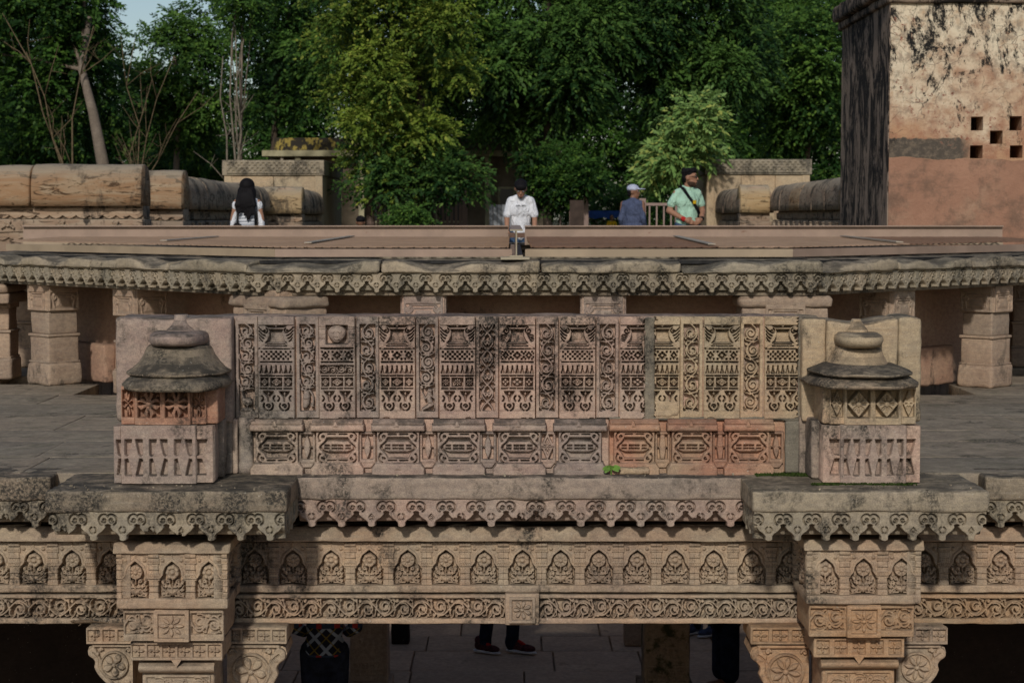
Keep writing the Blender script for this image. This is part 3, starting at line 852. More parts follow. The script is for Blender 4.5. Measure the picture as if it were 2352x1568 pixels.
def octo(R, k, cx=OCX, cy=OCY):
    a = math.radians(22.5 + 45 * k); r = R / math.cos(math.radians(22.5))
    return Vector((cx + r * math.sin(a), cy - r * math.cos(a), 0))
t = NT('garden_soil')
p = t.pos()
gcol = t.mix(t.ramp(t.noise(.5, p, 6, .6), .42, .62), (.10, .075, .045), (.05, .07, .022))
t.bump(t.noise(6, p, 6, .7), .5, .05)
M['soil'] = t.out(gcol)
gm = MB()
PX0, PX1, PY0, PY1 = -13, 13, 2, 27
big = 700
for (a, b, c_, d) in ((-big, big, PY1, big), (-big, big, -300, PY0), (-big, PX0, PY0, PY1), (PX1, big, PY0, PY1)):
    gm.add([(a, c_, GZ), (b, c_, GZ), (b, d, GZ), (a, d, GZ)], [(0, 1, 2, 3)])
tag(gm.build('ground', M['soil']), kind='structure')
pw = MB()
pw.box(PX0 - .4, PX0, PY0, PY1, LOWZ - .2, GZ - .01); pw.box(PX1, PX1 + .4, PY0, PY1, LOWZ - .2, GZ - .01)
pw.box(PX0 - .4, PX1 + .4, PY1, PY1 + .4, LOWZ - .2, GZ - .01); pw.box(PX0 - .4, PX1 + .4, PY0 - .4, PY0, LOWZ - .2, GZ - .01)
tag(pw.build('pit_wall', M['dim']), kind='structure')

# upper terrace: bedding slab with the octagonal opening, flagstones on it
def ring_slab(Rin, x0, x1, y0, y1, z0, z1):
    inner = [octo(Rin, k) for k in range(8)]
    outer = []
    for v in inner:
        d = v - Vector((OCX, OCY, 0)); s = 1e9
        for lim, comp in ((x1 - OCX, d.x), (x0 - OCX, d.x), (y1 - OCY, d.y), (y0 - OCY, d.y)):
            if abs(comp) > 1e-6 and lim / comp > 0: s = min(s, lim / comp)
        outer.append(Vector((OCX, OCY, 0)) + d * s)
    cor = [Vector((x1, y0, 0)), Vector((x1, y1, 0)), Vector((x0, y1, 0)), Vector((x0, y0, 0))]
    m = MB()
    def quad(pts):
        n = len(pts)
        m.add([(p.x, p.y, z1) for p in pts] + [(p.x, p.y, z0) for p in pts], [tuple(range(n)), tuple(range(n, 2 * n))[::-1]])
    for k in range(8):
        k2 = (k + 1) % 8
        pts = [inner[k], inner[k2], outer[k2], outer[k]]
        a, b = outer[k], outer[k2]
        for c_ in cor:
            if abs(a.x - b.x) > .01 and abs(a.y - b.y) > .01:
                if (abs(a.x - c_.x) < .01 and abs(b.y - c_.y) < .01) or (abs(a.y - c_.y) < .01 and abs(b.x - c_.x) < .01):
                    pts = [inner[k], inner[k2], outer[k2], c_, outer[k]]
        quad(pts)
        m.add([(inner[k].x, inner[k].y, z0), (inner[k2].x, inner[k2].y, z0), (inner[k2].x, inner[k2].y, z1), (inner[k].x, inner[k].y, z1)], [(0, 1, 2, 3)])
    return m
terr = tag(ring_slab(4.62, PX0, PX1, 11.02, PY1, -.62, -.10).build('terrace', M['floor']), kind='structure')
rg = random.Random(3)
y = 10.96
while y < 19:
    d = rg.uniform(.62, 1.05); x = -9 - rg.uniform(0, 1)
    while x < 9:
        w = rg.uniform(.7, 1.5)
        far = min(max(abs(cx_ - OCX) * math.cos(math.radians(a)) + 0, 0) for cx_ in (x, x + w) for a in (0,))
        mx, my = x + w / 2, y + d / 2
        def orad(px_, py_):
            dx, dy = px_ - OCX, py_ - OCY
            return max(abs(dx * math.cos(math.radians(45 * q)) + dy * math.sin(math.radians(45 * q))) for q in range(4))
        if min(orad(x, y), orad(x + w, y), orad(x, y + d), orad(x + w, y + d)) > 4.2 and not (abs(mx) < 2.1 and y < 11.2 and False):
            dz = rg.uniform(-.0015, .0015)
            stone('flagstone', x + .0025, x + w - .0025, y + .0025, y + d - .0025, -.09, dz, M['floor'], terr, r=.006, amp=.004, cell=.12, freq=3)
        x += w
    y += d

# lower landing, seen through the opening under the beam
low = MB(); low.box(PX0, PX1, PY0, PY1, LOWZ - .25, LOWZ - .06)
low = tag(low.build('landing', M['lowfloor']), kind='structure')
y = 15.2
while y < 22.8:
    d = rg.uniform(.55, .95); x = -3.6 - rg.uniform(0, .6)
    while x < 3.8:
        w = rg.uniform(.7, 1.5)
        stone('paving_stone', x + .007, x + w - .007, y + .007, y + d - .007, LOWZ - .055, LOWZ + rg.uniform(-.006, .004), M['lowfloor'], low, r=.012, amp=.004, cell=.14, freq=3)
        x += w
    y += d
for sx, nm in ((-1, 'left'), (1, 'right')):
    w_ = MB(); x0 = 3.45 * sx
    w_.box(min(x0, x0 + .5 * sx), max(x0, x0 + .5 * sx), 13.92, 24, LOWZ - .06, -.62)
    tag(w_.build('shaft_wall', M['pale']), 'dim inner wall of the well shaft, %s of the landing' % nm, 'wall')
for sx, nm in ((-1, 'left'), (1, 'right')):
    w_ = MB(); w_.box(*sorted((sx * 2.62, sx * 9)), 13.5, 13.9, LOWZ - .06, -.62)  # added wall hiding the lit shaft; the bay's shade is painted into it
    tag(w_.build('shade_screen', M['shade_dark']), 'added near-black wall standing in for the shade in the %s side bay under the beam' % nm, 'wall')
w_ = MB(); w_.box(-3.4, 3.4, 23.6, 24.1, LOWZ - .06, -.62)
tag(w_.build('shaft_wall', M['pale']), 'dim inner wall closing the far end of the landing', 'wall')

# ------------------------------------------------------------------ parapet
YW = 10.93
Zb = WZ(1092, YW); Zp = WZ(960.5, YW)      # foot of the lower course, foot of the carved panels
par = thing('parapet', 'low carved parapet of vase panels and scroll strips between the two piers', 'parapet', (0, YW, 0))
K = 3.866e-4
def at_par(o_name, me, px, z, mat, dy=0.0, sx=1.0):
    return link(o_name, me, par, (WX(px, YW), dy, z), 0, mat, (sx, 1, 1))
core = stone('wall_core', WX(531, YW), WX(1846, YW), .055, .36, 0.0, Zp + .590, M['pink'], par, r=.02, amp=.008, cell=.035, freq=6)
vp = {v: vase_panel(v, 20 + v) for v in (0, 1, 2, 3, 4)}
for px, v in ((593, 0), (733, 3), (871, 1), (1010, 4), (1147.5, 2), (1286, 0)):
    at_par('vase_panel', vp[v], px, Zp, M['pink'], dy=T + rnd.uniform(-.004, .004))
at_par('vase_panel', vase_panel(2, 31, crop=(0, 375)), 1425, Zp, M['pink'], dy=T)
at_par('vase_panel', vase_panel(1, 32, crop=(140, 530)), 1503, Zp, M['buff'], dy=T + .004)
at_par('vase_panel', vp[1], 1618.5, Zp, M['buff'], dy=T)
at_par('vase_panel', vase_panel(0, 33, crop=(0, 505)), 1758, Zp, M['buff'], dy=T)
st = {0: scroll_strip(3, 0), 1: scroll_strip(5, 1), 2: scroll_strip(2, 2), 'b': scroll_strip(9, 0)}
for px, me in ((540, scroll_strip(11, 'peacock')), (680.5, scroll_strip(12, 'elephant')), (818.5, st[0]), (955.5, scroll_strip(14, 'dancer')), (1094, st[2]), (1232, st['b']), (1371, st[0]), (1564, st['b']), (1703, st[1])):
    at_par('scroll_strip', me, px, Zp + .003, M['pink'] if px < 1500 else M['buff'], dy=T + .006, sx=.93)
# cement repair between the old and the newer panels, and at the right end
for a, b in ((1481, 1504), (1834, 1846)):
    stone('mortar_joint', WX(a, YW), WX(b, YW), .004, .05, Zp - .01, Zp + .585, M['mortar'], par, r=.012, amp=.010, cell=.02, freq=22)
stone('mortar_bed', WX(1400, YW), WX(1846, YW), .006, .05, Zp - .012, Zp + .006, M['mortar'], par, r=.006, amp=.006, cell=.03, freq=20)
stone('broken_patch', WX(1506, YW), WX(1560, YW), -.004, .05, Zp + .01, Zp + .10, M['buff'], par, r=.012, amp=.014, cell=.012, freq=16)
# lower course
bb = [base_block(40), base_block(41)]
for i in range(6):
    at_par('base_block', bb[i % 2], 634 - 62 + 139.6 * i, Zb, M['pink'], dy=.022)
for i, c_ in enumerate((1457, 1590, 1721)):
    at_par('base_block', bb[(i + 1) % 2], c_ - 59, Zb, M['red'], dy=.028, sx=.95)
lz = [lozenge_mesh(0), lozenge_mesh(1), lozenge_mesh(2)]
for i, c_ in enumerate((704, 843, 983, 1121, 1258)):
    at_par('lozenge_panel', lz[1 if i == 4 else 0], c_ - 20.5, Zb, M['pink'], dy=.016)
for c_ in (1523, 1656, 1785): at_par('lozenge_panel', lz[2 if c_ < 1700 else 0], c_ - 18, Zb, M['red'], dy=.018, sx=.9)
stone('backing_course', WX(531, YW), WX(1400, YW), .03, .09, .002, Zp - .004, M['pink'], par, r=.01, amp=.004)
stone('backing_course', WX(1401, YW), WX(1846, YW), .034, .09, .002, Zp - .014, M['red'], par, r=.01, amp=.004)
link('round_pilaster', loft_mesh([(WX(562, YW), .03, z, r * 1.0, r, 2.6) for z, r in ((.003, .052), (.05, .05), (.07, .043), (.26, .043), (.28, .05), (.326, .05))], 24, .003), par, mat=M['pink'])
stone('corner_block', WX(531, YW), WX(545, YW), -.03, .05, .003, Zp + .0, M['pink'], par, r=.012, amp=.005, cell=.03)
stone('end_block', WX(1806, YW), WX(1846, YW), .0, .05, .003, Zp - .012, M['mortar'], par, r=.015, amp=.008, cell=.03)
stone('fallen_chip', WX(1424, YW), WX(1494, YW), -.06, .02, .002, .045, M['buff'], par, r=.02, amp=.010, cell=.02, freq=14)

# ------------------------------------------------------------------ piers at the parapet's ends
def slot_slab(w, h, n, seed, d=.045, wedge=True):
    """plain slab cut with tapering slots above and below a bar"""
    R = Rel(0, 0, w * 1000, h * 1000, .001, cell=.0026, base=d)
    rg = random.Random(seed); st_ = w * 1000 / n; H_ = h * 1000
    for i in range(n):
        c_ = (i + .5) * st_
        for sg in (-1, 1):
            xi, xo = c_ + sg * st_ * .10, c_ + sg * st_ * .36
            R.poly([(c_ + sg * st_ * .07, H_ * .24), (xo, H_ * .24), (xo, H_ * .50), (c_ + sg * st_ * .27, H_ * .53), (c_ + sg * st_ * .19, H_ * .49)], 0)
            R.poly([(c_ + sg * st_ * .24, H_ * .57), (xo, H_ * .585), (xo, H_ * .86), (c_ + sg * st_ * .08, H_ * .86)], .002)
    return R.finish(rough=.003, wear=.9).mesh(depth=.12)
def half_slot(w, h, mir, d=.045):
    R = Rel(0, 0, w * 1000, h * 1000, .001, cell=.0026, base=d); H_ = h * 1000; W_ = w * 1000
    f = (lambda P: [(W_ - a, b) for a, b in P]) if mir else (lambda P: P)
    R.poly(f([(W_ * 1.1, H_ * .24), (W_ * .34, H_ * .24), (W_ * .62, H_ * .5), (W_ * 1.1, H_ * .53)]), 0)
    R.poly(f([(W_ * 1.1, H_ * .58), (W_ * .66, H_ * .58), (W_ * .40, H_ * .86), (W_ * 1.1, H_ * .86)]), .002)
    return R.finish(rough=.003, wear=.9).mesh(depth=.12)
def lattice(w, h, n, kind, seed=0, d=.030):
    R = Rel(0, 0, w * 1000, h * 1000, .001, cell=.0026, base=d); H_ = h * 1000; st_ = w * 1000 / n
    for i in range(n):
        c_ = (i + .5) * st_; q = st_ * .40
        R.rect(c_ - q, H_ * .10, c_ + q, H_ * .82, -.030); y_ = H_ * .46
        if kind == 'flower':
            for a in range(4):
                for sg in (-1, 1):
                    t_ = a * math.pi / 2 + sg * .38
                    R.stroke([(c_ + q * .22 * math.cos(t_), y_ + H_ * .1 * math.sin(t_)), (c_ + q * .72 * math.cos(t_), y_ + H_ * .27 * math.sin(t_)), (c_ + q * 1.0 * math.cos(a * math.pi / 2 + sg * .16), y_ + H_ * .37 * math.sin(a * math.pi / 2 + sg * .16))], [q * .14, q * .2, q * .07], 0, d - .004)
            R.disc(c_, y_, q * .2, d, .004)
        else:
            diamond_flower(R, c_, y_, q * 1.02, H_ * .36, d - .002, 8)
    return R.finish(rough=.002, wear=.9).mesh(depth=.1)

def pier(px, name_label, mats, right):
    """px: dict of picture columns at the pier"""
    YF = 10.48
    o = thing('corner_pier', name_label, 'pier', (0, YF, 0))
    X = lambda p, dy=0: WX(p, YF + dy)
    Zl = lambda p, dy=0: WZ(p, YF + dy)
    # pedestal
    zt = Zl(975, .05)
    a, b = px['ped']
    stone('pedestal_core', X(a), X(b), .065, .50, .003, zt - .004, mats[0], o, r=.02, amp=.006, cell=.05)
    link('slotted_slab', slot_slab(X(b) - X(a), zt - .004, 3 if not right else 3, 3), o, (X(a), .045, .004), 0, mats[0])
    for (c_, d_, dy, mir) in px['wings']:
        link('slotted_slab', half_slot(X(d_, dy) - X(c_, dy), zt - .012, mir), o, (X(c_, dy), dy + .045, .006), 0, mats[0])
        stone('pedestal_wing', X(c_, dy) + .003, X(d_, dy) - .003, dy + .07, .52, .004, zt - .014, mats[0], o, r=.012, amp=.004, cell=.05)
    for (c_, d_, dy) in px['back']:
        stone('side_post', X(c_, dy), X(d_, dy), dy, .62, .003, zt + .01, M['slab'], o, r=.014, amp=.006, cell=.04)
    # lattice box
    z0, z1 = zt + .002, Zl(886, .06)
    a, b = px['lat']
    link('flower_lattice', lattice(X(b, .03) - X(a, .03), z1 - z0, 2, 'flower' if not right else 'diamond'), o, (X(a, .03), .03 + .024, z0), 0, mats[1])
    for (c_, d_, dy) in px['latw']:
        link('flower_lattice', lattice(X(d_, dy) - X(c_, dy), z1 - z0 - .004, 1, 'flower' if not right else 'diamond'), o, (X(c_, dy), dy + .024, z0 + .002), 0, mats[1])
    a, b = px['latcore']
    stone('lattice_core', X(a, .1), X(b, .1), .085, .5, z0, z1, mats[1], o, r=.012, amp=.004)
    # eaves, bell roof, cushion, finial: stacked rounded masses half sunk in the back slab
    cy_ = .40
    cx_ = X(px['cx'], .1)
    def ring(py0, w): return Zl(py0, .15), w / 2 * (YF + .15) / FPX
    def lf(name, rows, power, mat, dep, seg=64, amp=.006, lip=0):
        secs = []
        for (py_, w) in rows:
            z, r = ring(py_, w); secs.append((cx_, cy_, z, r, dep * (r / (rows[0][1] / 2 * (YF + .15) / FPX)), power))
        me = loft_mesh(secs, seg, amp, 11)
        return link(name, me, o, mat=mat)
    for nm, rows, pw, mt, dep, am in px['masses']: lf(nm, rows, pw, mt, dep, amp=am)
    # back slabs
    for (c_, d_, dy, top_l, top_r, dip) in px['slabs']:
        x0, x1 = X(c_, dy), X(d_, dy); zt_ = Zl(min(top_l, top_r), dy)
        dl, dr = Zl(top_l, dy) - zt_, Zl(top_r, dy) - zt_
        def warp(P, x0=x0, x1=x1, dl=dl, dr=dr, dip=dip, zt_=zt_):
            u = np.clip((P[:, 0] - x0) / (x1 - x0), 0, 1); f = np.clip((P[:, 2] - zt_ + .2) / .2, 0, 1)
            P[:, 2] += f * (dl * (1 - u) + dr * u - dip * np.sin(u * math.pi) ** 2)
            return P
        stone('back_slab', x0, x1, dy, dy + .40, zt - .02, zt_, mats[2], o, r=.022, amp=.006, cell=.04, warp=warp)
    return o

pier(dict(ped=(275, 446), wings=((258, 274, .02, False), (447.5, 486, .03, True)), back=((487, 512, .26), (513, 531, .40)),
          lat=(308, 435), latw=((277, 307, .05), (438, 471, .06), (484, 501, .22)), latcore=(281, 500), cx=395,
          masses=(('eave', ((893, 206), (890, 238), (882, 242), (871, 226), (862, 206)), 3.4, M['crust'], .44, .014),
                  ('bell_roof', ((864, 206), (859, 236), (854, 238), (846, 212), (834, 188), (818, 168), (803, 154), (797, 142), (794, 118)), 2.6, M['crust'], .40, .010),
                  ('cushion', ((797, 100), (794, 126), (786, 134), (772, 134), (766, 122), (763, 90)), 2.6, M['pink'], .26, .007),
                  ('finial', ((768, 74), (762, 68), (752, 46), (740, 33), (727, 30)), 2.2, M['pink'], .14, .004)),
          slabs=((264, 532, .36, 729, 728, .006),)),
     'weathered pier with black-crusted bell roof and broad flat slab, left of the carved parapet', (M['pink'], M['red'], M['pink']), False)
pier(dict(ped=(1935, 2085), wings=((1894, 1934, .04, False), (2086, 2117, .04, True)), back=((1866, 1893, .20), (1838, 1865, .42)),
          lat=(1942, 2072), latw=((1908, 1941, .06), (2073, 2105, .06), (1886, 1907, .22)), latcore=(1890, 2104), cx=1988,
          masses=(('eave', ((888, 214), (884, 254), (877, 258), (868, 232), (858, 206)), 3.4, M['crust'], .44, .014),
                  ('upper_eave', ((864, 196), (858, 234), (853, 236), (845, 196), (838, 158)), 3.0, M['crust'], .42, .012),
                  ('bell_roof', ((844, 150), (836, 140), (820, 124), (806, 114), (798, 100)), 2.4, M['buff'], .30, .005),
                  ('cushion', ((800, 86), (796, 104), (784, 112), (774, 108), (767, 88)), 2.6, M['buff'], .25, .004),
                  ('finial', ((770, 56), (762, 52), (752, 38), (742, 24), (737, 20)), 2.2, M['buff'], .10, .004)),
          slabs=((1842, 1898, .38, 728, 732, .0), (1899, 2063, .36, 736, 730, .028), (2064, 2118, .37, 729, 730, -.006))),
     'buff pier with two dark eaves and smooth bell dome, right of the carved parapet', (M['pink'], M['buff'], M['buff']), True)

# ------------------------------------------------------------------ cornice stones with hanging fringe
pend = [pendant_mesh(0), pendant_mesh(0), pendant_mesh(1), pendant_mesh(0, broken=560), pendant_mesh(1, broken=620)]
def cornice(label, p0, p1, YF, ybot, n, mat, mat2, sides=(), depth=.4, xs=None):
    o = thing('cornice_stone', label, 'cornice', (0, YF, 0))
    x0, x1 = (WX(p0, YF), WX(p1, YF)) if xs is None else xs
    zb = WZ(ybot, YF)
    stone('slab', x0, x1, 0, depth, zb, .0, mat, o, r=.018, amp=.009, cell=.03, freq=7)
    w = (x1 - x0 - .03) / n
    for i in range(n):
        link('pendant', pend[rnd.choice((0, 0, 0, 1, 1, 1, 2, 2, 4, 3))], o, (x0 + .015 + (i + .5) * w, .018 + rnd.uniform(-.003, .003), zb - .164 + .002), 0, mat2, (w / .1695 * 1.004, 1, 1))
    def slope(P):
        f = np.clip((zb - P[:, 2]) / .15, 0, 1); P[:, 1] += np.where(P[:, 1] < .14, .05 * f, 0); return P
    stone('fringe_back', x0 + .02, x1 - .02, .066, depth, zb - .140, zb - .002, mat2, o, r=.01, amp=.004, cell=.05, warp=slope)
    for sd in sides:      # return ends
        m_ = 3; w2 = .155
        for i in range(m_):
            xx = x0 + .015 if sd < 0 else x1 - .015
            link('pendant', pend[0], o, (xx, .02 + (i + .5) * w2, zb - .164 + .002), -math.pi / 2 if sd < 0 else math.pi / 2, mat2, (w2 / .1695, 1, 1))
    return o
cornice('long middle cornice stone with hanging scroll fringe, below the carved parapet', 671, 1723, 10.78, 1148, 15, M['slab'], M['pink_fringe'])
cornice('projecting crusted cornice stone with hanging fringe, under the left pier', 97, 655, 10.22, 1177, 8, M['crust'], M['grey'], (1,), .72)
cornice('projecting yellowish cornice stone with crisp hanging fringe, under the right pier', 1731, 2280, 10.22, 1177, 8, M['grey'], M['grey'], (-1,), .72)
cornice('dark recessed cornice stone with hanging fringe at the left picture edge', -900, 110, 10.78, 1150, 15, M['crust'], M['grey'])
cornice('dark recessed cornice stone with broken fringe at the right picture edge', 2270, 3250, 10.78, 1150, 15, M['crust'], M['grey'])
stone_w = [(WX(655, 10.6), WX(672, 10.6)), (WX(1722, 10.6), WX(1734, 10.6))]
for i, (a, b) in enumerate(stone_w):
    o = tag(stone('filler_stone', a, b, 10.66, 11.1, -.24, -.012, M['grey'], None, r=.015, amp=.006, cell=.04), 'narrow grey filler stone between the middle cornice and the %s pier cornice' % ('left', 'right')[i], 'stone')

# ------------------------------------------------------------------ beams with niches and running scroll
nm_ = [niche_mesh(2, 0), niche_mesh(3, 1), niche_mesh(4, 0), niche_mesh(7, 1)]
sb = [scroll_band(3), scroll_band(8), scroll_band(15)]
ros = square_rosette(.152, 7)
def beam(label, p0, p1, niches, rosette_px, mats):
    YB = 10.93
    o = thing('carved_beam', label, 'beam', (0, YB, 0))
    x0, x1 = WX(p0, YB), WX(p1, YB)
    z = lambda p, dy=0: WZ(p, YB + dy)
    def ms(P):
        f = np.clip((P[:, 2] - z(1236)) / .07, 0, 1); P[:, 1] += np.where(P[:, 1] < .1, .055 * f, 0); return P
    stone('moulding', x0, x1, .0, .3, z(1244), z(1212), mats[0], o, r=.01, amp=.004, cell=.05, warp=ms)
    zn = z(1341, .06)
    wn_ = .2232
    for i, c_ in enumerate(niches):
        link('niche', nm_[(i * 7 + int(p0)) % 4], o, (WX(c_, YB + .05) - wn_ / 2, .075, zn), 0, mats[0], (wn_ / .22245, 1, 1))
    stone('niche_back', x0, x1, .11, .4, zn, z(1244), mats[0], o, r=.005, amp=.002, cell=.2)
    stone('ledge', x0, x1, .022, .4, z(1362), zn + .001, mats[0], o, r=.009, amp=.004, cell=.04, freq=14)
    stone('groove', x0, x1, .075, .4, z(1367), z(1362), mats[1], o, r=.002, amp=.001, cell=.2)
    stone('upper_fillet', x0, x1, .012, .4, z(1374.5), z(1366.5), mats[1], o, r=.006, amp=.003, cell=.04, freq=14)
    zs0, zs1 = z(1420), z(1374.5)
    L = x1 - x0; n = max(1, round(L / .62)); w = L / n
    segs = [(x0 + i * w, x0 + (i + 1) * w) for i in range(n)]
    if rosette_px:
        rx0, rx1 = WX(rosette_px[0], YB), WX(rosette_px[1], YB)
        segs = []
        for a, b in ((x0, rx0), (rx1, x1)):
            m_ = max(1, round((b - a) / .62)); segs += [(a + (b - a) * i / m_, a + (b - a) * (i + 1) / m_) for i in range(m_)]
    for i, (a, b) in enumerate(segs):
        link('scroll_panel', sb[(i + int(abs(p0))) % 3], o, (a, .030, zs0 - .001), 0, mats[1], ((b - a) / .62, 1, (zs1 - zs0 + .002) / .118))
    stone('lower_fillet', x0, x1, .006, .4, z(1432.5), z(1419.5), mats[1], o, r=.008, amp=.005, cell=.035, freq=14)
    stone('beam_core', x0, x1, .075, .55, z(1432) + .004, z(1362), mats[1], o, r=.01, amp=.002, cell=.3)
    if rosette_px:
        zc = (z(1362) + z(1434)) / 2
        stone('rosette_block', rx0, rx1, -.018, .09, z(1434), z(1361), mats[1], o, r=.008, amp=.003, cell=.04)
        link('rosette', ros, o, ((rx0 + rx1) / 2, -.012, zc - .076), 0, mats[1])
    return o
beam('long middle beam of flower niches above running scroll, with a square rosette at its centre', 520, 1862, [580 + 88.6 * i for i in range(15)], (1160, 1239), (M['tan'], M['tan']))
beam('left side beam with flower niches and running scroll, cut by the left picture edge', -880, 290, [246 - 88.6 * i for i in range(7)], None, (M['tan'], M['tan']))
beam('right side beam with flower niches and dark running scroll, cut by the right picture edge', 2095, 3230, [2131 + 88.6 * i for i in range(7)], None, (M['tan'], M['ochre']))

# ------------------------------------------------------------------ column capitals with brackets
def medallion(r, n, pointed):
    S = r * 2000
    R = Rel(0, 0, S, S, .001, cell=.0025, base=-.03)
    c_ = S / 2; R.disc(c_, c_, S * .495, .012); R.disc(c_, c_, S * .43, -.006); R.arc(c_, c_, S * .462, 3, 357, S * .007, S * .007, .004, crown=0)
    rosette(R, c_, c_, S * .41, n, .014, .14, 0.2, pointed, .18)
    return R.finish(rough=.0014).mesh(void=True, center=True)
def bracket(o, p0, p1, ytop, ybox, YK, inner, mat, nfl, flowers, med):
    """flowered box over an S-scrolled bracket; inner = side next to the column (+1 right, -1 left)"""
    x0, x1 = WX(p0, YK), WX(p1, YK)
    b = empty('bracket', (0, YK - o.location.y, 0), 0, o)
    z0, z1 = WZ(ybox, YK), WZ(ytop, YK)
    stone('bracket_box', x0, x1, .018, .40, z0, z1, mat, b, r=.01, amp=.003, cell=.04)
    link('flower_row', flowers, b, ((x0 + x1) / 2, .016, z0 + .003), 0, mat, ((x1 - x0) / nfl[0], 1, (z1 - z0 - .006) / nfl[1]))
    # outline of the scroll, drawn from the column outwards
    w = x1 - x0; s = 1 if inner < 0 else -1; xi = x0 if inner < 0 else x1
    pr = [(0, 0), (.86, 0), (.97, -.06), (1.0, -.16), (.95, -.27), (.84, -.29), (.80, -.42), (.74, -.60), (.60, -.78), (.42, -.95), (.2, -1.12), (0, -1.2)]
    pts = [(xi + s * u * w, z0 - .006 + v * w) for u, v in pr]
    MB().prism(pts, .035, .34).build('scroll_body', mat, b)
    R = Rel(0, 0, 1000, 1300, w / 1000, cell=.0026, base=-.03)
    def S(P, w0, w1, top, cr=.003):
        P = np.asarray(P, float); Q = np.stack([P[:, 0] * 1000 if s > 0 else 1000 - P[:, 0] * 1000, -P[:, 1] * 1000 + 12], -1)
        R.stroke(Q, w0 * 1000, w1 * 1000, top, cr)
    curve = np.concatenate([bez((.90, -.20), (.70, -.32), (.78, -.50), 8), bez((.78, -.50), (.70, -.78), (.10, -1.16), 12)])
    S([(0, -.03), (.86, -.03)], .03, .03, .010); 
    S(curve, .085, .05, .010)
    S(spiral_pts(.865, -.155, .11, .02, 3.6, 1.25, 20), .045, .045, .014)
    S(curve + np.array((-.03, .03)), .012, .008, .0, 0)
    S(spiral_pts(.08, -.13, .06, .01, 0, 1, 12), .024, .02, .008); S(spiral_pts(.70, -.12, .05, .01, 3, -1, 12), .024, .02, .008)
    S(bez((.0, -1.1), (.12, -.98), (.06, -.86)), .03, .02, .008)
    link('scroll_relief', R.finish(rough=.0014).mesh(void=True), b, (min(x0, x1), .022, z0 - .006 - 1.3 * w + .012 * w), 0, mat)
    mx = xi + s * .40 * w; mz = z0 - .006 - .46 * w; mr = .32 * w
    link('medallion', med, b, (mx, .020, mz - mr), 0, mat, (mr / .1, 1, mr / .1))
    return b
med8 = medallion(.1, 8, True); med6 = medallion(.1, 6, False); med7 = medallion(.1, 5, False)
fr4 = flower_row(.30, .09, 4, 1); fr3 = flower_row(.25, .09, 3, 2); fr6 = flower_row(.52, .10, 6, 3); fr5 = flower_row(.52, .10, 5, 4)
sq8 = square_rosette(.19, 8, True)
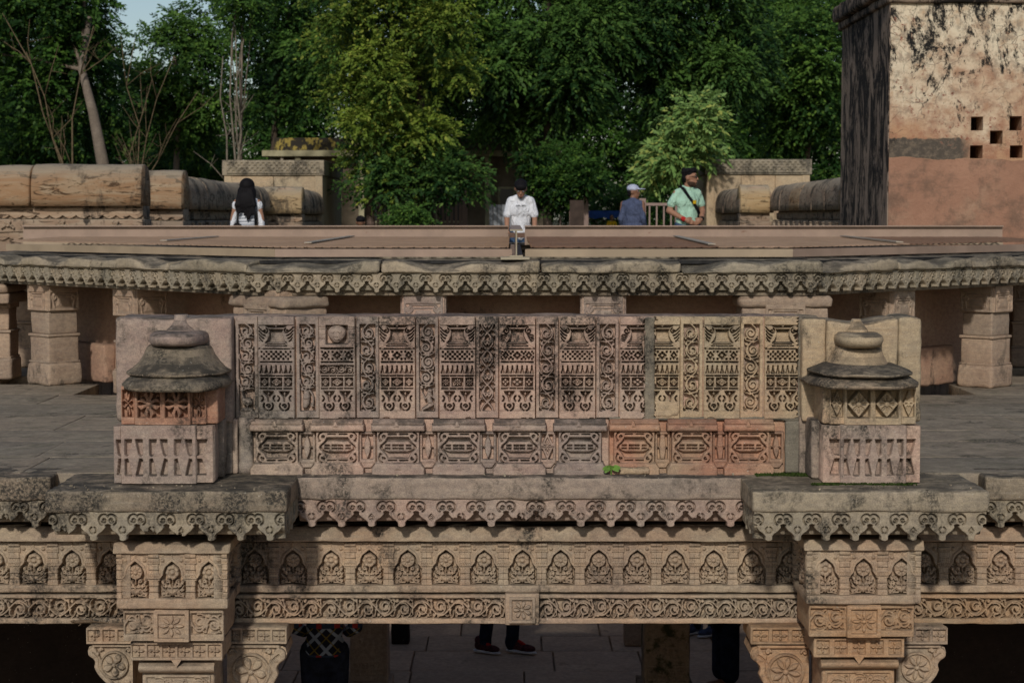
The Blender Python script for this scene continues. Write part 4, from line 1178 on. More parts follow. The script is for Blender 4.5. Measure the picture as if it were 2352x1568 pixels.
def capital(label, px, mats):
    YC = 10.38
    o = thing('column_capital', label, 'capital', (0, YC, 0))
    z = lambda p, dy=0: WZ(p, YC + dy)
    a, b = px['niche']; x0, x1 = WX(a, YC), WX(b, YC)
    y0, y1, y2 = px['ny']
    def ms(P):
        f = np.clip((P[:, 2] - z(y0 + 22)) / .06, 0, 1); P[:, 1] += np.where(P[:, 1] < .08, .04 * f, 0); return P
    stone('moulding', x0 - .018, x1 + .018, -.015, .5, z(y0 + 24), z(y0), mats[0], o, r=.012, amp=.004, cell=.04, warp=ms)
    w = (x1 - x0) / 3; zn = z(y1)
    for i in range(3): link('niche', nm_[(i + px['k']) % 4], o, (x0 + i * w, .036, zn), 0, mats[0], (w / .22245, 1, (z(y0 + 24) - zn) / .2501))
    for sx, xx in ((-1, x0 + .002), (1, x1 - .002)):
        link('niche', nm_[px['k'] % 4], o, (xx + (-.034 if sx < 0 else .034) * -1, .57 if sx < 0 else .01, zn), -math.pi / 2 if sx < 0 else math.pi / 2, mats[0], (.56 / .22245, 1, (z(y0 + 24) - zn) / .2501))
    stone('capital_core', x0 + .06, x1 - .06, .06, .70, z(px['ry']), z(y0 + 4), mats[0], o, r=.01, amp=.003, cell=.1)
    stone('ledge', x0 - .003, x1 + .003, -.004, .5, z(y2), zn + .001, mats[0], o, r=.01, amp=.004, cell=.04)
    # rosette course
    c0, c1 = px['ros']; d0, d1 = px['sq']; yr0, yr1 = y2, px['ry']
    xa, xb, xc, xd = WX(c0, YC + .03), WX(d0, YC + .03), WX(d1, YC + .03), WX(c1, YC + .03)
    stone('rosette_course', xa, xd, .055, .5, z(yr1), z(yr0) - .001, mats[1], o, r=.012, amp=.004, cell=.05)
    zz0, zz1 = z(yr1, .03), z(yr0, .03)
    for (u, v, kk) in ((xa, xb, 0), (xc, xd, 1)):
        S = Rel(0, 0, (v - u) * 1000, (zz1 - zz0) * 1000, .001, cell=.0026, base=.020)
        Wd, Hh = (v - u) * 1000, (zz1 - zz0) * 1000
        S.rect(8, Hh * .14, Wd - 8, Hh * .80, -.006)
        vine(S, 8, Hh * .14, Wd - 8, Hh * .80, 2, .018, 51 + kk + px['k'], 0, True)
        link('scroll_panel', S.finish(rough=.0014).mesh(depth=.03), o, (u, .05, zz0), 0, mats[1])
    stone('rosette_frame', xb, xc, .010, .08, zz0 - .006, zz1 + .002, mats[1], o, r=.008, amp=.003, cell=.03)
    q = min(xc - xb, zz1 - zz0)
    link('rosette', sq8, o, ((xb + xc) / 2, .016, zz0 + .002), 0, mats[1], ((xc - xb) * .98 / .19, 1, (zz1 - zz0) * .97 / .19))
    # flower band, torus, lower panel
    e0, e1 = px['fl']; xe, xf = WX(e0, YC + .06), WX(e1, YC + .06)
    zf0, zf1 = z(px['fy'][1], .06), z(px['fy'][0], .06)
    stone('band_core', xe, xf, .085, .5, zf0, zf1, mats[1], o, r=.01, amp=.003, cell=.05)
    link('flower_row', px['fm'], o, ((xe + xf) / 2, .082, zf0), 0, mats[1], ((xf - xe) / .52, 1, (zf1 - zf0) / .10))
    zc = z(px['fy'][1] - 2, .06)
    MB().prism([((xe + xf) / 2 - .03, zc), ((xe + xf) / 2, zc - .045), ((xe + xf) / 2 + .03, zc)], .062, .09).build('drop', mats[1], o)
    g0, g1 = px['to']; xg, xh = WX(g0, YC + .08), WX(g1, YC + .08)
    zt0, zt1 = z(px['ty'][1], .08), z(px['ty'][0], .08)
    def tor(P):
        u = np.clip((P[:, 2] - zt0) / (zt1 - zt0) * 2 - 1, -1, 1); P[:, 1] += np.where(P[:, 1] < .3, .045 * u * u, 0); return P
    stone('torus', xg, xh, .075, .5, zt0, zt1, mats[1], o, r=.006, amp=.003, cell=.014, warp=tor)
    stone('neck', xg + .01, xh - .01, .14, .5, z(1640), zt0 + .001, mats[1], o, r=.012, amp=.004, cell=.05)
    S = Rel(0, 0, (xh - xg - .06) * 1000, 150, .001, cell=.0026, base=.012); Wd = (xh - xg - .06) * 1000
    S.rect(10, 14, Wd - 10, 150, 0); vine(S, 20, 20, Wd - 20, 130, 3, .014, 77 + px['k'], 0, True)
    link('scroll_panel', S.finish().mesh(depth=.03), o, (xg + .03, .135, zt0 - .162), 0, mats[1])
    for br in px['br']: bracket(o, *br)
    return o
capital('tan capital with three flower niches and spread brackets, under the left pier', dict(
    niche=(260, 516), ny=(1247, 1374, 1398), ros=(275, 506), sq=(347, 429), ry=1471, fl=(290, 502), fy=(1475, 1516), fm=fr6, to=(307, 484), ty=(1521, 1549), k=0,
    br=((188, 292, 1441, 1479, 10.80, 1, M['tan'], (.25, .09), fr3, med7), (512, 652, 1440, 1479, 10.80, -1, M['tan'], (.30, .09), fr4, med6))), (M['tan'], M['tan']))
capital('reddish capital with three flower niches and round rosette brackets, under the right pier', dict(
    niche=(1859, 2123), ny=(1240, 1366, 1387), ros=(1866, 2108), sq=(1951, 2030), ry=1461, fl=(1878, 2087), fy=(1465, 1509), fm=fr5, to=(1895, 2075), ty=(1513, 1539), k=2,
    br=((1731, 1868, 1440, 1480, 10.80, 1, M['ochre'], (.25, .09), fr3, med8), (2072, 2187, 1440, 1480, 10.80, -1, M['tan'], (.25, .09), fr3, med8))), (M['tan'], M['ochre']))
# ------------------------------------------------------------------ octagonal well head
rg = random.Random(21)
octa = thing('well_head', 'low octagonal well head with stubby pillars and scalloped stone eave, behind the carved parapet', 'well head', (OCX, OCY, 0))
ZS1, ZS0 = WZ(598, 14.36), WZ(627, 14.36)        # eave slab top and underside
ofr = pendant_mesh(0, cell=.0034, k=2.86e-4)
side_len = 2 * OR * math.tan(math.radians(22.5))
def pil_face(w, h, corner):
    """carved head of a dwarf pillar"""
    R = Rel(0, 0, w * 1000, h * 1000, .001, cell=.0036, base=.016); Wd, Hh = w * 1000, h * 1000
    R.rect(Wd * .06, Hh * .36, Wd * .94, Hh * .92, .0)
    for sg in (-1, 1):
        cx_ = Wd * (.5 + sg * .34)
        R.stroke(spiral_pts(cx_, Hh * .52, Wd * .10, Wd * .02, 0 if sg > 0 else math.pi, sg * 1.2, 18), Wd * .03, Wd * .03, .016)
        R.stroke([(cx_ + sg * Wd * .09, Hh * .5), (cx_, Hh * .72), (cx_ - sg * Wd * .02, Hh * .9)], Wd * .04, Wd * .02, .014)
    R.stroke([(Wd * .16, Hh * .40), (Wd * .84, Hh * .40)], Wd * .018, Wd * .018, .016)
    R.stroke([(Wd * .2, Hh * .50), (Wd * .8, Hh * .50)], Wd * .02, Wd * .02, .010)
    R.poly([(Wd * .3, Hh * .56), (Wd * .7, Hh * .56), (Wd * .78, Hh * .88), (Wd * .22, Hh * .88)], .010, .006, Wd * .1)
    return R.finish(rough=.002, wear=.9).mesh(depth=.03, center=True)
pf = pil_face(.30, .25, False)
def pillar(parent, u, w_, rz_loc, mat, cush=False):
    """dwarf pillar: u along the side, w_ outward from the wall line"""
    e = empty('pillar', (u, w_, 0), rz_loc, parent)
    h = .155
    stone('base', -h - .03, h + .03, -h - .02, h + .02, 0, .20, mat, e, r=.03, amp=.008, cell=.05)
    stone('shaft', -h, h, -h, h, .198, .43, mat, e, r=.014, amp=.005, cell=.06)
    stone('ring', -h - .012, h + .012, -h - .012, h + .012, .428, .455, mat, e, r=.01, amp=.003, cell=.06)
    stone('upper_shaft', -h + .008, h - .008, -h + .008, h - .008, .453, .655, mat, e, r=.014, amp=.005, cell=.06)
    stone('head', -h - .008, h + .008, -h - .008, h + .008, .653, .93, mat, e, r=.012, amp=.005, cell=.05)
    for q in (0, 1, 3): link('carved_face', pf, e, ((h + .004) * (0, 1, 0, -1)[q], -(h + .004) * (1, 0, 0, 0)[q], .662), math.pi / 2 * q, mat)
    stone('lower_ring', -h - .010, h + .010, -h - .010, h + .010, .196, .214, mat, e, r=.007, amp=.003, cell=.06)
    if cush:
        stone('cushion', -.36, .36, -.24, .2, .795, .885, mat, e, r=.042, amp=.006, cell=.05)
        stone('cushion_neck', -.33, .33, -.21, .2, .70, .797, mat, e, r=.02, amp=.005, cell=.05)
        link('carved_face', pf, e, (0, -.222, .62), 0, mat)
    return e
for k in range(8):
    near = k in (0, 1, 7); seen = k in (0, 1, 2, 6, 7)
    th = math.radians(45 * k)
    # side frame: local x along the side, local -y outward
    f = empty('side', (0, 0, 0), th, octa)
    L = side_len
    n_st = 4 if near else 2
    cuts = [-L / 2] + [(-L / 2 + L * (i + 1) / n_st + rg.uniform(-.12, .12)) for i in range(n_st - 1)] + [L / 2]
    for i in range(n_st):
        a, b = cuts[i] + .004, cuts[i + 1] - .004
        ph = rg.uniform(0, 6); nw = rg.uniform(.8, 1.3); am_ = rg.uniform(.03, .065)
        def warp(P, a=a, b=b, ph=ph, nw=nw, am_=am_, first=(i == 0), last=(i == n_st - 1)):
            front = np.clip((-OR + .30 - P[:, 1]) / .30, 0, 1) * np.clip((P[:, 2] - ZS0) / (ZS1 - ZS0), 0, 1)
            wv = .5 + .5 * np.sin(P[:, 0] * 4.6 * nw + ph) + .35 * np.sin(P[:, 0] * 11 + ph * 2)
            P[:, 2] -= front * np.clip(wv, 0, 2) * am_ * 1.1
            P[:, 1] += front * np.clip(wv, 0, 2) * am_ * .8
            # mitre the ends of each side
            k_ = math.tan(math.radians(22.5))
            if first: P[:, 0] = np.where(P[:, 0] < a + .25, np.maximum(P[:, 0], P[:, 1] * k_ + .003), P[:, 0])
            if last: P[:, 0] = np.where(P[:, 0] > b - .25, np.minimum(P[:, 0], -P[:, 1] * k_ - .003), P[:, 0])
            return P
        x_a, x_b = (a - .06 if i == 0 else a), (b + .06 if i == n_st - 1 else b)
        stone('eave_stone', x_a, x_b, -OR - .035, -OR + .62, ZS0, ZS1, M['grey'], f, r=.025, amp=.009, cell=.045 if near else .2, freq=7, warp=warp)
    if seen:
        n_p = 29 if k == 0 else 28
        pw = L / n_p
        for i in range(n_p):
            link('pendant', ofr, f, (-L / 2 + (i + .5) * pw, -OR, ZS0 - .152), 0, M['grey'], (pw / (550 * 2.86e-4) * 1.003, 1, 1))
    stone('fringe_back', -L / 2 + .02, L / 2 - .02, -OR + .06, -OR + .5, ZS0 - .135, ZS0 - .002, M['grey'], f, r=.01, amp=.004, cell=.2)
    stone('lintel', -L / 2 + .02, L / 2 - .02, -OR + .10, -OR + .95, ZS0 - .175, ZS0 - .133, M['crust'], f, r=.008, amp=.004, cell=.2)
    # recessed wall with a red plinth stone
    stone('wall', -L / 2 + .38, L / 2 - .38, -OR + .82, -OR + .98, -.01, ZS0 - .14, M['plaster_red'], f, r=.01, amp=.006, cell=.15)
    if seen:
        for j in range(4):
            a = -L / 2 + .42 + j * (L - .84) / 4
            if j in (0, 2): stone('plinth_stone', a, a + (L - .84) / 4 - .02, -OR + .70, -OR + .83, -.01, .34, M['plaster_red'], f, r=.03, amp=.012, cell=.08)
        for j, u in enumerate({0: (-.85, .53), 7: (.283, -1.076), 1: (-.837, .704)}.get(k, (-L / 6, L / 6))):
            pillar(f, u, -OR + .30, 0, (M['dim'] if k else M['pink']), False)
    # corner pillar with cushion at the end of each side
    if seen or k == 3:
        e = pillar(f, (1.92 if k == 0 else L / 2 - .02), -OR + .32, math.radians(0), M['dim'], True)
for f in [c for c in octa.children if c.name.split('.')[0] == 'side']:
    th = f.rotation_euler.z; Rm = Matrix.Rotation(th, 4, 'Z')
    for ch in list(f.children):
        ch.location = Rm @ ch.location; ch.rotation_euler.z += th; ch.parent = octa
    bpy.data.objects.remove(f)
# dark felt on the inner ledge under the grating
fm = MB()
for k in range(8):
    a, b, c_, d = octo(5.08, k, 0, 0), octo(5.08, (k + 1) % 8, 0, 0), octo(4.5, (k + 1) % 8, 0, 0), octo(4.5, k, 0, 0)
    fm.add([(p.x, p.y, ZS1 - .005) for p in (a, b, c_, d)] + [(p.x, p.y, ZS1 - .03) for p in (a, b, c_, d)], [(0, 1, 2, 3), (7, 6, 5, 4), (2, 6, 7, 3), (0, 4, 5, 1)])
fm.build('roof_felt', M['felt'], octa)

# ------------------------------------------------------------------ steel grating over the well
def ibeam(name, p, q, h, bf, tf, tw, mat, parent):
    m = MB(); p, q = Vector(p), Vector(q); up = Vector((0, 0, 1))
    m.bar(p - up * tf / 2, q - up * tf / 2, bf, tf); m.bar(p - up * (h - tf / 2), q - up * (h - tf / 2), bf, tf); m.bar(p - up * h / 2, q - up * h / 2, tw, h - 2 * tf - .002)
    return m.build(name, mat, parent)
ZT = WZ(518, 19.6)
XL, XR = WX(58, 19.6), WX(2298, 19.6)
cb = thing('steel_cross_beam', 'long brown steel cross beam spanning the well head, in front of the people', 'beam', (0, 19.6, 0))
xm = WX(1183, 19.6)
ibeam('beam_half', (XL, 0, ZT), (xm - .07, 0, ZT), .20, .10, .012, .010, M['steel'], cb)
ibeam('beam_half', (xm + .10, 0, ZT), (XR, 0, ZT), .20, .10, .012, .010, M['steel'], cb)
for s_, a, b in ((-1, XL, xm - .07), (1, xm + .10, XR)):
    MB().box(a + .02, b - .02, -.10, -.052, ZT - .196, ZT - .135).build('angle_ledge', M['steel2'], cb)
ib = thing('steel_i_beam', 'short rusty steel I-beam seen end-on at the middle of the grating', 'beam', (WX(1186, 14.5), 14.5, 0))
zt_i = WZ(527, 14.5); h_i = zt_i - WZ(590, 14.5)
ibeam('beam', (0, 0.02, zt_i), (0, 5.05, ZT + .004), h_i, .098, .011, .010, M['steel'], ib)
ibeam('cut_end', (0, 0, zt_i + .0005), (0, .02, zt_i + .0005), h_i + .001, .100, .012, .011, M['rustend'], ib)
MB().box(-.12, .10, -.05, .2, zt_i - h_i - .02, zt_i - h_i - .001).build('bearing_plate', M['rustend'], ib)
# edge channels follow the octagon, left and right halves
GR = 4.86
zc1, zc0 = WZ(572, 14.74), WZ(590, 14.74)
def gpt(R, k): return octo(R, k) 
edges = []
xmL, xmR = WX(1176, 14.74), WX(1206, 14.74)
for k in range(8):
    a, b = gpt(GR, (k - 1) % 8), gpt(GR, k)
    edges.append((a, b))
chn = ['front left', 'front right', 'right', 'rear right', 'rear', 'rear left', 'left']
def channel(p, q, label, mat):
    o = thing('edge_channel', label, 'steel channel', tuple((p + q) / 2))
    d = (q - p); c_ = (p + q) / 2
    n = Vector((-d.y, d.x, 0)).normalized()
    if n.dot(Vector((OCX, OCY, 0)) - c_) < 0: n = -n
    p, q = p - c_, q - c_
    m = MB(); up = Vector((0, 0, 1))
    m.bar(p + up * (zc0 + zc1) / 2, q + up * (zc0 + zc1) / 2, .008, zc1 - zc0)
    m.bar(p + n * .03 + up * (zc1 - .004), q + n * .03 + up * (zc1 - .004), .052, .008)
    m.bar(p + n * .03 + up * (zc0 + .004), q + n * .03 + up * (zc0 + .004), .052, .008)
    m.build('channel', mat, o); return o
fa, fb = gpt(GR, 7), gpt(GR, 0)
channel(fa, Vector((xmL, fa.y, 0)), 'pinkish steel edge channel along the near left of the grating', M['steel'])
channel(Vector((xmR, fb.y, 0)), fb, 'tan steel edge channel along the near right of the grating', M['steel2'])
channel(gpt(GR, 6), gpt(GR, 7), 'brown steel edge channel slanting back at the left of the grating', M['steel2'])
channel(gpt(GR, 0), gpt(GR, 1), 'brown steel edge channel slanting back at the right of the grating', M['steel'])
# woven wire panels, sloping up from the edge to the cross beam
def zmesh(y): return zc1 + .012 + (ZT - .135 - zc1) * np.clip((y - 14.8) / 4.7, 0, 1)
def inside(x, y, R):
    dx, dy = x - OCX, y - OCY
    return max(abs(dx * math.cos(math.radians(45 * q)) + dy * math.sin(math.radians(45 * q))) for q in range(4)) < R
def wire_panel(label, x0, x1, y0, y1, mat, step=.085, w=.011, ground=0):
    o = thing('wire_panel', label, 'mesh panel', ((x0 + x1) / 2, y0, 0))
    m = MB(); cx_ = (x0 + x1) / 2
    def clip(p, q):
        n = 60; pts = [p + (q - p) * i / n for i in range(n + 1)]
        ins = [r for r in pts if inside(r.x, r.y, GR - .04)]
        return (ins[0], ins[-1]) if len(ins) > 1 else None
    for dgn in (1, -1):
        c_ = -(y1 - y0) - (x1 - x0)
        while c_ < (x1 - x0) + (y1 - y0):
            # diagonal wires  x = x0 + c_ + t, y = y0 + t  (or mirrored)
            pts = []
            t0, t1 = 0.0, (y1 - y0)
            if dgn > 0: lo, hi = max(t0, -c_), min(t1, (x1 - x0) - c_)
            else: lo, hi = max(t0, c_ - (x1 - x0)), min(t1, c_)
            if hi - lo > .05:
                p = Vector((x0 + c_ + dgn * lo, y0 + lo, 0)); q = Vector((x0 + c_ + dgn * hi, y0 + hi, 0))
                r = clip(p, q)
                if r:
                    a, b = r
                    a = Vector((a.x - cx_, a.y - y0, zmesh(a.y) + (.006 if dgn > 0 else 0))); b = Vector((b.x - cx_, b.y - y0, zmesh(b.y) + (.006 if dgn > 0 else 0)))
                    m.bar(a, b, w, .008)
            c_ += step * 1.414
    m.build('mesh', mat, o); return o
xs_ = [OCX - GR, -3.0, -1.62, xmL - .03], [xmR + .05, 1.62, 3.35, OCX + GR]
wire_panel('pale pink wire mesh panel at the left corner of the grating', xs_[0][0], xs_[0][1], 14.85, 19.5, M['wire'])
wire_panel('pale wire mesh panel left of centre, between the two left strips', xs_[0][1], xs_[0][2], 14.8, 19.5, M['wire'])
wire_panel('pink wire mesh panel just left of the end-on beam', xs_[0][2], xs_[0][3], 14.8, 19.5, M['wire'])
wire_panel('dark rusted wire mesh panel just right of the end-on beam', xs_[1][0], xs_[1][1], 14.8, 19.5, M['wire2'])
wire_panel('pale pink wire mesh panel right of centre, between the two right strips', xs_[1][1], xs_[1][2], 14.8, 19.5, M['wire'])
wire_panel('rusted wire mesh panel at the right corner of the grating', xs_[1][2], xs_[1][3], 14.85, 19.5, M['wire2'])
wire_panel('rear wire mesh panel behind the cross beam', OCX - GR, OCX + GR, 19.75, 24.4, M['wire2'], step=.12, w=.01)
def strip(label, a, b, mat):
    (x0, y0_), (x1, y1_) = a, b
    p, q = Vector((x0, y0_, zmesh(y0_) + .022)), Vector((x1, y1_, zmesh(y1_) + .022))
    c_ = (p + q) / 2; o = thing('steel_strip', label, 'steel strip', (c_.x, c_.y, 0))
    d = Vector((c_.x, c_.y, 0)); MB().bar(p - d, q - d, .06, .008).build('strip', mat, o)
strip('grey steel strip lying across the mesh, far left', (-3.05, 16.6), (-2.95, 18.9), M['strip'])
strip('grey steel strip lying across the mesh, left of centre', (-1.68, 15.6), (-1.62, 19.2), M['strip'])
strip('worn pale steel strip lying across the mesh, right of centre', (1.58, 15.0), (1.66, 19.2), M['strip'])
strip('grey steel strip lying across the mesh, far right', (3.25, 15.9), (3.35, 19.2), M['strip'])

# ------------------------------------------------------------------ pillar feet on the lower landing
def stub(label, pxl, pxr, Y, mat, top=-.62, moss=False):
    x0, x1 = WX(pxl, Y), WX(pxr, Y); c_ = (x0 + x1) / 2; h = (x1 - x0) / 2
    o = thing('landing_pillar', label, 'pillar', (c_, Y + h, LOWZ))
    s = stone
    s('plinth', -h * 1.25, h * 1.25, -h * 1.25, h * 1.25, 0, .26, mat, o, r=.02, amp=.006)
    s('panel_block', -h * 1.02, h * 1.02, -h * 1.02, h * 1.02, .258, .88, mat, o, r=.015, amp=.006)
    s('ring', -h * 1.1, h * 1.1, -h * 1.1, h * 1.1, .876, .99, mat, o, r=.05, amp=.006)
    s('shaft', -h * .85, h * .85, -h * .85, h * .85, .985, top - LOWZ, mat, o, r=.015, amp=.006)
    R = Rel(0, 0, 1000, 1300, 2 * h * .00098, cell=.005, base=.012)
    R.rect(80, 60, 920, 900, .004); R.poly([(500, 250), (560, 420), (720, 660), (820, 860), (180, 860), (280, 660), (440, 420)], .014, .004, 60)
    for i in range(14): R.disc(300 + (i * 137) % 420, 560 + (i * 61) % 280, 36, .022, .008)
    for i in range(4):
        R.rect(60 + i * 225, 960, 255 + i * 225, 1200, .0); rosette(R, 157 + i * 225, 1080, 88, 6, .012)
    link('carved_panel', R.finish(rough=.002).mesh(depth=.02), o, (-h * .98, -h * 1.02 - .002, .27), 0, mat, (1, 1, .60 / (1300 * 2 * h * .00098)))
    return o
stub('carved brown pillar foot on the lower landing, beside the patterned top', 800, 886, 16.4, M['pale'])
stub('mossy dark pillar foot on the lower landing, right of the sneakers', 1484, 1588, 16.2, M['mossy'])
stub('plain far pillar base on the landing behind the carved brown foot', 900, 933, 19.0, M['shade_dark'])
stub('plain brown far pillar base on the landing behind the mossy foot', 1441, 1478, 18.9, M['dim'])

# ------------------------------------------------------------------ tower on the right
def tower_mat(side):
    t = NT('tower_plaster_side' if side else 'tower_plaster_front')
    P = t.sep(); z = P[2]
    p = t.pos()
    n1 = t.noise(1.4, p, 6, .65); n2 = t.noise(5, p, 8, .7); n3 = t.noise(14, p, 8, .72); n4 = t.noise(2.6, t.pos(shift=(5, 2, 1)), 7, .7)
    zn = t.math('ADD', z, t.math('MULTIPLY', t.math('SUBTRACT', n4, .5), .5))
    cream = t.mix(t.ramp(n2, .44, .68), (.68, .58, .42), (.46, .31, .19))
    ochre = t.mix(t.ramp(n2, .38, .62), (.45, .27, .155), (.33, .16, .095))
    pinkp = t.mix(t.ramp(n1, .35, .68), (.29, .155, .10), (.36, .20, .13))
    pinkp = t.mix(t.math('MULTIPLY', t.ramp(t.noise(.9, t.pos(shift=(2, 8, 0)), 6, .6), .55, .72), .7), pinkp, (.45, .33, .22))
    grime = t.ramp(t.noise(2.0, t.pos(shift=(3, 3, 3)), 8, .72), .46, .62)
    pinkp = t.mix(t.math('MULTIPLY', grime, .7), pinkp, (.13, .085, .06))
    cream = t.mix(t.math('MULTIPLY', t.ramp(t.noise(8, t.pos(shift=(7, 1, 3)), 8, .75), .48, .60), .6), cream, (.20, .17, .13))
    zc = WZ(365, 22.0); zg = WZ(318, 22.0); zo = WZ(210, 22.0)
    body = t.mix(t.ramp(t.math('ADD', z, t.math('MULTIPLY', t.math('SUBTRACT', n1, .5), 2.6)), zo - .7, zo + .6), ochre, cream)
    px_ = t.math('ADD', P[0], t.math('MULTIPLY', t.math('SUBTRACT', n4, .5), .4))
    grey = t.mix(t.ramp(n3, .45, .6), (.085, .07, .055), (.16, .125, .09))
    leftm = t.math('SUBTRACT', 1.0, t.ramp(px_, WX(2205, 22) - .05, WX(2225, 22) + .02))
    if side: leftm = 0.0
    zt2 = t.math('ADD', z, t.math('MULTIPLY', t.math('SUBTRACT', t.noise(2.2, t.pos(shift=(1, 1, 4)), 5, .6), .5), .16))
    gm_ = t.math('MULTIPLY', t.ramp(zt2, zc - .0, zc + .012), t.math('SUBTRACT', 1.0, t.ramp(t.math('ADD', z, t.math('MULTIPLY', t.math('SUBTRACT', n2, .5), .16)), zg - .01, zg + .01)))
    col = t.mix(t.ramp(zt2, zc - .004, zc + .006), pinkp, body)
    col = t.mix(t.math('MULTIPLY', gm_, leftm), col, grey)
    # peeled brick-red patches
    col = t.mix(t.math('MULTIPLY', t.ramp(n3, .56, .60), t.math('MULTIPLY', t.ramp(n1, .5, .62), t.ramp(z, zc, zc + .1))), col, (.25, .10, .065))
    # black mould: runs and clusters with their own outlines
    mv = t.math('ADD', t.math('MULTIPLY', t.noise(2.1, t.pos((1.3, 1.3, .7), shift=(4, 0, 1)), 10, .78, .9), .6), t.math('MULTIPLY', t.noise(9, t.pos((1, 1, .5), shift=(2, 2, 2)), 8, .8), .4))
    hi = t.ramp(z, WZ(300, 22), WZ(60, 22))
    thr = t.math('ADD', mv, t.math('MULTIPLY', hi, .05))
    bm_ = t.math('MULTIPLY', t.ramp(thr, .545, .585), t.ramp(z, zc, zc + .3))
    bm_ = t.math('MULTIPLY', bm_, t.ramp(n3, .34, .5))
    cr = t.n('ShaderNodeTexVoronoi', feature='DISTANCE_TO_EDGE'); cr.inputs['Scale'].default_value = 5.5
    dn = t.n('ShaderNodeMix', data_type='VECTOR'); 
    dn.inputs[0].default_value = .12; t.l(p, dn.inputs[4])
    nn = t.n('ShaderNodeTexNoise'); nn.inputs['Scale'].default_value = 6; t.l(p, nn.inputs['Vector']); t.l(nn.outputs[1], dn.inputs[5])
    t.l(dn.outputs[1], cr.inputs['Vector'])
    crk = t.math('MULTIPLY', t.math('SUBTRACT', 1.0, t.ramp(cr.outputs[0], .0, .035)), t.math('MULTIPLY', t.ramp(n4, .45, .6), t.ramp(z, zc, zc + .2)))
    col = t.mix(t.math('MULTIPLY', crk, .7), col, (.06, .045, .035))
    col = t.mix(bm_, col, (.014, .013, .012))
    if side:
        sv = t.noise(2.2, t.pos((1, 1.2, .5)), 9, .78, 1.2)
        fv = t.noise(9, t.pos((1, 1.4, .75)), 8, .8)
        gr = t.mix(t.ramp(fv, .4, .65), (.22, .165, .125), (.34, .25, .18))
        bl = t.ramp(t.math('ADD', t.math('MULTIPLY', sv, .75), t.math('MULTIPLY', fv, .3)), .485, .555)
        col = t.mix(bl, gr, (.016, .013, .011))
    t.bump(t.math('ADD', n3, t.math('MULTIPLY', n2, 1.5)), .6, .03)
    return t.out(col)
M['towf'] = tower_mat(False); M['tows'] = tower_mat(True)
YT = 22.0
tx0 = WX(2036, YT); tz = WZ(8, YT)
tow = thing('tower', 'tall weathered plaster tower with black mould and five square pigeon holes', 'tower', (tx0, YT, 0))
# front wall with five real recesses
holes = [(2222, 2250, 268, 300), (2310, 2338, 267, 300), (2266, 2295, 300, 331), (2221, 2250, 334, 364), (2312, 2341, 334, 363)]
xr = 3.4
gx = sorted(set([0, xr] + [WX(h[i], YT) - tx0 for h in holes for i in (0, 1)])); gz = sorted(set([-.02, tz] + [WZ(h[i], YT) for h in holes for i in (2, 3)]))
m = MB()
def isin(xa, za):
    for h in holes:
        if WX(h[0], YT) - tx0 < xa < WX(h[1], YT) - tx0 and WZ(h[3], YT) < za < WZ(h[2], YT): return True
    return False
for i in range(len(gx) - 1):
    for j in range(len(gz) - 1):
        if not isin((gx[i] + gx[i + 1]) / 2, (gz[j] + gz[j + 1]) / 2):
            m.add([(gx[i], 0, gz[j]), (gx[i + 1], 0, gz[j]), (gx[i + 1], 0, gz[j + 1]), (gx[i], 0, gz[j + 1])], [(0, 1, 2, 3)])
for h in holes:
    a, b, c_, d = WX(h[0], YT) - tx0, WX(h[1], YT) - tx0, WZ(h[3], YT), WZ(h[2], YT)
    e = .9
    m.add([(a, 0, c_), (b, 0, c_), (b, 0, d), (a, 0, d), (a, e, c_), (b, e, c_), (b, e, d), (a, e, d)], [(0, 1, 5, 4), (1, 2, 6, 5), (2, 3, 7, 6), (3, 0, 4, 7), (4, 5, 6, 7)])
bm = bmesh.new(); mm = bpy.data.meshes.new('m'); mm.from_pydata(m.v, [], m.f); bm.from_mesh(mm); bmesh.ops.remove_doubles(bm, verts=bm.verts, dist=1e-4); bm.to_mesh(mm); bm.free()
link('front_wall', mm, tow, mat=M['towf'])
MB().box(.002, xr, .95, 3.15, -.02, tz).build('tower_body', M['towf'], tow)
ms_ = MB(); ms_.box(-.012, .002, .0, 3.15, -.02, tz); ms_.build('side_wall', M['tows'], tow)
stone('string_course', -.06, xr, -.06, 3.2, tz, tz + .10, M['tows'], tow, r=.03, amp=.01, cell=.15)
stone('cornice_band', -.13, xr, -.13, 3.26, tz + .102, tz + .30, M['tows'], tow, r=.04, amp=.015, cell=.15)
stone('parapet_band', .02, xr, .02, 3.1, tz + .302, tz + 1.0, M['tows'], tow, r=.03, amp=.01, cell=.2)

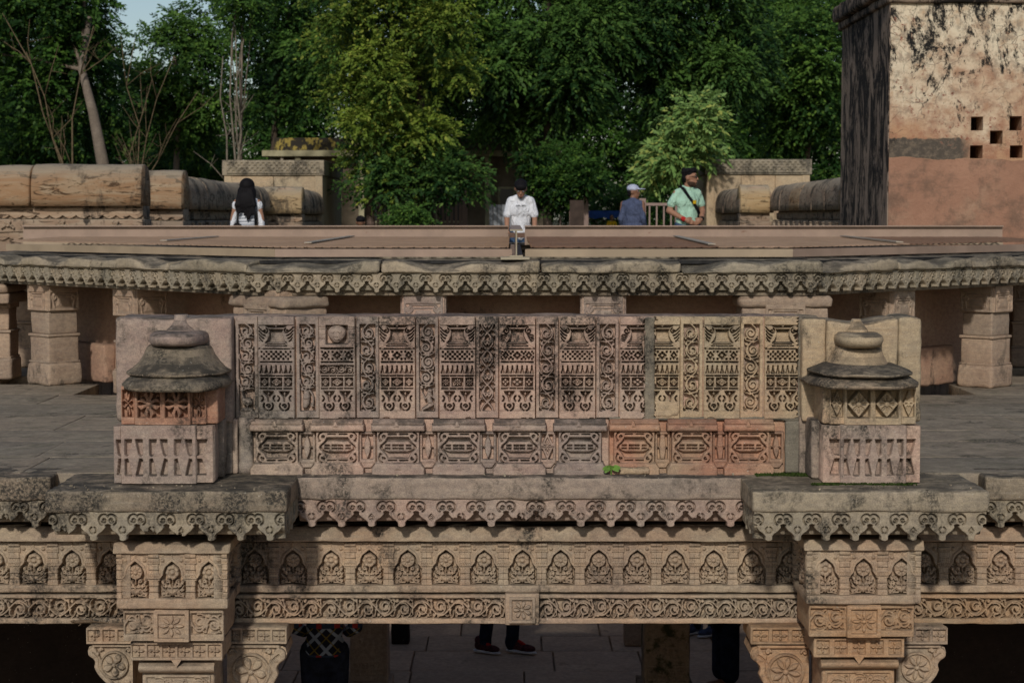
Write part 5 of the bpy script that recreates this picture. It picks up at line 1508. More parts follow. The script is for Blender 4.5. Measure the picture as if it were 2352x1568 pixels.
# ------------------------------------------------------------------ barrel-topped coping walls and gate blocks
def barrel_mesh(L, rad, h):
    """half-round coping stone along local x, front towards -y, length L"""
    n = 19; prof = [(-rad, 0)] + [(-rad * math.copysign(abs(math.cos(a)) ** .72, math.cos(a)), h * .22 + h * .78 * math.sin(a) ** .8) for a in np.linspace(.0, math.pi, n)] + [(rad, 0)]
    nx = max(2, int(L / .12)); V = []; F = []
    xs = [0, .012] + list(np.linspace(.05, L - .05, nx)) + [L - .012, L]
    for i, x in enumerate(xs):
        s_ = .985 if i in (0, len(xs) - 1) else 1.0
        for (y, z) in prof: V.append((x, y * s_, z * s_ if z > .05 else z))
    k = len(prof)
    for i in range(len(xs) - 1):
        for j in range(k - 1): F.append((i * k + j, (i + 1) * k + j, (i + 1) * k + j + 1, i * k + j + 1))
        F.append((i * k + k - 1, (i + 1) * k + k - 1, (i + 1) * k, i * k))
    V = np.array(V); sd = nseed()
    V = V + np.stack([V[:, 0] * 0, fbm(V * 4 + sd * 2.2, 3, 3) * .014, fbm(V * 4 + sd * 3.1, 8, 3) * .012], -1)
    me = bpy.data.meshes.new('barrel')
    me.from_pydata([tuple(v) for v in V], [], F + [tuple(range(k))[::-1], tuple(range((len(xs) - 1) * k, len(xs) * k))])
    bm = bmesh.new(); bm.from_mesh(me); bmesh.ops.recalc_face_normals(bm, faces=bm.faces); bm.to_mesh(me); bm.free()
    me.polygons.foreach_set('use_smooth', np.ones(len(me.polygons), dtype=bool)); me.update()
    return me
def scallop_mesh(L, h, n):
    m = MB(); w = L / n
    for i in range(n):
        x = i * w
        m.prism([(x, h), (x, h * .35), (x + w * .25, h * .12), (x + w * .5, 0), (x + w * .75, h * .12), (x + w, h * .35), (x + w, h)], 0, .06)
    return m.mesh()
def striped_stone(name, a, b, dark):
    t = NT(name); p = t.pos()
    lam = t.noise(2.2, t.pos((.55, .55, 3.4)), 7, .7, 1.2)
    c = t.mix(t.ramp(lam, .36, .62), a, b)
    c = t.mix(t.ramp(t.noise(5, t.pos((.6, .6, 2.2)), 6, .7, 1.5), .54, .60), c, tuple(x * .3 for x in b))
    up = t.ramp(t.normal_z(), .1, .9)
    c = t.mix(t.math('MULTIPLY', up, .85), c, (.31, .265, .195))
    c = t.mix(t.math('MULTIPLY', t.ramp(t.noise(2.4, t.pos((1, 1, .5)), 9, .75), .5, .6), dark), c, (.03, .027, .024))
    oi = t.n('ShaderNodeObjectInfo').outputs['Random']
    c = t.mix(1.0, c, t.mix(oi, (.8, .8, .82), (1.15, 1.1, 1.05)), 'MULTIPLY')
    t.bump(t.noise(30, p, 6, .7), .4, .01)
    return t.out(c)
M['cop1'] = striped_stone('banded_coping_stone', (.36, .265, .165), (.30, .175, .09), .6)
M['cop2'] = striped_stone('grey_coping_stone', (.33, .26, .19), (.27, .19, .13), .9)
M['cop3'] = striped_stone('yellow_coping_stone', (.40, .30, .17), (.34, .235, .12), .7)
def coping_wall(label, origin, rz, lens, rad, ztop, hb, mats, bosses=False, zfoot=GZ - .05):
    """origin: start of the front foot line; stones run along local x; local -y is the face"""
    o = thing('coping_wall', label, 'wall', (origin[0], origin[1], 0), rz)
    x = 0; L = sum(lens); zb = ztop - hb
    for i, l in enumerate(lens):
        link('coping_stone', barrel_mesh(l - .022, rad * rnd.uniform(.96, 1.03), hb * rnd.uniform(.97, 1.02)), o, (x + .011, rad, zb), 0, mats[i % len(mats)]); x += l
    n = max(1, int(L / .17))
    wm = M['cop2']
    link('scalloped_band', scallop_mesh(L - .03, .13, n), o, (.015, .13, zb - .165), 0, wm)
    stone('frieze', .01, L - .01, .17, rad * 2 - .08, zb - .17, zb - .002, wm, o, r=.01, amp=.004, cell=.25)
    stone('wall_course', .0, L, .055, rad * 2 - .03, zb - .34, zb - .172, wm, o, r=.015, amp=.008, cell=.2)
    link('scalloped_band', scallop_mesh(L - .03, .10, n), o, (.015, .08, zb - .44), 0, wm)
    stone('wall_body', .01, L - .01, .11, rad * 2 - .1, zfoot, zb - .342, wm, o, r=.01, amp=.006, cell=.3)
    if bosses:
        nb = max(1, int(L / .62))
        for i in range(nb):
            R = Rel(0, 0, 220, 120, .001, cell=.006, base=-.03)
            for j, (dx, dy, r_) in enumerate(((110, 60, 34), (60, 84, 22), (160, 84, 22), (36, 104, 18), (184, 104, 18), (80, 30, 16), (140, 30, 16))): R.disc(dx, dy, r_, .03, .01)
            R.disc(110, 60, 16, .015)
            link('flower_boss', R.mesh(void=True, center=True), o, ((i + .5) * L / nb, .045, zb - .30), 0, wm)
    return o
ZTOP = WZ(377, 24.3)
coping_wall('large near coping wall with banded brown rounded stones, at the left edge', (-8.2, 24.3), 0, [-6.17 + 8.2, 6.17 - 4.74], .34, ZTOP, .53, [M['cop1'], M['cop1']], True)
coping_wall('short rounded coping block behind the end of the large left wall', (-5.8, 27.3), 0, [1.06], .34, WZ(390, 27.3), .56, [M['cop1']])
coping_wall('grey coping wall running back on the left, behind the long-haired person', (-4.74, 28.1), math.pi / 2, [1.5, 1.2, 1.3, 1.2, 1.4, 1.3, 1.3], .34, 2.10, .50, [M['cop2']], True)
coping_wall('small yellow coping block at the far left, in front of the left gate block', (-5.0, 37.6), 0, [5.0 - 4.16], .34, 2.10, .55, [M['cop3']])
coping_wall('short grey coping wall running back to the left gate block', (-4.16, 37.7), math.pi / 2, [1.5, 1.6, 1.4], .34, 2.07, .52, [M['cop2']])
coping_wall('small yellow coping block at the far right, in front of the right gate block', (WX(1698, 37.6), 37.6), 0, [WX(1765, 37.6) - WX(1698, 37.6) + .02], .34, 2.12, .55, [M['cop3']])
coping_wall('short grey coping wall running back to the right gate block', (WX(1698, 37.6), 42.2), -math.pi / 2, [1.5, 1.6, 1.4], .34, 2.09, .52, [M['cop2']])
coping_wall('grey and ochre coping wall running back on the right, ending behind the tower', (WX(1765, 37.6), 37.6), -math.pi / 2, [1.3, 1.3, 1.2, 1.4, 1.3, 1.4, 1.3], .34, 2.12, .52, [M['cop2'], M['cop2'], M['cop1'], M['cop2']], True)

def gate_block(label, x0, x1, y0, y1, ztop, mat):
    o = thing('gate_block', label, 'wall block', ((x0 + x1) / 2, y0, GZ)); c_ = (x0 + x1) / 2
    H_ = ztop - GZ; D = y1 - y0; w = (x1 - x0) / 2
    fb = .34
    n = max(2, int(2 * w / .75))
    for i in range(n):
        a, b = -w + i * 2 * w / n, -w + (i + 1) * 2 * w / n
        stone('wall_stone', a + .003, b - .003, 0, D, .30, H_ - fb, mat, o, r=.012, amp=.006, cell=.3)
    for sx in (-1, 1): stone('corner_pilaster', *(sorted((sx * (w - .16), sx * (w + .012)))), -.02, D + .01, .29, H_ - fb - .004, mat, o, r=.015, amp=.004, cell=.3)
    stone('foot_moulding', -w - .10, w + .10, -.10, D + .06, .14, .29, mat, o, r=.05, amp=.006, cell=.2)
    stone('plinth', -w - .06, w + .06, -.06, D + .04, -.1, .142, mat, o, r=.03, amp=.006, cell=.2)
    stone('frieze_band', -w - .05, w + .05, -.05, D + .05, H_ - fb + .002, H_, M['grey'], o, r=.012, amp=.004, cell=.2)
    R = Rel(0, 0, w * 1900, 250, .001, cell=.009, base=.02); nn = int(w * 1900 / 60)
    for i in range(nn):
        for j in range(4):
            if (i + j) % 2: R.rect(12 + i * 60, 14 + j * 58, 58 + i * 60, 58 + j * 58, -.06)
    for i in range(0, nn, 4): R.disc(42 + i * 60, 125, 40, .03, .01)
    link('lattice_band', R.mesh(depth=.01, center=True), o, (0, -.055, H_ - fb + .045), 0, M['grey'])
    return o
Zg = WZ(368, 42.3)
gate_block('tall pale stone gate block with carved lattice band, behind the left coping walls', WX(520, 42.3), WX(742, 42.3), 42.3, 47.0, Zg, M['buff'])
gate_block('tall pale pink stone gate block with carved lattice band, behind the right coping walls', WX(1622, 42.3), WX(1855, 42.3), 42.3, 46.3, WZ(366, 42.3), M['buff'])
# ------------------------------------------------------------------ trees
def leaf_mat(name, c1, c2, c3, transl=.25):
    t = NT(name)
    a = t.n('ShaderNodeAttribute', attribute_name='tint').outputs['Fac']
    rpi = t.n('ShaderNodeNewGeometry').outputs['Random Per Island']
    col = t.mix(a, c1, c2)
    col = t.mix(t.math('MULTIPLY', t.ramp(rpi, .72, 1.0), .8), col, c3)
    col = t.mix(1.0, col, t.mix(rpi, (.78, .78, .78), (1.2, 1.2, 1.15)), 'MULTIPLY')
    t.b.inputs['Roughness'].default_value = .55; t.b.inputs['Specular IOR Level'].default_value = .12
    tr = t.n('ShaderNodeBsdfTranslucent'); t.l(col, tr.inputs[0])
    mx = t.n('ShaderNodeMixShader'); mx.inputs[0].default_value = transl
    t.l(t.b.outputs[0], mx.inputs[1]); t.l(tr.outputs[0], mx.inputs[2])
    t.l(mx.outputs[0], t.t.nodes['Material Output'].inputs[0])
    return t.out(col)
M['leaf_dark'] = leaf_mat('dark_leaves', (.012, .036, .009), (.055, .125, .021), (.085, .15, .025))
M['leaf_mid'] = leaf_mat('green_leaves', (.022, .06, .014), (.090, .180, .031), (.12, .20, .034))
M['leaf_neem'] = leaf_mat('neem_leaves', (.016, .046, .013), (.078, .158, .032), (.11, .185, .038))
M['leaf_yel'] = leaf_mat('yellowing_leaves', (.045, .09, .015), (.18, .25, .035), (.25, .27, .05))
M['leaf_bright'] = leaf_mat('bright_leaves', (.15, .26, .07), (.25, .37, .12), (.34, .35, .09))
M['bark'] = stone_mat('grey_bark', (.16, .125, .095), (.22, .175, .135), stain=.3, top=0, band=.1)
M['bark_dark'] = stone_mat('dark_bark', (.06, .045, .032), (.09, .065, .045), stain=.3, top=0, band=.1)
M['twig'] = plain('tan_twig', (.115, .085, .05), .9, .1, .35, 9)
M['pale_bark'] = plain('pale_bark', (.17, .145, .11), .9, .1, .35, 9)

def leaf_mesh(cent, dirs, size, tint, rng, nl=11, ll=.30, lw=.34, droop=.35):
    """compound leaf sprays: paired pointed leaflets along a drooping stalk"""
    N = len(cent)
    d = dirs / (np.linalg.norm(dirs, axis=1, keepdims=True) + 1e-9)
    up = rng.normal(0, .5, (N, 3)) + np.array((0, 0, 1.0))
    s = np.cross(d, up); s /= np.linalg.norm(s, axis=1, keepdims=True) + 1e-9
    Vs, Ts = [], []
    for j in range(nl):
        t = (j + .6) / nl; sg = 1 if j % 2 else -1
        if j == nl - 1: sg = 0
        p = cent + d * (size * t)[:, None]; p[:, 2] -= size * droop * t * t
        ld = d * (.55 + .5 * t) + s * sg * .9 + rng.normal(0, .22, (N, 3)); ld[:, 2] -= droop * .8
        ld /= np.linalg.norm(ld, axis=1, keepdims=True)
        w = np.cross(ld, rng.normal(0, .35, (N, 3)) + np.array((0, -.5, .8))); w /= np.linalg.norm(w, axis=1, keepdims=True) + 1e-9
        L = (size * ll * (1 - .35 * abs(t - .45)) * rng.uniform(.8, 1.2, N))[:, None]
        a = p; b = p + ld * L * .45 + w * L * lw * .5; c = p + ld * L; e = p + ld * L * .45 - w * L * lw * .5
        c[:, 2] -= L[:, 0] * .12
        Vs.append(np.stack([a, b, c, e], 1)); Ts.append(np.repeat(tint[:, None], 4, 1))
    V = np.concatenate(Vs).reshape(-1, 3); Tt = np.concatenate(Ts).reshape(-1)
    F = np.arange(len(V)).reshape(-1, 4)
    me = mesh_np('foliage', V, F, smooth=False)
    at = me.attributes.new('tint', 'FLOAT', 'POINT'); at.data.foreach_set('value', Tt.astype(np.float32))
    return me
def crown_pts(rng, box, Y, depth, nblob, nspray, rblob=(.5, 1.0), power=1.0, fill=.25):
    """boughs inside an ellipsoid given by its picture box at depth Y; sprays on their outsides"""
    x0, x1, z0, z1 = WX(box[0], Y), WX(box[1], Y), WZ(box[3], Y), WZ(box[2], Y)
    c = np.array(((x0 + x1) / 2, 0, (z0 + z1) / 2)); r = np.array(((x1 - x0) / 2, depth / 2, (z1 - z0) / 2))
    u = rng.normal(0, 1, (nblob, 3)); u /= np.linalg.norm(u, axis=1, keepdims=True)
    q = rng.uniform(.25, 1, (nblob, 1)) ** .55
    rb = rng.uniform(*rblob, nblob)
    bc = c + u * q * np.maximum(r - rb[:, None] * rng.uniform(.2, .9, (nblob, 1)), .15)
    k = rng.integers(0, nblob, nspray)
    v = rng.normal(0, 1, (nspray, 3)); v[:, 2] += .25; v[:, 1] -= .25; v /= np.linalg.norm(v, axis=1, keepdims=True)
    rad = rb[k] * np.where(rng.random(nspray) < fill, rng.uniform(.2, .8, nspray), rng.uniform(.78, 1.08, nspray))
    sq = np.stack([np.ones(nspray), np.ones(nspray), np.full(nspray, .72)], -1)
    P = bc[k] + v * rad[:, None] * sq
    D = v * np.array((1, 1, .6)) + rng.normal(0, .3, (nspray, 3))
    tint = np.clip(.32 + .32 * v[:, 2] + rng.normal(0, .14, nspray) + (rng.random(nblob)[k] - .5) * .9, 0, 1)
    return P, D, tint, bc, rb, c
def tree(label, box, Y, depth, nblob, nspray, leaf, bark, trunk=None, seed=1, size=(.3, .5), rblob=(.5, 1.0), nl=8, ll=.36, lw=.60, droop=.35, box2=None, limbs=10, name='tree', cat='tree', group=None, tr=.14, twigs=True):
    rng = np.random.default_rng(seed); rg = random.Random(seed)
    nspray = int(nspray * 1.25); size = (size[0] * .82, size[1] * .85)
    P, D, tint, bc, rb, c = crown_pts(rng, box, Y, depth, nblob, nspray, rblob)
    if box2:
        P2, D2, t2, b2, r2, _ = crown_pts(rng, box2, Y, depth * .8, max(4, nblob // 2), nspray // 2, rblob)
        P = np.concatenate([P, P2]); D = np.concatenate([D, D2]); tint = np.concatenate([tint, t2]); bc = np.concatenate([bc, b2])
    base = Vector((trunk[0][0], Y + trunk[0][1], GZ)) if trunk else Vector((c[0], Y, GZ))
    o = thing(name, label, cat, tuple(base), 0, group)
    off = np.array((base.x, base.y - 0, base.z))
    P = P + np.array((0, Y, 0)) - off; bcl = bc + np.array((0, Y, 0)) - off
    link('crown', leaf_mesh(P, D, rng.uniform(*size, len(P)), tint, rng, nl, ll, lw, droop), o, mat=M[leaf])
    m = MB()
    if trunk: pts = [Vector((x, y, z)) - Vector((base.x, base.y - Y, base.z)) if i else Vector((0, 0, -.1)) for i, (x, y, z) in enumerate(trunk)]
    else:
        top = Vector((c[0], Y, c[2])) - base
        pts = [Vector((0, 0, -.1)), top * .35 + Vector((rg.uniform(-.2, .2), 0, 0)), top * .75 + Vector((rg.uniform(-.3, .3), 0, 0)), top * 1.1]
    n = len(pts); m.tube(pts, [tr * (1 - .62 * i / (n - 1)) for i in range(n)], 9)
    m.build('trunk', M[bark], o, smooth=True)
    if limbs:
        m = MB()
        for i in range(limbs):
            b = Vector(bcl[i % len(bcl)]); a = pts[-1] if i % 2 else pts[max(1, n - 2)]
            if b.z < a.z + .3: continue
            mid = (a + b) / 2 + Vector((rg.uniform(-.25, .25), rg.uniform(-.2, .2), rg.uniform(-.1, .3)))
            m.tube([a, mid, b], [tr * .34, tr * .22, tr * .09], 6)
        m.build('limbs', M[bark], o, smooth=True)
    return o
def T3(px, py, Y, dy=0): 
    w = W(px, py, Y + dy); return (w.x, dy, w.z)

tree('grey-trunked tree with dark crown at the left edge', (-140, 340, -230, 390), 46, 4.2, 44, 4600, 'leaf_dark', 'bark',
     [T3(243, 600, 46, -2.2), T3(236, 375, 46, -2.2), T3(214, 260, 46, -2.1), T3(188, 160, 46, -1.8), T3(205, 40, 46, -1.5)], 11, (.3, .5), (.5, .95), tr=.17)
tree('open mid-green tree with sky showing through, left of the thin pale stems', (255, 560, -40, 380), 52, 3.5, 34, 2600, 'leaf_mid', 'bark', None, 12, (.3, .5), (.4, .75), tr=.12)
tree('dark tall tree behind the left gate block', (480, 790, -220, 330), 60, 4.5, 30, 3000, 'leaf_dark', 'bark_dark', None, 13, (.36, .6), (.6, 1.1))
tree('yellow-green leafy tree drooping left of the white shirt', (715, 1110, -240, 480), 43.4, 3.6, 52, 4200, 'leaf_yel', 'bark_dark', [T3(985, 600, 44, .8), T3(985, 400, 44, .8), T3(965, 200, 44, .6), T3(950, 20, 44, .4)], 14, (.28, .46), (.38, .75), nl=9, ll=.32, lw=.66, tr=.15)
tree('green feathery tree behind the yellow-green one', (690, 1190, -260, 330), 50, 4.5, 40, 4200, 'leaf_mid', 'bark_dark', None, 15, (.34, .55), (.5, 1.0))
tree('large dark neem tree filling the upper middle', (1040, 1480, -300, 400), 50, 5.0, 44, 5200, 'leaf_neem', 'bark_dark', None, 16, (.42, .7), (.5, 1.0), nl=10, ll=.32, lw=.5, droop=.5)
tree('large dark neem tree behind the bright sapling', (1360, 1790, -280, 420), 52, 5.0, 44, 5200, 'leaf_neem', 'bark_dark', None, 17, (.42, .7), (.5, 1.0), nl=10, ll=.32, lw=.5, droop=.5)
tree('tall mid-green tree between the neem and the tower', (1690, 2010, -60, 430), 58, 5.0, 36, 3400, 'leaf_mid', 'bark_dark', None, 18, (.36, .6), (.55, 1.05))
tree('bright pale-green sapling behind the man in mint', (1500, 1655, 195, 395), 42, 1.7, 12, 330, 'leaf_bright', 'bark_dark', [T3(1580, 600, 42), T3(1562, 430, 42), T3(1530, 350, 42), T3(1570, 250, 42)], 19, (.36, .55), (.16, .44), nl=9, ll=.42, lw=.46, droop=.28, tr=.07, limbs=8, box2=(1448, 1570, 318, 420))
tree('round dark-green bush in front of the neem trees', (1185, 1410, 330, 470), 46, 2.4, 12, 950, 'leaf_dark', 'bark_dark', None, 20, (.26, .44), (.22, .6), name='bush', cat='bush', tr=.07)
tree('deep green bush under the grey trunk at the left edge', (-60, 240, 190, 480), 49, 3.0, 20, 1900, 'leaf_dark', 'bark_dark', None, 21, (.3, .45), (.4, .8), name='bush', cat='bush', tr=.07)
tree('loose low bush left of the left gate block', (300, 540, 318, 470), 56, 3.0, 16, 1000, 'leaf_mid', 'bark_dark', None, 22, (.3, .5), (.35, .7), name='bush', cat='bush', tr=.07)
tree('hanging green branches below the yellow-green tree', (770, 1120, 280, 500), 43, 2.0, 26, 760, 'leaf_neem', 'bark_dark', None, 23, (.3, .46), (.28, .5), name='bush', cat='bush', tr=.06)
tree('small bright shrub beside the grey sheet gate', (870, 1010, 470, 540), 38, 1.6, 10, 380, 'leaf_mid', 'bark_dark', None, 24, (.16, .26), (.14, .26), name='shrub', cat='shrub', tr=.03, limbs=4)
tree('green shrub behind the blue awning', (1240, 1500, 430, 540), 62, 2.6, 16, 800, 'leaf_mid', 'bark_dark', None, 25, (.24, .4), (.3, .5), name='shrub', cat='shrub', tr=.04)
for i, (a, b, t_, lab) in enumerate(((380, 760, 120, 'behind the thin pale stems'), (620, 1000, -120, 'behind the yellow building'), (900, 1280, -120, 'behind the first neem tree'), (1180, 1560, -120, 'in the very middle of the wood'), (1460, 1820, -120, 'behind the second neem tree'), (1720, 2090, 60, 'beside the tower'), (-180, 180, -140, 'beyond the grey trunk'), (120, 480, 190, 'behind the bare tan shrub'), (1640, 1900, -120, 'peeping over between the neem and the tower'))):
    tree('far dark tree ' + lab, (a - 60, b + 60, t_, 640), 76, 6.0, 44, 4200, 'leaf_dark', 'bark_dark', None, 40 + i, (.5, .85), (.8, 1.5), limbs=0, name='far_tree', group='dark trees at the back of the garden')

# thin stems and bare branches
def stems(label, base, tips, mat, name, r0=.035, sub=3, seed=5, cat='tree'):
    rg = random.Random(seed); b = Vector(base); b.z = GZ
    o = thing(name, label, cat, tuple(b))
    for tp in tips:
        m = MB(); e = Vector(tp) - b
        pts = [Vector((rg.uniform(-.12, .12), rg.uniform(-.12, .12), 0))]
        for i in range(1, 6):
            f = i / 5; pts.append(e * f + Vector((rg.uniform(-.2, .2) - e.x * .22 * math.sin(f * math.pi), rg.uniform(-.1, .1), rg.uniform(-.08, .08))) * (1 if i < 5 else 0))
        m.tube(pts, [r0 * (1 - .7 * i / 5) for i in range(6)], 6)
        for j in range(sub):
            k = rg.randint(2, 4); p = pts[k]; d = (pts[k + 1] - pts[k]).normalized()
            q = p + d * rg.uniform(.4, 1.0) + Vector((rg.uniform(-.8, .8), rg.uniform(-.2, .2), rg.uniform(.0, .5)))
            m.tube([p, (p + q) / 2 + Vector((rg.uniform(-.08, .08), 0, rg.uniform(-.08, .08))), q], [r0 * .42, r0 * .32, r0 * .12], 5)
            for _ in range(2):
                w = (p + q) / 2; v = w + Vector((rg.uniform(-.5, .5), 0, rg.uniform(-.1, .5)))
                m.tube([w, v], [r0 * .22, r0 * .08], 4)
        m.build('stem', mat, o, smooth=True)
    return o
stems('bare tan shrub fanning up in front of the open green tree', W(300, 590, 43.5), [W(x, y_, 43.5) for x, y_ in ((310, 90), (400, 130), (455, 210), (350, 180))], M['twig'], 'bare_shrub', .024, 5, 5, 'shrub')
stems('leafless branches reaching over the left edge', W(170, 590, 43.8), [W(x, y_, 43.8) for x, y_ in ((5, 30), (60, 120), (215, 60))], M['twig'], 'bare_tree', .032, 4, 6)
stems('cluster of thin pale upright stems left of the gate block', W(545, 590, 45), [W(x, y_, 45) for x, y_ in ((552, -40), (540, 60), (512, 130), (560, 90))], M['pale_bark'], 'thin_stem_tree', .036, 2, 7)
tree('light feathery crown above the thin pale stems', (500, 640, -120, 110), 45.3, 1.8, 12, 420, 'leaf_mid', 'bark', [T3(556, 600, 45.3), T3(553, 300, 45.3), T3(556, 60, 45.3)], 27, (.26, .4), (.3, .5), tr=.05, limbs=5)

# ------------------------------------------------------------------ garden building, far block, fences
def band_mat(name, base, peel, thr=.5):
    t = NT(name); n = t.noise(3.5, t.pos((1, 1, .7)), 8, .7)
    t.b.inputs['Roughness'].default_value = .85
    return t.out(t.mix(t.ramp(n, thr - .03, thr + .03), base, peel))
M['yellow'] = band_mat('peeling_yellow_paint', (.30, .23, .06), (.03, .026, .02), .46)
M['conc'] = plain('stained_concrete', (.30, .27, .17), .9, .2, .35, 3)
M['wallb'] = plain('brown_house_wall', (.12, .095, .065), .9, .2, .3, 2)
M['darkwin'] = plain('dark_window', (.012, .012, .013), .3, .5, .2, 2)
YB_ = 53
hx0, hx1 = WX(640, YB_), WX(1262, YB_)
hz = WZ(352, YB_)
ho = thing('garden_house', 'low flat-roofed house with peeling yellow parapet behind the trees', 'house', ((hx0 + hx1) / 2, YB_, GZ)); c_ = (hx0 + hx1) / 2
MB().box(hx0 - c_, hx1 - c_, 0, 6, -.1, hz - GZ - .1).build('wall', M['wallb'], ho)
MB().box(hx0 - c_ - .35, hx1 - c_ + .3, -.55, 6.2, hz - GZ - .1, hz - GZ + .06).build('ledge', M['conc'], ho)
xs2 = WX(800, YB_) - c_
MB().box(hx0 - c_ - .05, xs2, -.2, -.05, hz - GZ + .062, hz - GZ + .42).build('parapet', M['yellow'], ho)
MB().box(xs2 + .005, hx1 - c_, -.2, -.05, hz - GZ + .062, hz - GZ + .42).build('parapet', M['wallb'], ho)
for i in range(4):
    xw = hx0 - c_ + .9 + i * 1.75
    w_ = MB().box(xw, xw + .9, -.03, .05, .9, 1.9).build('window', M['conc'], ho)
    MB().box(xw + .06, xw + .42, -.05, -.032, .96, 1.84).box(xw + .48, xw + .84, -.05, -.032, .96, 1.84).build('pane', M['darkwin'], w_)
    MB().box(xw - .35, xw - .2, -.45, -.3, -.1, hz - GZ - .11).build('column', M['conc'], ho)
MB().tube([(WX(655, YB_) - c_, -.4, hz - GZ + .06), (WX(655, YB_) - c_, -.4, hz - GZ - .5)], .05, 8).build('rain_pipe', M['strip'], ho)

M['white_wall'] = plain('white_painted_wall', (.55, .52, .48), .9, .2, .12, .4)
fb_ = thing('far_apartment_block', 'pale apartment block glimpsed through the trees at the left', 'building', (WX(372, 150), 150, GZ))
MB().box(-3.4, 3.2, 0, 9, -.5, 8.2).build('wall', M['white_wall'], fb_)
MB().box(-4.2, -1.6, -1.2, 8, -.5, 5.6).build('lower_wing', M['white_wall'], fb_)
for i in range(4):
    for j in range(3):
        x = -1.3 + i * 1.1; z = 1.2 + j * 2.4
        w_ = MB().box(x - .38, x + .38, -.06, .04, z, z + 1.3).build('window', M['conc'], fb_)
        MB().box(x - .32, x + .32, -.09, -.062, z + .06, z + 1.24).build('pane', M['darkwin'], w_)
for j in range(3): MB().box(-1.5, 3.3, -.5, .0, 3.2 + j * 2.4 - .6, 3.2 + j * 2.4 - .45).build('balcony_slab', M['white_wall'], fb_)

M['fence'] = rust_paint('brown_fence_paint', (.15, .095, .07), .5)
M['gatep'] = rust_paint('pinkish_gate_paint', (.24, .165, .135), .4)
M['sheet'] = rust_paint('grey_sheet_metal', (.22, .23, .24), .3)
def railing(label, p0, p1, ytop, ybot, Y, pitch, mat, bar=.03, name='railing', rails=(0.0, 1.0), posts=()):
    x0, x1 = WX(p0, Y), WX(p1, Y); z0, z1 = max(GZ, WZ(ybot, Y)), WZ(ytop, Y)
    o = thing(name, label, 'railing', ((x0 + x1) / 2, Y, z0)); h = z1 - z0; w = x1 - x0
    n = max(2, int(w / pitch))
    bmesh_ = MB().box(-bar / 2, bar / 2, -bar / 2, bar / 2, .03, h - .02).mesh()
    for i in range(n + 1): link('bar', bmesh_, o, (-w / 2 + w * i / n, 0, 0), 0, mat)
    for f in rails: MB().box(-w / 2 - .02, w / 2 + .02, -.03, .03, (h - .05) * f, (h - .05) * f + .05).build('rail', mat, o)
    for f in posts: MB().box(-w / 2 + w * f - .06, -w / 2 + w * f + .06, -.06, .06, 0, h + .08).build('post', mat, o)
    return o
railing('pinkish steel railing between the cap and the man in mint', 1474, 1556, 466, 540, 34, .115, M['gatep'], .028, posts=(0, 1))
railing('dark brown picket fence under the yellow-green tree', 850, 1068, 448, 560, 45, .10, M['fence'], .06, name='fence', posts=(0, .5, 1))
railing('tall thin-barred fence behind the white shirt', 1228, 1345, 432, 560, 46, .30, M['gatep'], .035, name='fence', posts=(0, 1))
sg_ = thing('sheet_gate', 'grey corrugated sheet gate left of the white shirt', 'gate', (WX(1152, 44), 44, GZ))
zz = WZ(470, 44) - GZ; ww = WX(1180, 44) - WX(1124, 44)
for i in range(6): MB().prism([(-ww / 2 + i * ww / 6, 0), (-ww / 2 + (i + 1) * ww / 6 - .012, 0), (-ww / 2 + (i + 1) * ww / 6 - .012, zz), (-ww / 2 + i * ww / 6, zz)], -.02 * (i % 2), .02).build('panel', M['sheet'], sg_)
MB().box(-ww / 2, ww / 2, .022, .06, .2, .26).box(-ww / 2, ww / 2, .022, .06, zz - .3, zz - .24).build('brace', M['fence'], sg_)
M['board'] = plain('dark_board', (.05, .034, .026), .8, .2, .25, 5)
bo = thing('notice_board', 'plain brown board standing behind the white-shirted man', 'board', (WX(1324, 44), 44, GZ))
MB().box(-.16, .16, -.02, .02, .25, WZ(460, 44) - GZ).build('panel', M['board'], bo)
MB().box(-.17, -.13, .021, .06, -.05, 1.2).box(.13, .17, .021, .06, -.05, 1.2).build('leg', M['fence'], bo)
M['blue'] = plain('blue_tarpaulin', (.012, .045, .16), .6, .3, .25, 6)
aw = thing('awning', 'small blue tarpaulin awning behind the seated child', 'awning', (WX(1385, 57), 57, GZ))
w_ = (WX(1428, 57) - WX(1342, 57)) / 2; z1 = WZ(484, 57) - GZ; z0 = WZ(501, 57) - GZ
m = MB()
for i in range(8):
    a, b = -w_ + i * w_ / 4, -w_ + (i + 1) * w_ / 4; s0, s1 = .03 * math.sin(i * 2.1), .03 * math.sin((i + 1) * 2.1)
    m.add([(a, -.3 + s0, z0 + s0), (b, -.3 + s1, z0 + s1), (b, 0, z1), (a, 0, z1), (b, .8, z1 - .1), (a, .8, z1 - .1), (a, -.29 + s0, z0 + s0), (b, -.29 + s1, z0 + s1)], [(0, 1, 2, 3), (3, 2, 4, 5)])
m.build('sheet', M['blue'], aw)
for sx in (-1, 1): MB().box(sx * (w_ - .05) - .03, sx * (w_ - .05) + .03, .3, .36, -.05, z1 - .06).build('post', M['fence'], aw)
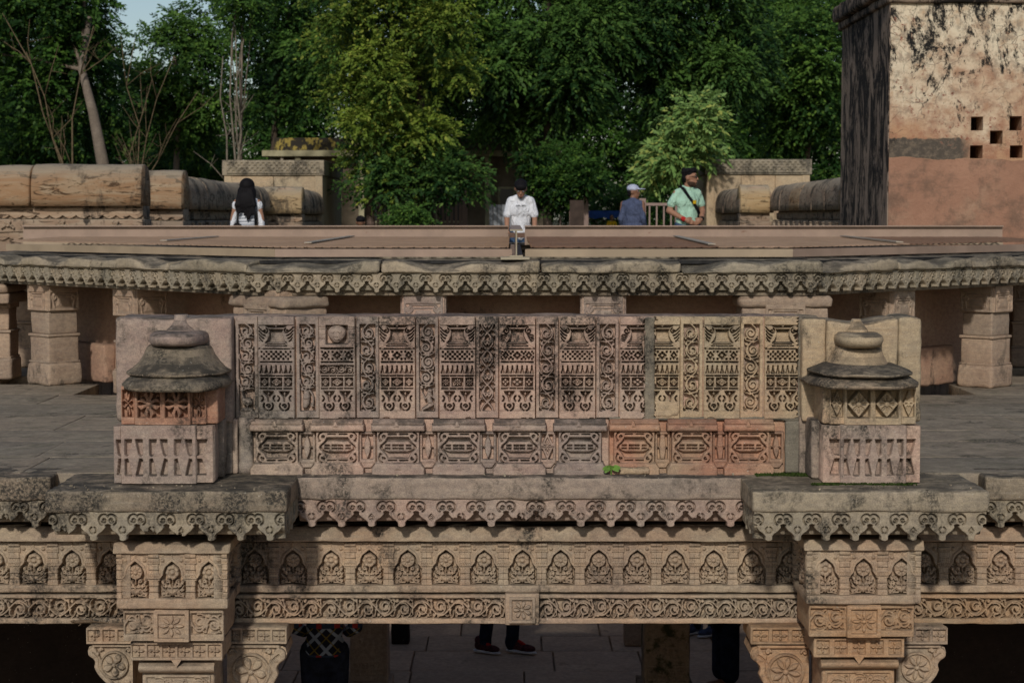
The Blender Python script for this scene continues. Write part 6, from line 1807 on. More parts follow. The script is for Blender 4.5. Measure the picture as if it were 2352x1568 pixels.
# ------------------------------------------------------------------ people
dg_scene = scene
def caps_mesh(items, voxel=.012, smooth=2):
    """one continuous surface grown from tapered limbs ('c', p, q, r0, r1) and ellipsoids ('e', centre, radii, rot)"""
    bm = bmesh.new()
    for it in items:
        if it[0] == 'c':
            p, q, r0, r1 = Vector(it[1]), Vector(it[2]), it[3], it[4]
            d = q - p; L = max(d.length, 1e-4); rot = d.to_track_quat('Z', 'Y').to_matrix().to_4x4()
            n = 12; rings = []
            prof = [(-r0 * math.cos(a), r0 * math.sin(a)) for a in np.linspace(.15, math.pi / 2, 4)] + [(L + r1 * math.sin(a), r1 * math.cos(a)) for a in np.linspace(0, math.pi / 2 - .15, 4)]
            for (z, r) in prof:
                rings.append([bm.verts.new(p + (rot @ Vector((r * math.cos(2 * math.pi * k / n), r * math.sin(2 * math.pi * k / n), z)))) for k in range(n)])
            for a, b in zip(rings, rings[1:]):
                for k in range(n): bm.faces.new((a[k], a[(k + 1) % n], b[(k + 1) % n], b[k]))
            bm.faces.new(rings[0][::-1]); bm.faces.new(rings[-1])
        else:
            m = Matrix.Translation(Vector(it[1])) @ (it[3] if len(it) > 3 else Matrix.Identity(4)) @ Matrix.Diagonal((*it[2], 1))
            bmesh.ops.create_uvsphere(bm, u_segments=20, v_segments=12, radius=1, matrix=m)
    bmesh.ops.recalc_face_normals(bm, faces=bm.faces)
    me = bpy.data.meshes.new('tmp'); bm.to_mesh(me); bm.free()
    o = bpy.data.objects.new('tmp', me); C.objects.link(o)
    md = o.modifiers.new('r', 'REMESH'); md.mode = 'VOXEL'; md.voxel_size = voxel; md.use_smooth_shade = True
    if smooth:
        sm = o.modifiers.new('s', 'SMOOTH'); sm.factor = .5; sm.iterations = smooth
    dg = bpy.context.evaluated_depsgraph_get(); dg.update()
    out = bpy.data.meshes.new_from_object(o.evaluated_get(dg))
    bpy.data.objects.remove(o); bpy.data.meshes.remove(me)
    out.polygons.foreach_set('use_smooth', np.ones(len(out.polygons), dtype=bool))
    return out
def cloth(name, col, var=.1, rough=.9, scale=14):
    t = NT(name); p = t.pos()
    n = t.noise(scale, p, 4, .6)
    t.b.inputs['Roughness'].default_value = rough; t.b.inputs['Specular IOR Level'].default_value = .1
    t.bump(t.math('ADD', t.noise(9, t.pos((1, 1, .6)), 4, .6, 1.5), t.math('MULTIPLY', t.noise(120, p, 2, .5), .1)), .8, .08)
    return t.out(t.mix(t.ramp(n, .3, .7), tuple(x * (1 - var) for x in col), tuple(min(1, x * (1 + var)) for x in col)))
M['skin'] = plain('brown_skin', (.30, .155, .095), .55, .3, .12, 20)
M['skin_dark'] = plain('deep_brown_skin', (.20, .10, .06), .55, .3, .12, 20)
M['hair'] = plain('black_hair', (.007, .006, .007), .7, .12, .3, 60)
M['white_t'] = cloth('white_cotton', (.74, .75, .78))
M['mint'] = cloth('mint_polo_cotton', (.40, .62, .48))
M['navy'] = cloth('slate_blue_cotton', (.075, .092, .155))
M['cap'] = cloth('pale_blue_cap_cotton', (.46, .49, .62))
M['denim'] = cloth('blue_denim', (.045, .075, .13), .3)
M['denim_d'] = cloth('dark_denim', (.020, .026, .045), .35)
M['black'] = cloth('black_fabric', (.012, .012, .014))
M['yellow_t'] = cloth('yellow_cotton', (.60, .38, .02))
M['red_cord'] = cloth('red_cord', (.45, .03, .025))
M['rubber'] = plain('white_rubber', (.60, .60, .60), .6, .3, .08)
M['shoe'] = cloth('maroon_grey_mesh', (.085, .03, .032), .5, .9, 40)
t = NT('striped_cotton'); z = t.sep()[2]
wv = t.math('SINE', t.math('ADD', t.math('MULTIPLY', z, 150.0), t.math('MULTIPLY', t.noise(4, t.pos(), 2, .5), 3.0)))
t.b.inputs['Roughness'].default_value = .9
M['stripe'] = t.out(t.mix(t.ramp(wv, .35, .75), (.62, .64, .68), (.13, .15, .18)))
t = NT('patterned_knit'); P = t.sep()
zz_ = t.math('MULTIPLY', P[2], 34.0); xx_ = t.math('MULTIPLY', P[0], 34.0)
d1 = t.math('ABSOLUTE', t.math('SUBTRACT', t.math('FRACT', t.math('MULTIPLY', t.math('ADD', xx_, zz_), .16)), .5)); d2 = t.math('ABSOLUTE', t.math('SUBTRACT', t.math('FRACT', t.math('MULTIPLY', t.math('SUBTRACT', xx_, zz_), .16)), .5))
dm = t.math('MINIMUM', d1, d2)
c1 = t.mix(t.math('SUBTRACT', 1.0, t.ramp(dm, .07, .11)), (.012, .016, .03), (.26, .33, .42))
c1 = t.mix(t.ramp(t.math('MINIMUM', t.math('SUBTRACT', .5, d1), t.math('SUBTRACT', .5, d2)), .0, .06), t.mix(.5, (.30, .24, .03), (.08, .06, .02)), c1)
bnd = t.math('FRACT', t.math('MULTIPLY', zz_, .12))
c1 = t.mix(t.math('MULTIPLY', t.ramp(bnd, .80, .82), t.math('SUBTRACT', 1.0, t.ramp(bnd, .96, .98))), c1, t.mix(t.ramp(t.math('SINE', t.math('MULTIPLY', xx_, 1.3)), .5, .7), (.03, .05, .09), (.30, .035, .03)))
t.b.inputs['Roughness'].default_value = .95
M['pattern'] = t.out(c1)

def Rx(a): return Matrix.Rotation(a, 4, 'X')
def hand_items(w, d, side, size=1.0, curl=.5):
    """palm and five bent fingers starting at wrist w, pointing along d"""
    w, d = Vector(w), Vector(d).normalized(); sd = d.cross(Vector((0, 1, 0))).normalized() if abs(d.y) < .9 else Vector((1, 0, 0))
    nrm = sd.cross(d).normalized()
    it = [('c', w, w + d * .05 * size, .026 * size, .034 * size)]
    pal = w + d * .085 * size
    it.append(('e', w + d * .055 * size, (.036 * size, .036 * size, .045 * size)))
    for i, L in enumerate((.062, .074, .07, .055)):
        b = pal + sd * (i - 1.5) * .019 * size; k = b + d * L * .5 * size
        e = k + (d * (1 - curl) + nrm * curl).normalized() * L * .5 * size
        it += [('c', b - d * .02, k, .0095 * size, .009 * size), ('c', k, e, .009 * size, .0075 * size)]
    tb = w + d * .03 * size + sd * side * -.03 * size; tk = tb + (d + sd * side * -.8).normalized() * .04 * size
    it += [('c', tb, tk, .013 * size, .011 * size), ('c', tk, tk + d * .03 * size, .011 * size, .009 * size)]
    return it
def head_items(c, rot, s=1.0):
    """skull, jaw, nose, ears around centre c; rot turns the head (face towards local -y)"""
    s = s * 1.07; R3 = rot.to_3x3(); f = lambda x, y, z: Vector(c) + R3 @ Vector((x, y, z)) * s
    it = [('e', f(0, .005, .02), (.076 * s, .094 * s, .10 * s), rot), ('e', f(0, -.025, -.045), (.058 * s, .066 * s, .075 * s), rot), ('e', f(0, -.06, -.095), (.03 * s, .026 * s, .022 * s), rot),
          ('c', f(0, -.088, .015), f(0, -.106, -.022), .009 * s, .015 * s), ('c', f(-.022, -.09, -.062), f(.022, -.09, -.062), .009 * s, .009 * s)]
    for sx in (-1, 1):
        it += [('e', f(sx * .078, .012, -.008), (.010 * s, .020 * s, .032 * s), rot), ('c', f(sx * .014, -.088, .032), f(sx * .05, -.078, .032), .010 * s, .008 * s), ('e', f(sx * .032, -.072, .008), (.016 * s, .012 * s, .011 * s), rot)]
    return it
def face_parts(o, c, rot, s=1.0, beard=False):
    s = s * 1.07; R3 = rot.to_3x3(); f = lambda x, y, z: Vector(c) + R3 @ Vector((x, y, z)) * s
    for sx in (-1, 1):
        link('eye', caps_mesh([('e', f(sx * .032, -.083, .010), (.012 * s, .006 * s, .007 * s), rot)], .003, 0), o, mat=M['white_t'])
        link('iris', caps_mesh([('e', f(sx * .032, -.089, .010), (.005 * s, .004 * s, .006 * s), rot)], .002, 0), o, mat=M['hair'])
        link('eyebrow', caps_mesh([('c', f(sx * .014, -.096, .034), f(sx * .052, -.084, .036), .006 * s, .004 * s)], .003, 0), o, mat=M['hair'])
    link('lips', caps_mesh([('c', f(-.02, -.098, -.06), f(.02, -.098, -.06), .006 * s, .006 * s)], .003, 0), o, mat=M['red_lip'])
    if beard: link('beard', caps_mesh([('e', f(0, -.022, -.068), (.0595 * s, .064 * s, .060 * s), rot), ('e', f(0, -.062, -.104), (.032 * s, .027 * s, .021 * s), rot), ('c', f(-.018, -.099, -.046), f(.018, -.099, -.046), .0045 * s, .0045 * s)], .006, 1), o, mat=M['stubble'])
M['stubble'] = plain('dark_stubble', (.055, .032, .022), .8, .1, .3, 80)
M['red_lip'] = plain('lips', (.22, .09, .07), .5, .3, .1)
def torso(shx=.185, k=1.0, grow=0.0, lean=0.0, hipz=.93):
    it = [('e', (0, 0, .97), (.148 * k + grow, .10 * k + grow, .13 + grow)), ('e', (0, -.005 - lean * .3, 1.12), (.132 * k + grow, .09 * k + grow, .17 + grow)), ('e', (0, -.005 - lean * .7, 1.28), (.150 * k + grow, .10 * k + grow, .16 + grow)),
          ('c', (-shx + .05, -lean, 1.385), (shx - .05, -lean, 1.385), .052 + grow, .052 + grow), ('c', (-shx + .05, -lean, 1.385), (0, -lean, 1.43), .045 + grow, .055 + grow), ('c', (shx - .05, -lean, 1.385), (0, -lean, 1.43), .045 + grow, .055 + grow), ('c', (0, -lean * .8, 1.36), (0, -lean, 1.46), .08 + grow, .055 + grow)]
    return it
def legs(grow=0, x=.09):
    it = []
    for sx in (-1, 1): it += [('c', (sx * x, 0, .92), (sx * (x + .01), -.01, .49), .088 + grow, .058 + grow), ('c', (sx * (x + .01), -.01, .49), (sx * (x + .01), .015, .09), .056 + grow, .040 + grow)]
    return it
def feet(o, x=.10, mat=None):
    for sx in (-1, 1): link('shoe', caps_mesh([('e', (sx * x, .0, .05), (.045, .075, .05)), ('e', (sx * x, -.10, .04), (.046, .10, .038))], .012), o, mat=mat or M['black'])
def person(label, loc, rz, h=1.75, group=None):
    o = thing('person', label, 'person', loc, rz, group); o.scale = (h / 1.75,) * 3; return o

# --- man in white t-shirt, head bowed over the grating
o = person('person in white t-shirt with bowed head, standing at the middle of the steel beam', (WX(1196, 25.9), 25.9, GZ), 0, 1.62)
hc = Vector((0, -.19, 1.56)); hr = Rx(.55)
arms = []
for sx in (-1, 1): arms += [('c', (sx * .165, -.06, 1.385), (sx * .205, -.09, 1.12), .046, .041), ('c', (sx * .205, -.09, 1.12), (sx * .20, -.24, .92), .040, .029)] + hand_items((sx * .20, -.24, .92), (-.2 * sx, -.8, -.3), sx)
body = head_items(hc, hr) + [('c', (0, -.07, 1.42), (0, -.14, 1.53), .058, .052)] + torso(lean=.07) + arms + legs()
link('body', caps_mesh(body, .010), o, mat=M['skin'])
face_parts(o, hc, hr)
link('hair', caps_mesh([('e', hc + hr.to_3x3() @ Vector((0, .018, .062)), (.094, .108, .080), hr), ('e', hc + hr.to_3x3() @ Vector((0, -.064, .070)), (.086, .052, .055), hr), ('e', hc + hr.to_3x3() @ Vector((0, .06, -.005)), (.080, .055, .07), hr)], .010), o, mat=M['hair'])
shirt = torso(grow=.018, lean=.07)[:-1] + [('c', (0, -.06, 1.38), (0, -.065, 1.43), .085, .075)]
for sx in (-1, 1): shirt += [('c', (sx * .150, -.065, 1.385), (sx * .198, -.085, 1.19), .060, .064)]
shirt += [('e', (0, 0, .95), (.172, .125, .16))]
link('t_shirt', caps_mesh(shirt, .012), o, mat=M['white_t'])
link('trousers', caps_mesh(legs(.014) + [('e', (0, 0, .93), (.168, .118, .12))], .014), o, mat=M['denim']); feet(o)
pm = MB()
rg = random.Random(2)
for i in range(11):
    if i in (5,): continue
    x = -.072 + i * .0135; pm.box(x, x + .009, -.1925, -.1895, 1.312 + rg.uniform(-.002, .001), 1.325 + rg.uniform(-.001, .002))
pm.build('chest_print', M['black'], o)

# --- man in mint polo, hands at his waist, looking right
o = person('person in mint polo shirt with camera strap and glasses, standing by the right gate block', (WX(1577, 27.0), 27.0, GZ), math.radians(14), 1.77)
hc = Vector((.02, -.04, 1.605)); hr = Matrix.Rotation(math.radians(58), 4, 'Z')
arms = []
Lh, Rh = Vector((-.05, -.20, 1.00)), Vector((.085, -.20, 1.01))
arms += [('c', (-.165, 0, 1.385), (-.262, .03, 1.14), .050, .044), ('c', (-.262, .03, 1.14), (-.10, -.17, 1.02), .045, .032)] + hand_items((-.10, -.17, 1.02), (.8, -.3, -.35), -1, 1, .6)
arms += [('c', (.165, 0, 1.385), (.232, .02, 1.14), .050, .044), ('c', (.232, .02, 1.14), (.15, -.16, 1.02), .045, .032)] + hand_items((.15, -.16, 1.02), (-.7, -.35, -.4), 1, 1, .6)
body = head_items(hc, hr) + [('c', (0, 0, 1.42), (.01, -.015, 1.53), .062, .056)] + torso(k=1.03) + arms + legs()
link('body', caps_mesh(body, .010), o, mat=M['skin'])
face_parts(o, hc, hr, 1, True)
R3 = hr.to_3x3()
hf = lambda x, y, z: hc + R3 @ Vector((x, y, z))
hi = [('e', hf(0, .02, .055), (.088, .10, .082), hr), ('e', hf(0, .06, .0), (.078, .055, .075), hr), ('e', hf(0, -.05, .09), (.07, .05, .04), hr)]
rg = random.Random(4)
for i in range(26):
    a = rg.uniform(0, 6.28); b = rg.uniform(.2, 1.2); hi.append(('e', hf(.085 * math.cos(a) * math.cos(b * .6), .02 + .095 * math.sin(a) * math.cos(b * .6), .055 + .082 * math.sin(b)), (.018, .018, .018)))
link('hair', caps_mesh(hi, .009, 1), o, mat=M['hair'])
gl = MB()
for sx in (-1, 1):
    ring = [hf(sx * .034 + .022 * math.cos(a), -.104, .008 + .017 * math.sin(a)) for a in np.linspace(0, 2 * math.pi, 13)]
    gl.tube(ring, .0028, 5); gl.tube([hf(sx * .056, -.104, .012), hf(sx * .08, -.03, .012), hf(sx * .08, .02, .006)], .0028, 5)
gl.tube([hf(-.012, -.105, .01), hf(.012, -.105, .01)], .0028, 5)
gl.build('glasses', M['hair'], o)
shirt = torso(k=1.03, grow=.018)[:-1] + [('c', (0, 0, 1.38), (0, 0, 1.43), .088, .080), ('e', (0, 0, .97), (.164, .118, .13)), ('e', (-.02, -.015, 1.0), (.156, .115, .12))]
for sx, ex in ((-1, -.232), (1, .208)): shirt += [('c', (sx * .150, 0, 1.385), (ex, .018, 1.235), .060, .062)]
link('polo_shirt', caps_mesh(shirt, .012), o, mat=M['mint'])
link('collar', caps_mesh([('c', (-.06, .03, 1.475), (-.055, -.065, 1.45), .018, .016), ('c', (.06, .03, 1.475), (.055, -.065, 1.45), .018, .016), ('c', (-.06, .04, 1.478), (.06, .04, 1.478), .018, .018)], .008, 1), o, mat=M['mint'])
st_ = MB()
sp = [Vector((-.10, .02, 1.478)), Vector((-.085, -.09, 1.44)), Vector((-.02, -.128, 1.33)), Vector((.07, -.125, 1.22)), Vector((.14, -.08, 1.12)), Vector((.168, 0, 1.06))]
for a, b in zip(sp, sp[1:]): st_.bar(a, b, .052, .012) if False else st_.tube([a, b], .021, 8)
st_.build('camera_strap', M['black'], o, smooth=True)
MB().box(.03, .075, -.156, -.146, 1.235, 1.285).build('strap_print', M['yellow_t'], o)
link('wristband', caps_mesh([('c', (-.118, -.155, 1.028), (-.108, -.165, 1.023), .036, .036)], .006, 0), o, mat=M['red_cord'])
link('watch', caps_mesh([('c', (.162, -.145, 1.03), (.155, -.153, 1.025), .036, .036)], .006, 0), o, mat=M['black'])
link('jeans', caps_mesh(legs(.016) + [('e', (0, 0, .93), (.172, .122, .11))], .014), o, mat=M['denim'])
link('belt', caps_mesh([('e', (0, 0, .985), (.176, .126, .02))], .008, 0), o, mat=M['black']); feet(o)

# --- long-haired woman seen from behind
o = person('person with long black hair and striped top, seen from behind at the left', (WX(571, 26.3), 26.3, GZ), math.pi, 1.60)
hc = Vector((0, -.02, 1.60)); hr = Matrix.Identity(4)
arms = []
for sx in (-1, 1): arms += [('c', (sx * .165, 0, 1.39), (sx * .225, .02, 1.12), .045, .038), ('c', (sx * .225, .02, 1.12), (sx * .20, -.14, .93), .037, .027)] + hand_items((sx * .20, -.14, .93), (-.1 * sx, -.7, -.5), sx, .9)
body = head_items(hc, hr, .97) + [('c', (0, 0, 1.41), (0, -.01, 1.52), .05, .045)] + torso(.165, .92) + arms + legs()
link('body', caps_mesh(body, .012), o, mat=M['skin'])
face_parts(o, hc, hr, .97)
rg = random.Random(8)
hi = [('e', hc + Vector((0, .03, .04)), (.118, .12, .115)), ('e', hc + Vector((0, .07, -.08)), (.145, .075, .16)), ('e', (0, .12, 1.40), (.15, .05, .15))]
for i in range(26):
    x = rg.uniform(-.155, .155); l = rg.uniform(1.08, 1.24) + abs(x) * .8
    hi.append(('c', (x * .6, .10 + rg.uniform(-.02, .02), 1.56), (x, .125 + rg.uniform(-.015, .02), 1.34), .028, .026)); hi.append(('c', (x, .125, 1.34), (x * rg.uniform(.7, 1.15), .13 + rg.uniform(-.01, .02), l), .026, .010))
link('hair', caps_mesh(hi, .010, 1), o, mat=M['hair'])
link('striped_top', caps_mesh(torso(.165, .92, grow=.014)[:-1] + [('e', (0, 0, .95), (.16, .115, .12))], .012), o, mat=M['stripe'])
for sx in (-1, 1):
    link('puff_sleeve', caps_mesh([('e', (sx * .178, 0, 1.33), (.056, .064, .085)), ('c', (sx * .19, .01, 1.25), (sx * .212, .02, 1.08), .040, .048), ('e', (sx * .214, .01, 1.05), (.050, .054, .10))], .012), o, mat=M['white_t'])
link('trousers', caps_mesh(legs(.014) + [('e', (0, 0, .92), (.155, .11, .11))], .014), o, mat=M['denim_d']); feet(o)
MB().tube([(-.10, .10, 1.42), (-.135, .135, 1.25), (-.14, .13, 1.0)], .018, 8).build('bag_strap', M['black'], o, smooth=True)
link('bag', caps_mesh([('e', (.14, .10, .98), (.085, .05, .10))], .012), o, mat=M['black'])

# --- man in cap and slate shirt, turned away
o = person('person in pale cap and slate-blue shirt, turned away left of the railing', (WX(1452, 31), 31, GZ - .02), math.radians(158), 1.63)
hc = Vector((0, -.03, 1.60)); hr = Rx(.18) @ Matrix.Rotation(math.radians(-52), 4, 'Z')
hr = Matrix.Rotation(math.radians(-52), 4, 'Z') if False else Matrix.Rotation(math.radians(-68), 4, 'Z')
hr = Matrix.Rotation(math.radians(-76), 4, 'Z')
arms = []
for sx in (-1, 1): arms += [('c', (sx * .18, 0, 1.40), (sx * .205, .03, 1.13), .045, .040), ('c', (sx * .205, .03, 1.13), (sx * .20, -.10, .92), .040, .03)] + hand_items((sx * .20, -.10, .92), (0, -.4, -.8), sx)
link('body', caps_mesh(head_items(hc, hr) + [('c', (0, 0, 1.41), (0, -.01, 1.52), .056, .05)] + torso() + arms + legs(), .012), o, mat=M['skin_dark'])
face_parts(o, hc, hr)
R3 = hr.to_3x3(); hf = lambda x, y, z: hc + R3 @ Vector((x, y, z))
link('hair', caps_mesh([('e', hf(0, .04, .0), (.082, .075, .06), hr), ('e', hf(0, .06, -.04), (.066, .05, .045), hr)], .010), o, mat=M['hair'])
link('cap', caps_mesh([('e', hf(0, .01, .065), (.092, .108, .075), hr), ('e', hf(0, -.145, .052), (.066, .075, .012), hr)], .009, 1), o, mat=M['cap'])
shirt = torso(grow=.022)[:-1] + [('c', (0, .0, 1.40), (0, 0, 1.45), .085, .07), ('e', (0, 0, .90), (.185, .135, .18))]
for sx in (-1, 1): shirt += [('c', (sx * .145, 0, 1.385), (sx * .205, .03, 1.13), .060, .054), ('c', (sx * .205, .03, 1.13), (sx * .20, -.06, .99), .052, .046)]
link('shirt', caps_mesh(shirt, .012), o, mat=M['navy'])
link('trousers', caps_mesh(legs(.014), .014), o, mat=M['black']); feet(o)

# --- far seated figures
def seated(label, px, py, Y, mat, s=1.0, group=None):
    top = W(px, py, Y)
    o = person(label, (top.x, Y, top.z - 1.05 * s), 0, 1.75 * s, group)
    hc = Vector((0, -.03, .93)); I = Matrix.Identity(4)
    it = head_items(hc, I, 1.05) + [('c', (0, 0, .74), (0, -.01, .86), .05, .045), ('e', (0, 0, .33), (.15, .11, .14)), ('e', (0, 0, .52), (.15, .105, .22)), ('c', (-.14, 0, .70), (.14, 0, .70), .06, .06)]
    for sx in (-1, 1):
        it += [('c', (sx * .17, 0, .70), (sx * .22, -.05, .46), .048, .04), ('c', (sx * .22, -.05, .46), (sx * .10, -.26, .38), .04, .028)] + hand_items((sx * .10, -.26, .38), (0, -.9, -.2), sx)
        it += [('c', (sx * .09, -.02, .30), (sx * .14, -.38, .36), .08, .055), ('c', (sx * .14, -.38, .36), (sx * .10, -.34, .02), .055, .04), ('e', (sx * .10, -.40, -.03), (.04, .10, .035))]
    link('body', caps_mesh(it, .014), o, mat=M['skin_dark'])
    link('hair', caps_mesh([('e', hc + Vector((0, .025, .055)), (.095, .105, .085))], .012), o, mat=M['hair'])
    sh = [('e', (0, 0, .36), (.165, .125, .15)), ('e', (0, 0, .52), (.168, .122, .23)), ('c', (-.14, 0, .70), (.14, 0, .70), .075, .075)]
    for sx in (-1, 1): sh += [('c', (sx * .16, 0, .70), (sx * .21, -.04, .52), .066, .06)]
    link('shirt', caps_mesh(sh, .014), o, mat=mat)
    return o
seated('small child in yellow shirt sitting in front of the blue awning', 1405, 494, 54, M['yellow_t'], .62)
seated('dark-haired head of a person sitting left of the child in yellow', 1337, 500, 54, M['black'], .62)
seated('person in pale green with dark hair, low behind the beam beside the left gate block', 828, 497, 33, M['mint'], .85).rotation_euler.z = math.pi

# --- people on the lower landing
def sneaker(o, x, y, rz, z=0.0, s=1.0, up=M['shoe'], sole=M['rubber']):
    m = Matrix.Translation((x, y, z)) @ Matrix.Rotation(rz, 4, 'Z') @ Matrix.Scale(s, 4)
    f = lambda p: m @ Vector(p)
    rot = Matrix.Rotation(rz, 4, 'Z')
    link('upper', caps_mesh([('e', f((0, .02, .075)), (.042 * s, .075 * s, .055 * s), rot), ('e', f((0, -.09, .055)), (.046 * s, .10 * s, .038 * s), rot), ('c', f((0, .035, .08)), f((0, .045, .13)), .042 * s, .045 * s)], .007, 2), o, mat=up)
    link('sole', caps_mesh([('e', f((0, .03, .022)), (.043 * s, .085 * s, .022 * s), rot), ('e', f((0, -.10, .020)), (.048 * s, .105 * s, .020 * s), rot), ('e', f((0, -.04, .02)), (.042 * s, .12 * s, .019 * s), rot)], .007, 1), o, mat=sole)
    link('tongue', caps_mesh([('c', f((0, -.02, .11)), f((0, -.075, .085)), .022 * s, .018 * s)], .007, 1), o, mat=M['red_cord'] if up is M['shoe'] else up)
Yl = 18.6
o = person('person in dark jeans and maroon sneakers, only the lower legs showing under the beam', (WX(1153, Yl), Yl, LOWZ), 0)
lx, rx = WX(1112, Yl) - WX(1153, Yl), WX(1176, Yl) - WX(1153, Yl)
for x, kn in ((lx, (.06, -.02)), (rx, (.02, .02))): pass
body = torso() + head_items(Vector((0, -.02, 1.60)), Matrix.Identity(4)) + [('c', (0, 0, 1.41), (0, -.01, 1.52), .056, .05)]
for sx in (-1, 1): body += [('c', (sx * .18, 0, 1.40), (sx * .22, .0, 1.13), .05, .043), ('c', (sx * .22, 0, 1.13), (sx * .2, -.10, .90), .042, .03)] + hand_items((sx * .2, -.10, .90), (0, -.3, -.9), sx)
lg = []
for sx, x in ((-1, lx), (1, rx)): lg += [('c', (sx * .09, 0, .92), (x * .9 + .03, -.02, .49), .088, .06), ('c', (x * .9 + .03, -.02, .49), (x, .03, .08), .056, .042)]
link('body', caps_mesh(body + lg, .014), o, mat=M['skin'])
link('jeans', caps_mesh([(a, b, c_, d + .016, e + .022) for (a, b, c_, d, e) in lg] + [('e', (0, 0, .95), (.17, .12, .12)), ('c', (lx, .03, .13), (lx, .03, .10), .072, .074), ('c', (rx, .03, .13), (rx, .03, .10), .072, .074)], .012), o, mat=M['denim_d'])
link('shirt', caps_mesh(torso(grow=.018)[:-1], .014), o, mat=M['navy'])
sneaker(o, lx - .015, -.0, math.radians(62), 0, 1.0); sneaker(o, rx + .05, 0, math.radians(66), 0, 1.06)

Yp = 14.9
o = person('person in blue patterned top and dark jeans, under the beam beside the left bracket', (WX(741, Yp), Yp, LOWZ), math.pi, 1.66)
link('body', caps_mesh(torso(.17, .98) + head_items(Vector((0, -.02, 1.60)), Matrix.Identity(4)) + [('c', (0, 0, 1.41), (0, -.01, 1.52), .05, .045)] + legs() + sum([[('c', (sx * .17, 0, 1.40), (sx * .26, .02, 1.14), .045, .04), ('c', (sx * .26, .02, 1.14), (sx * .16, -.18, 1.05), .038, .028)] + hand_items((sx * .16, -.18, 1.05), (-.5 * sx, -.7, .1), sx) for sx in (-1, 1)], []), .014), o, mat=M['skin'])
top_ = torso(.17, 1.04, grow=.02)[:-1] + [('e', (0, 0, .93), (.205, .145, .12))]
for sx in (-1, 1): top_ += [('c', (sx * .17, 0, 1.40), (sx * .265, .02, 1.14), .066, .06), ('c', (sx * .265, .02, 1.14), (sx * .19, -.14, 1.06), .06, .05)]
link('patterned_top', caps_mesh(top_, .012), o, mat=M['pattern'])
link('jeans', caps_mesh([('e', (0, .01, .86), (.195, .14, .13))] + legs(.03, .095), .012), o, mat=M['denim_d']); feet(o)
link('hair', caps_mesh([('e', (0, .02, 1.64), (.09, .10, .10)), ('e', (0, .07, 1.5), (.08, .06, .14))], .012), o, mat=M['hair'])

Yq = 17.2
o = person('person in wide dark trousers and open sandals, standing right of the mossy pillar foot', (WX(1672, Yq), Yq, LOWZ), math.radians(-70), 1.6)
link('body', caps_mesh(torso(.17, .95) + head_items(Vector((0, -.02, 1.60)), Matrix.Identity(4)) + [('c', (0, 0, 1.41), (0, -.01, 1.52), .05, .045)] + legs() + [('e', (sx * .10, -.06, .035), (.04, .12, .03)) for sx in (-1, 1)], .014), o, mat=M['skin'])
link('tunic', caps_mesh(torso(.17, .98, grow=.02)[:-1] + [('c', (0, 0, .95), (0, 0, .72), .15, .17)], .016), o, mat=M['black'])
link('wide_trousers', caps_mesh([('c', (sx * .09, 0, .9), (sx * .10, .0, .16), .10, .095) for sx in (-1, 1)], .014), o, mat=M['denim_d'])
for sx in (-1, 1): link('sandal', caps_mesh([('e', (sx * .10, -.06, .008), (.05, .135, .012)), ('c', (sx * .10 - .045, -.10, .03), (sx * .10 + .045, -.10, .03), .012, .012)], .008, 1), o, mat=M['skin_pale'] if 'skin_pale' in M else M['skin'])
Yq = 19.4
o = person('person in dark trousers and navy slip-on shoes, behind the mossy pillar foot', (WX(1622, Yq), Yq, LOWZ), math.radians(-30), 1.7)
link('body', caps_mesh(torso() + head_items(Vector((0, -.02, 1.60)), Matrix.Identity(4)) + [('c', (0, 0, 1.41), (0, -.01, 1.52), .05, .045)] + legs(), .016), o, mat=M['skin'])
link('trousers', caps_mesh(legs(.02) + [('e', (0, 0, .93), (.17, .12, .12))], .016), o, mat=M['black'])
link('shirt', caps_mesh(torso(grow=.018)[:-1], .016), o, mat=M['navy'])
for sx in (-1, 1): sneaker(o, sx * .10, 0, math.radians(-30), 0, 1.0, M['navy'], M['rubber'])

# ------------------------------------------------------------------ small things on the stonework
M['sprout'] = plain('bright_sprout_leaf', (.13, .24, .04), .5, .3, .2, 30)
so = thing('sprout', 'small bright green sprout growing at the foot of the red parapet course', 'plant', (WX(1405, 10.86), 10.86, .0))
rg = random.Random(6)
for i, (a, el, L) in enumerate(((150, 25, .062), (190, 60, .05), (30, 30, .066), (60, 70, .045), (-30, 15, .05), (100, 80, .035), (215, 5, .045))):
    a, el = math.radians(a), math.radians(el); d = Vector((math.cos(a) * math.cos(el), -.35, math.sin(el))).normalized(); s_ = d.cross(Vector((0, -1, .3))).normalized()
    b = Vector((0, 0, .035)); m = MB()
    pts = [(0, 0), (.25, .16), (.55, .27), (.8, .22), (.97, .08), (1.0, 0)]
    v = [b + d * L * u + s_ * L * w for u, w in pts] + [b + d * L * u - s_ * L * w for u, w in pts[1:-1][::-1]]
    v = [p + Vector((0, -.004 * (k % 2), -.02 * ((p - b).length / L) ** 2)) for k, p in enumerate(v)]
    n = len(v); back = [p + Vector((0, .002, .0)) for p in v]
    m.add(v + back, [tuple(range(n)), tuple(range(n, 2 * n))[::-1]] + [(k, k + n, (k + 1) % n + n, (k + 1) % n) for k in range(n)])
    m.build('leaf', M['sprout'], so)
MB().tube([(0, .01, -.005), (0, 0, .04)], .004, 6).build('stalk', M['sprout'], so)
M['lizard'] = plain('brown_lizard_skin', (.11, .075, .045), .7, .2, .35, 60)
YL = 10.925
lz_ = W(196, 1427, YL)
lo = thing('lizard', 'small brown lizard clinging to the lower edge of the left beam', 'lizard', tuple(lz_))
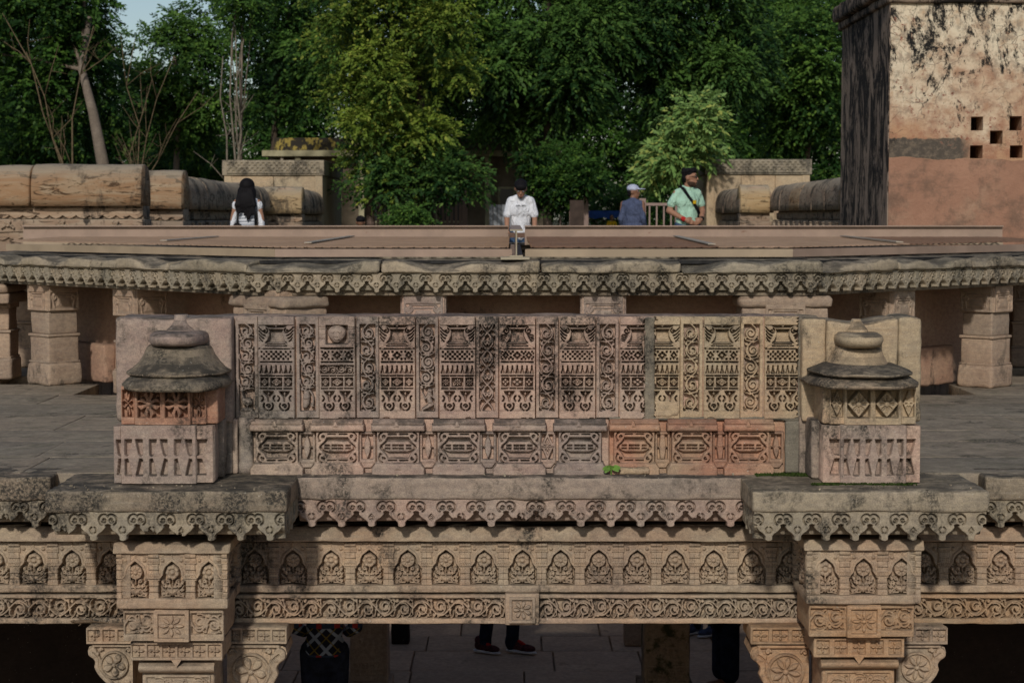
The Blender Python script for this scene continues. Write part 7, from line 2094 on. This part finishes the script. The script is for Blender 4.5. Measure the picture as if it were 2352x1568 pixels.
it = [('c', (-.05, 0, 0), (.035, 0, .002), .010, .010), ('c', (-.05, 0, 0), (-.085, 0, .004), .010, .004), ('e', (-.068, -.002, .003), (.014, .009, .009)), ('c', (.035, 0, .002), (.12, 0, -.006), .007, .0025), ('c', (.12, 0, -.006), (.155, 0, -.012), .003, .0012)]
for x in (-.038, .026):
    for sz in (-1, 1): it += [('c', (x, 0, 0), (x + .012, -.002, sz * .016), .0045, .0035), ('c', (x + .012, -.002, sz * .016), (x - .004, -.001, sz * .024), .0035, .003)]
link('body', caps_mesh(it, .0035, 1), lo, mat=M['lizard'])
# moss at the foot of the right pier
M['moss'] = plain('green_moss', (.035, .055, .012), .95, .1, .5, 40)
rng = np.random.default_rng(3)
vs, fs = [], []
for k in range(2600):
    u = rng.random()
    if u < .5: x = rng.uniform(WX(1738, 10.85), WX(1868, 10.85)); y = rng.uniform(10.79, 10.90) + abs(rng.normal(0, .012))
    else: x = rng.uniform(WX(1868, 10.45), WX(2110, 10.45)); y = 10.475 - abs(rng.normal(0, .014))
    h_ = rng.uniform(.005, .016); a = rng.uniform(0, 6.28); w_ = rng.uniform(.003, .007)
    b = len(vs); vs += [(x + w_ * math.cos(a), y + w_ * math.sin(a), .0), (x - w_ * math.cos(a), y - w_ * math.sin(a), .0), (x + rng.normal(0, .005), y + rng.normal(0, .005), h_)]; fs.append((b, b + 1, b + 2))
me = bpy.data.meshes.new('moss'); me.from_pydata(vs, [], fs); me.update()
tag(link('moss', me, mat=M['moss']), 'dark green moss along the foot of the right pier', 'moss', kind='stuff')

# grit and fallen bits on the ledges
rng = np.random.default_rng(9); m = MB()
for k in range(70):
    u = rng.random()
    if u < .4: x, y = rng.uniform(WX(110, 10.3), WX(640, 10.3)), rng.uniform(10.24, 10.44)
    elif u < .7: x, y = rng.uniform(WX(1745, 10.3), WX(2265, 10.3)), rng.uniform(10.24, 10.44)
    else: x, y = rng.uniform(WX(690, 10.84), WX(1700, 10.84)), rng.uniform(10.80, 10.88)
    s_ = rng.uniform(.002, .008); rot = Matrix.Translation((x, y, s_ * .4)) @ Euler((rng.uniform(0, 3), rng.uniform(0, 3), rng.uniform(0, 3))).to_matrix().to_4x4()
    m.box(-s_, s_, -s_ * .7, s_ * .7, -s_ * .4, s_ * .4, rot)
tag(m.build('grit', M['grey']), 'loose grit and stone crumbs lying on the cornice ledges', 'grit', kind='stuff')
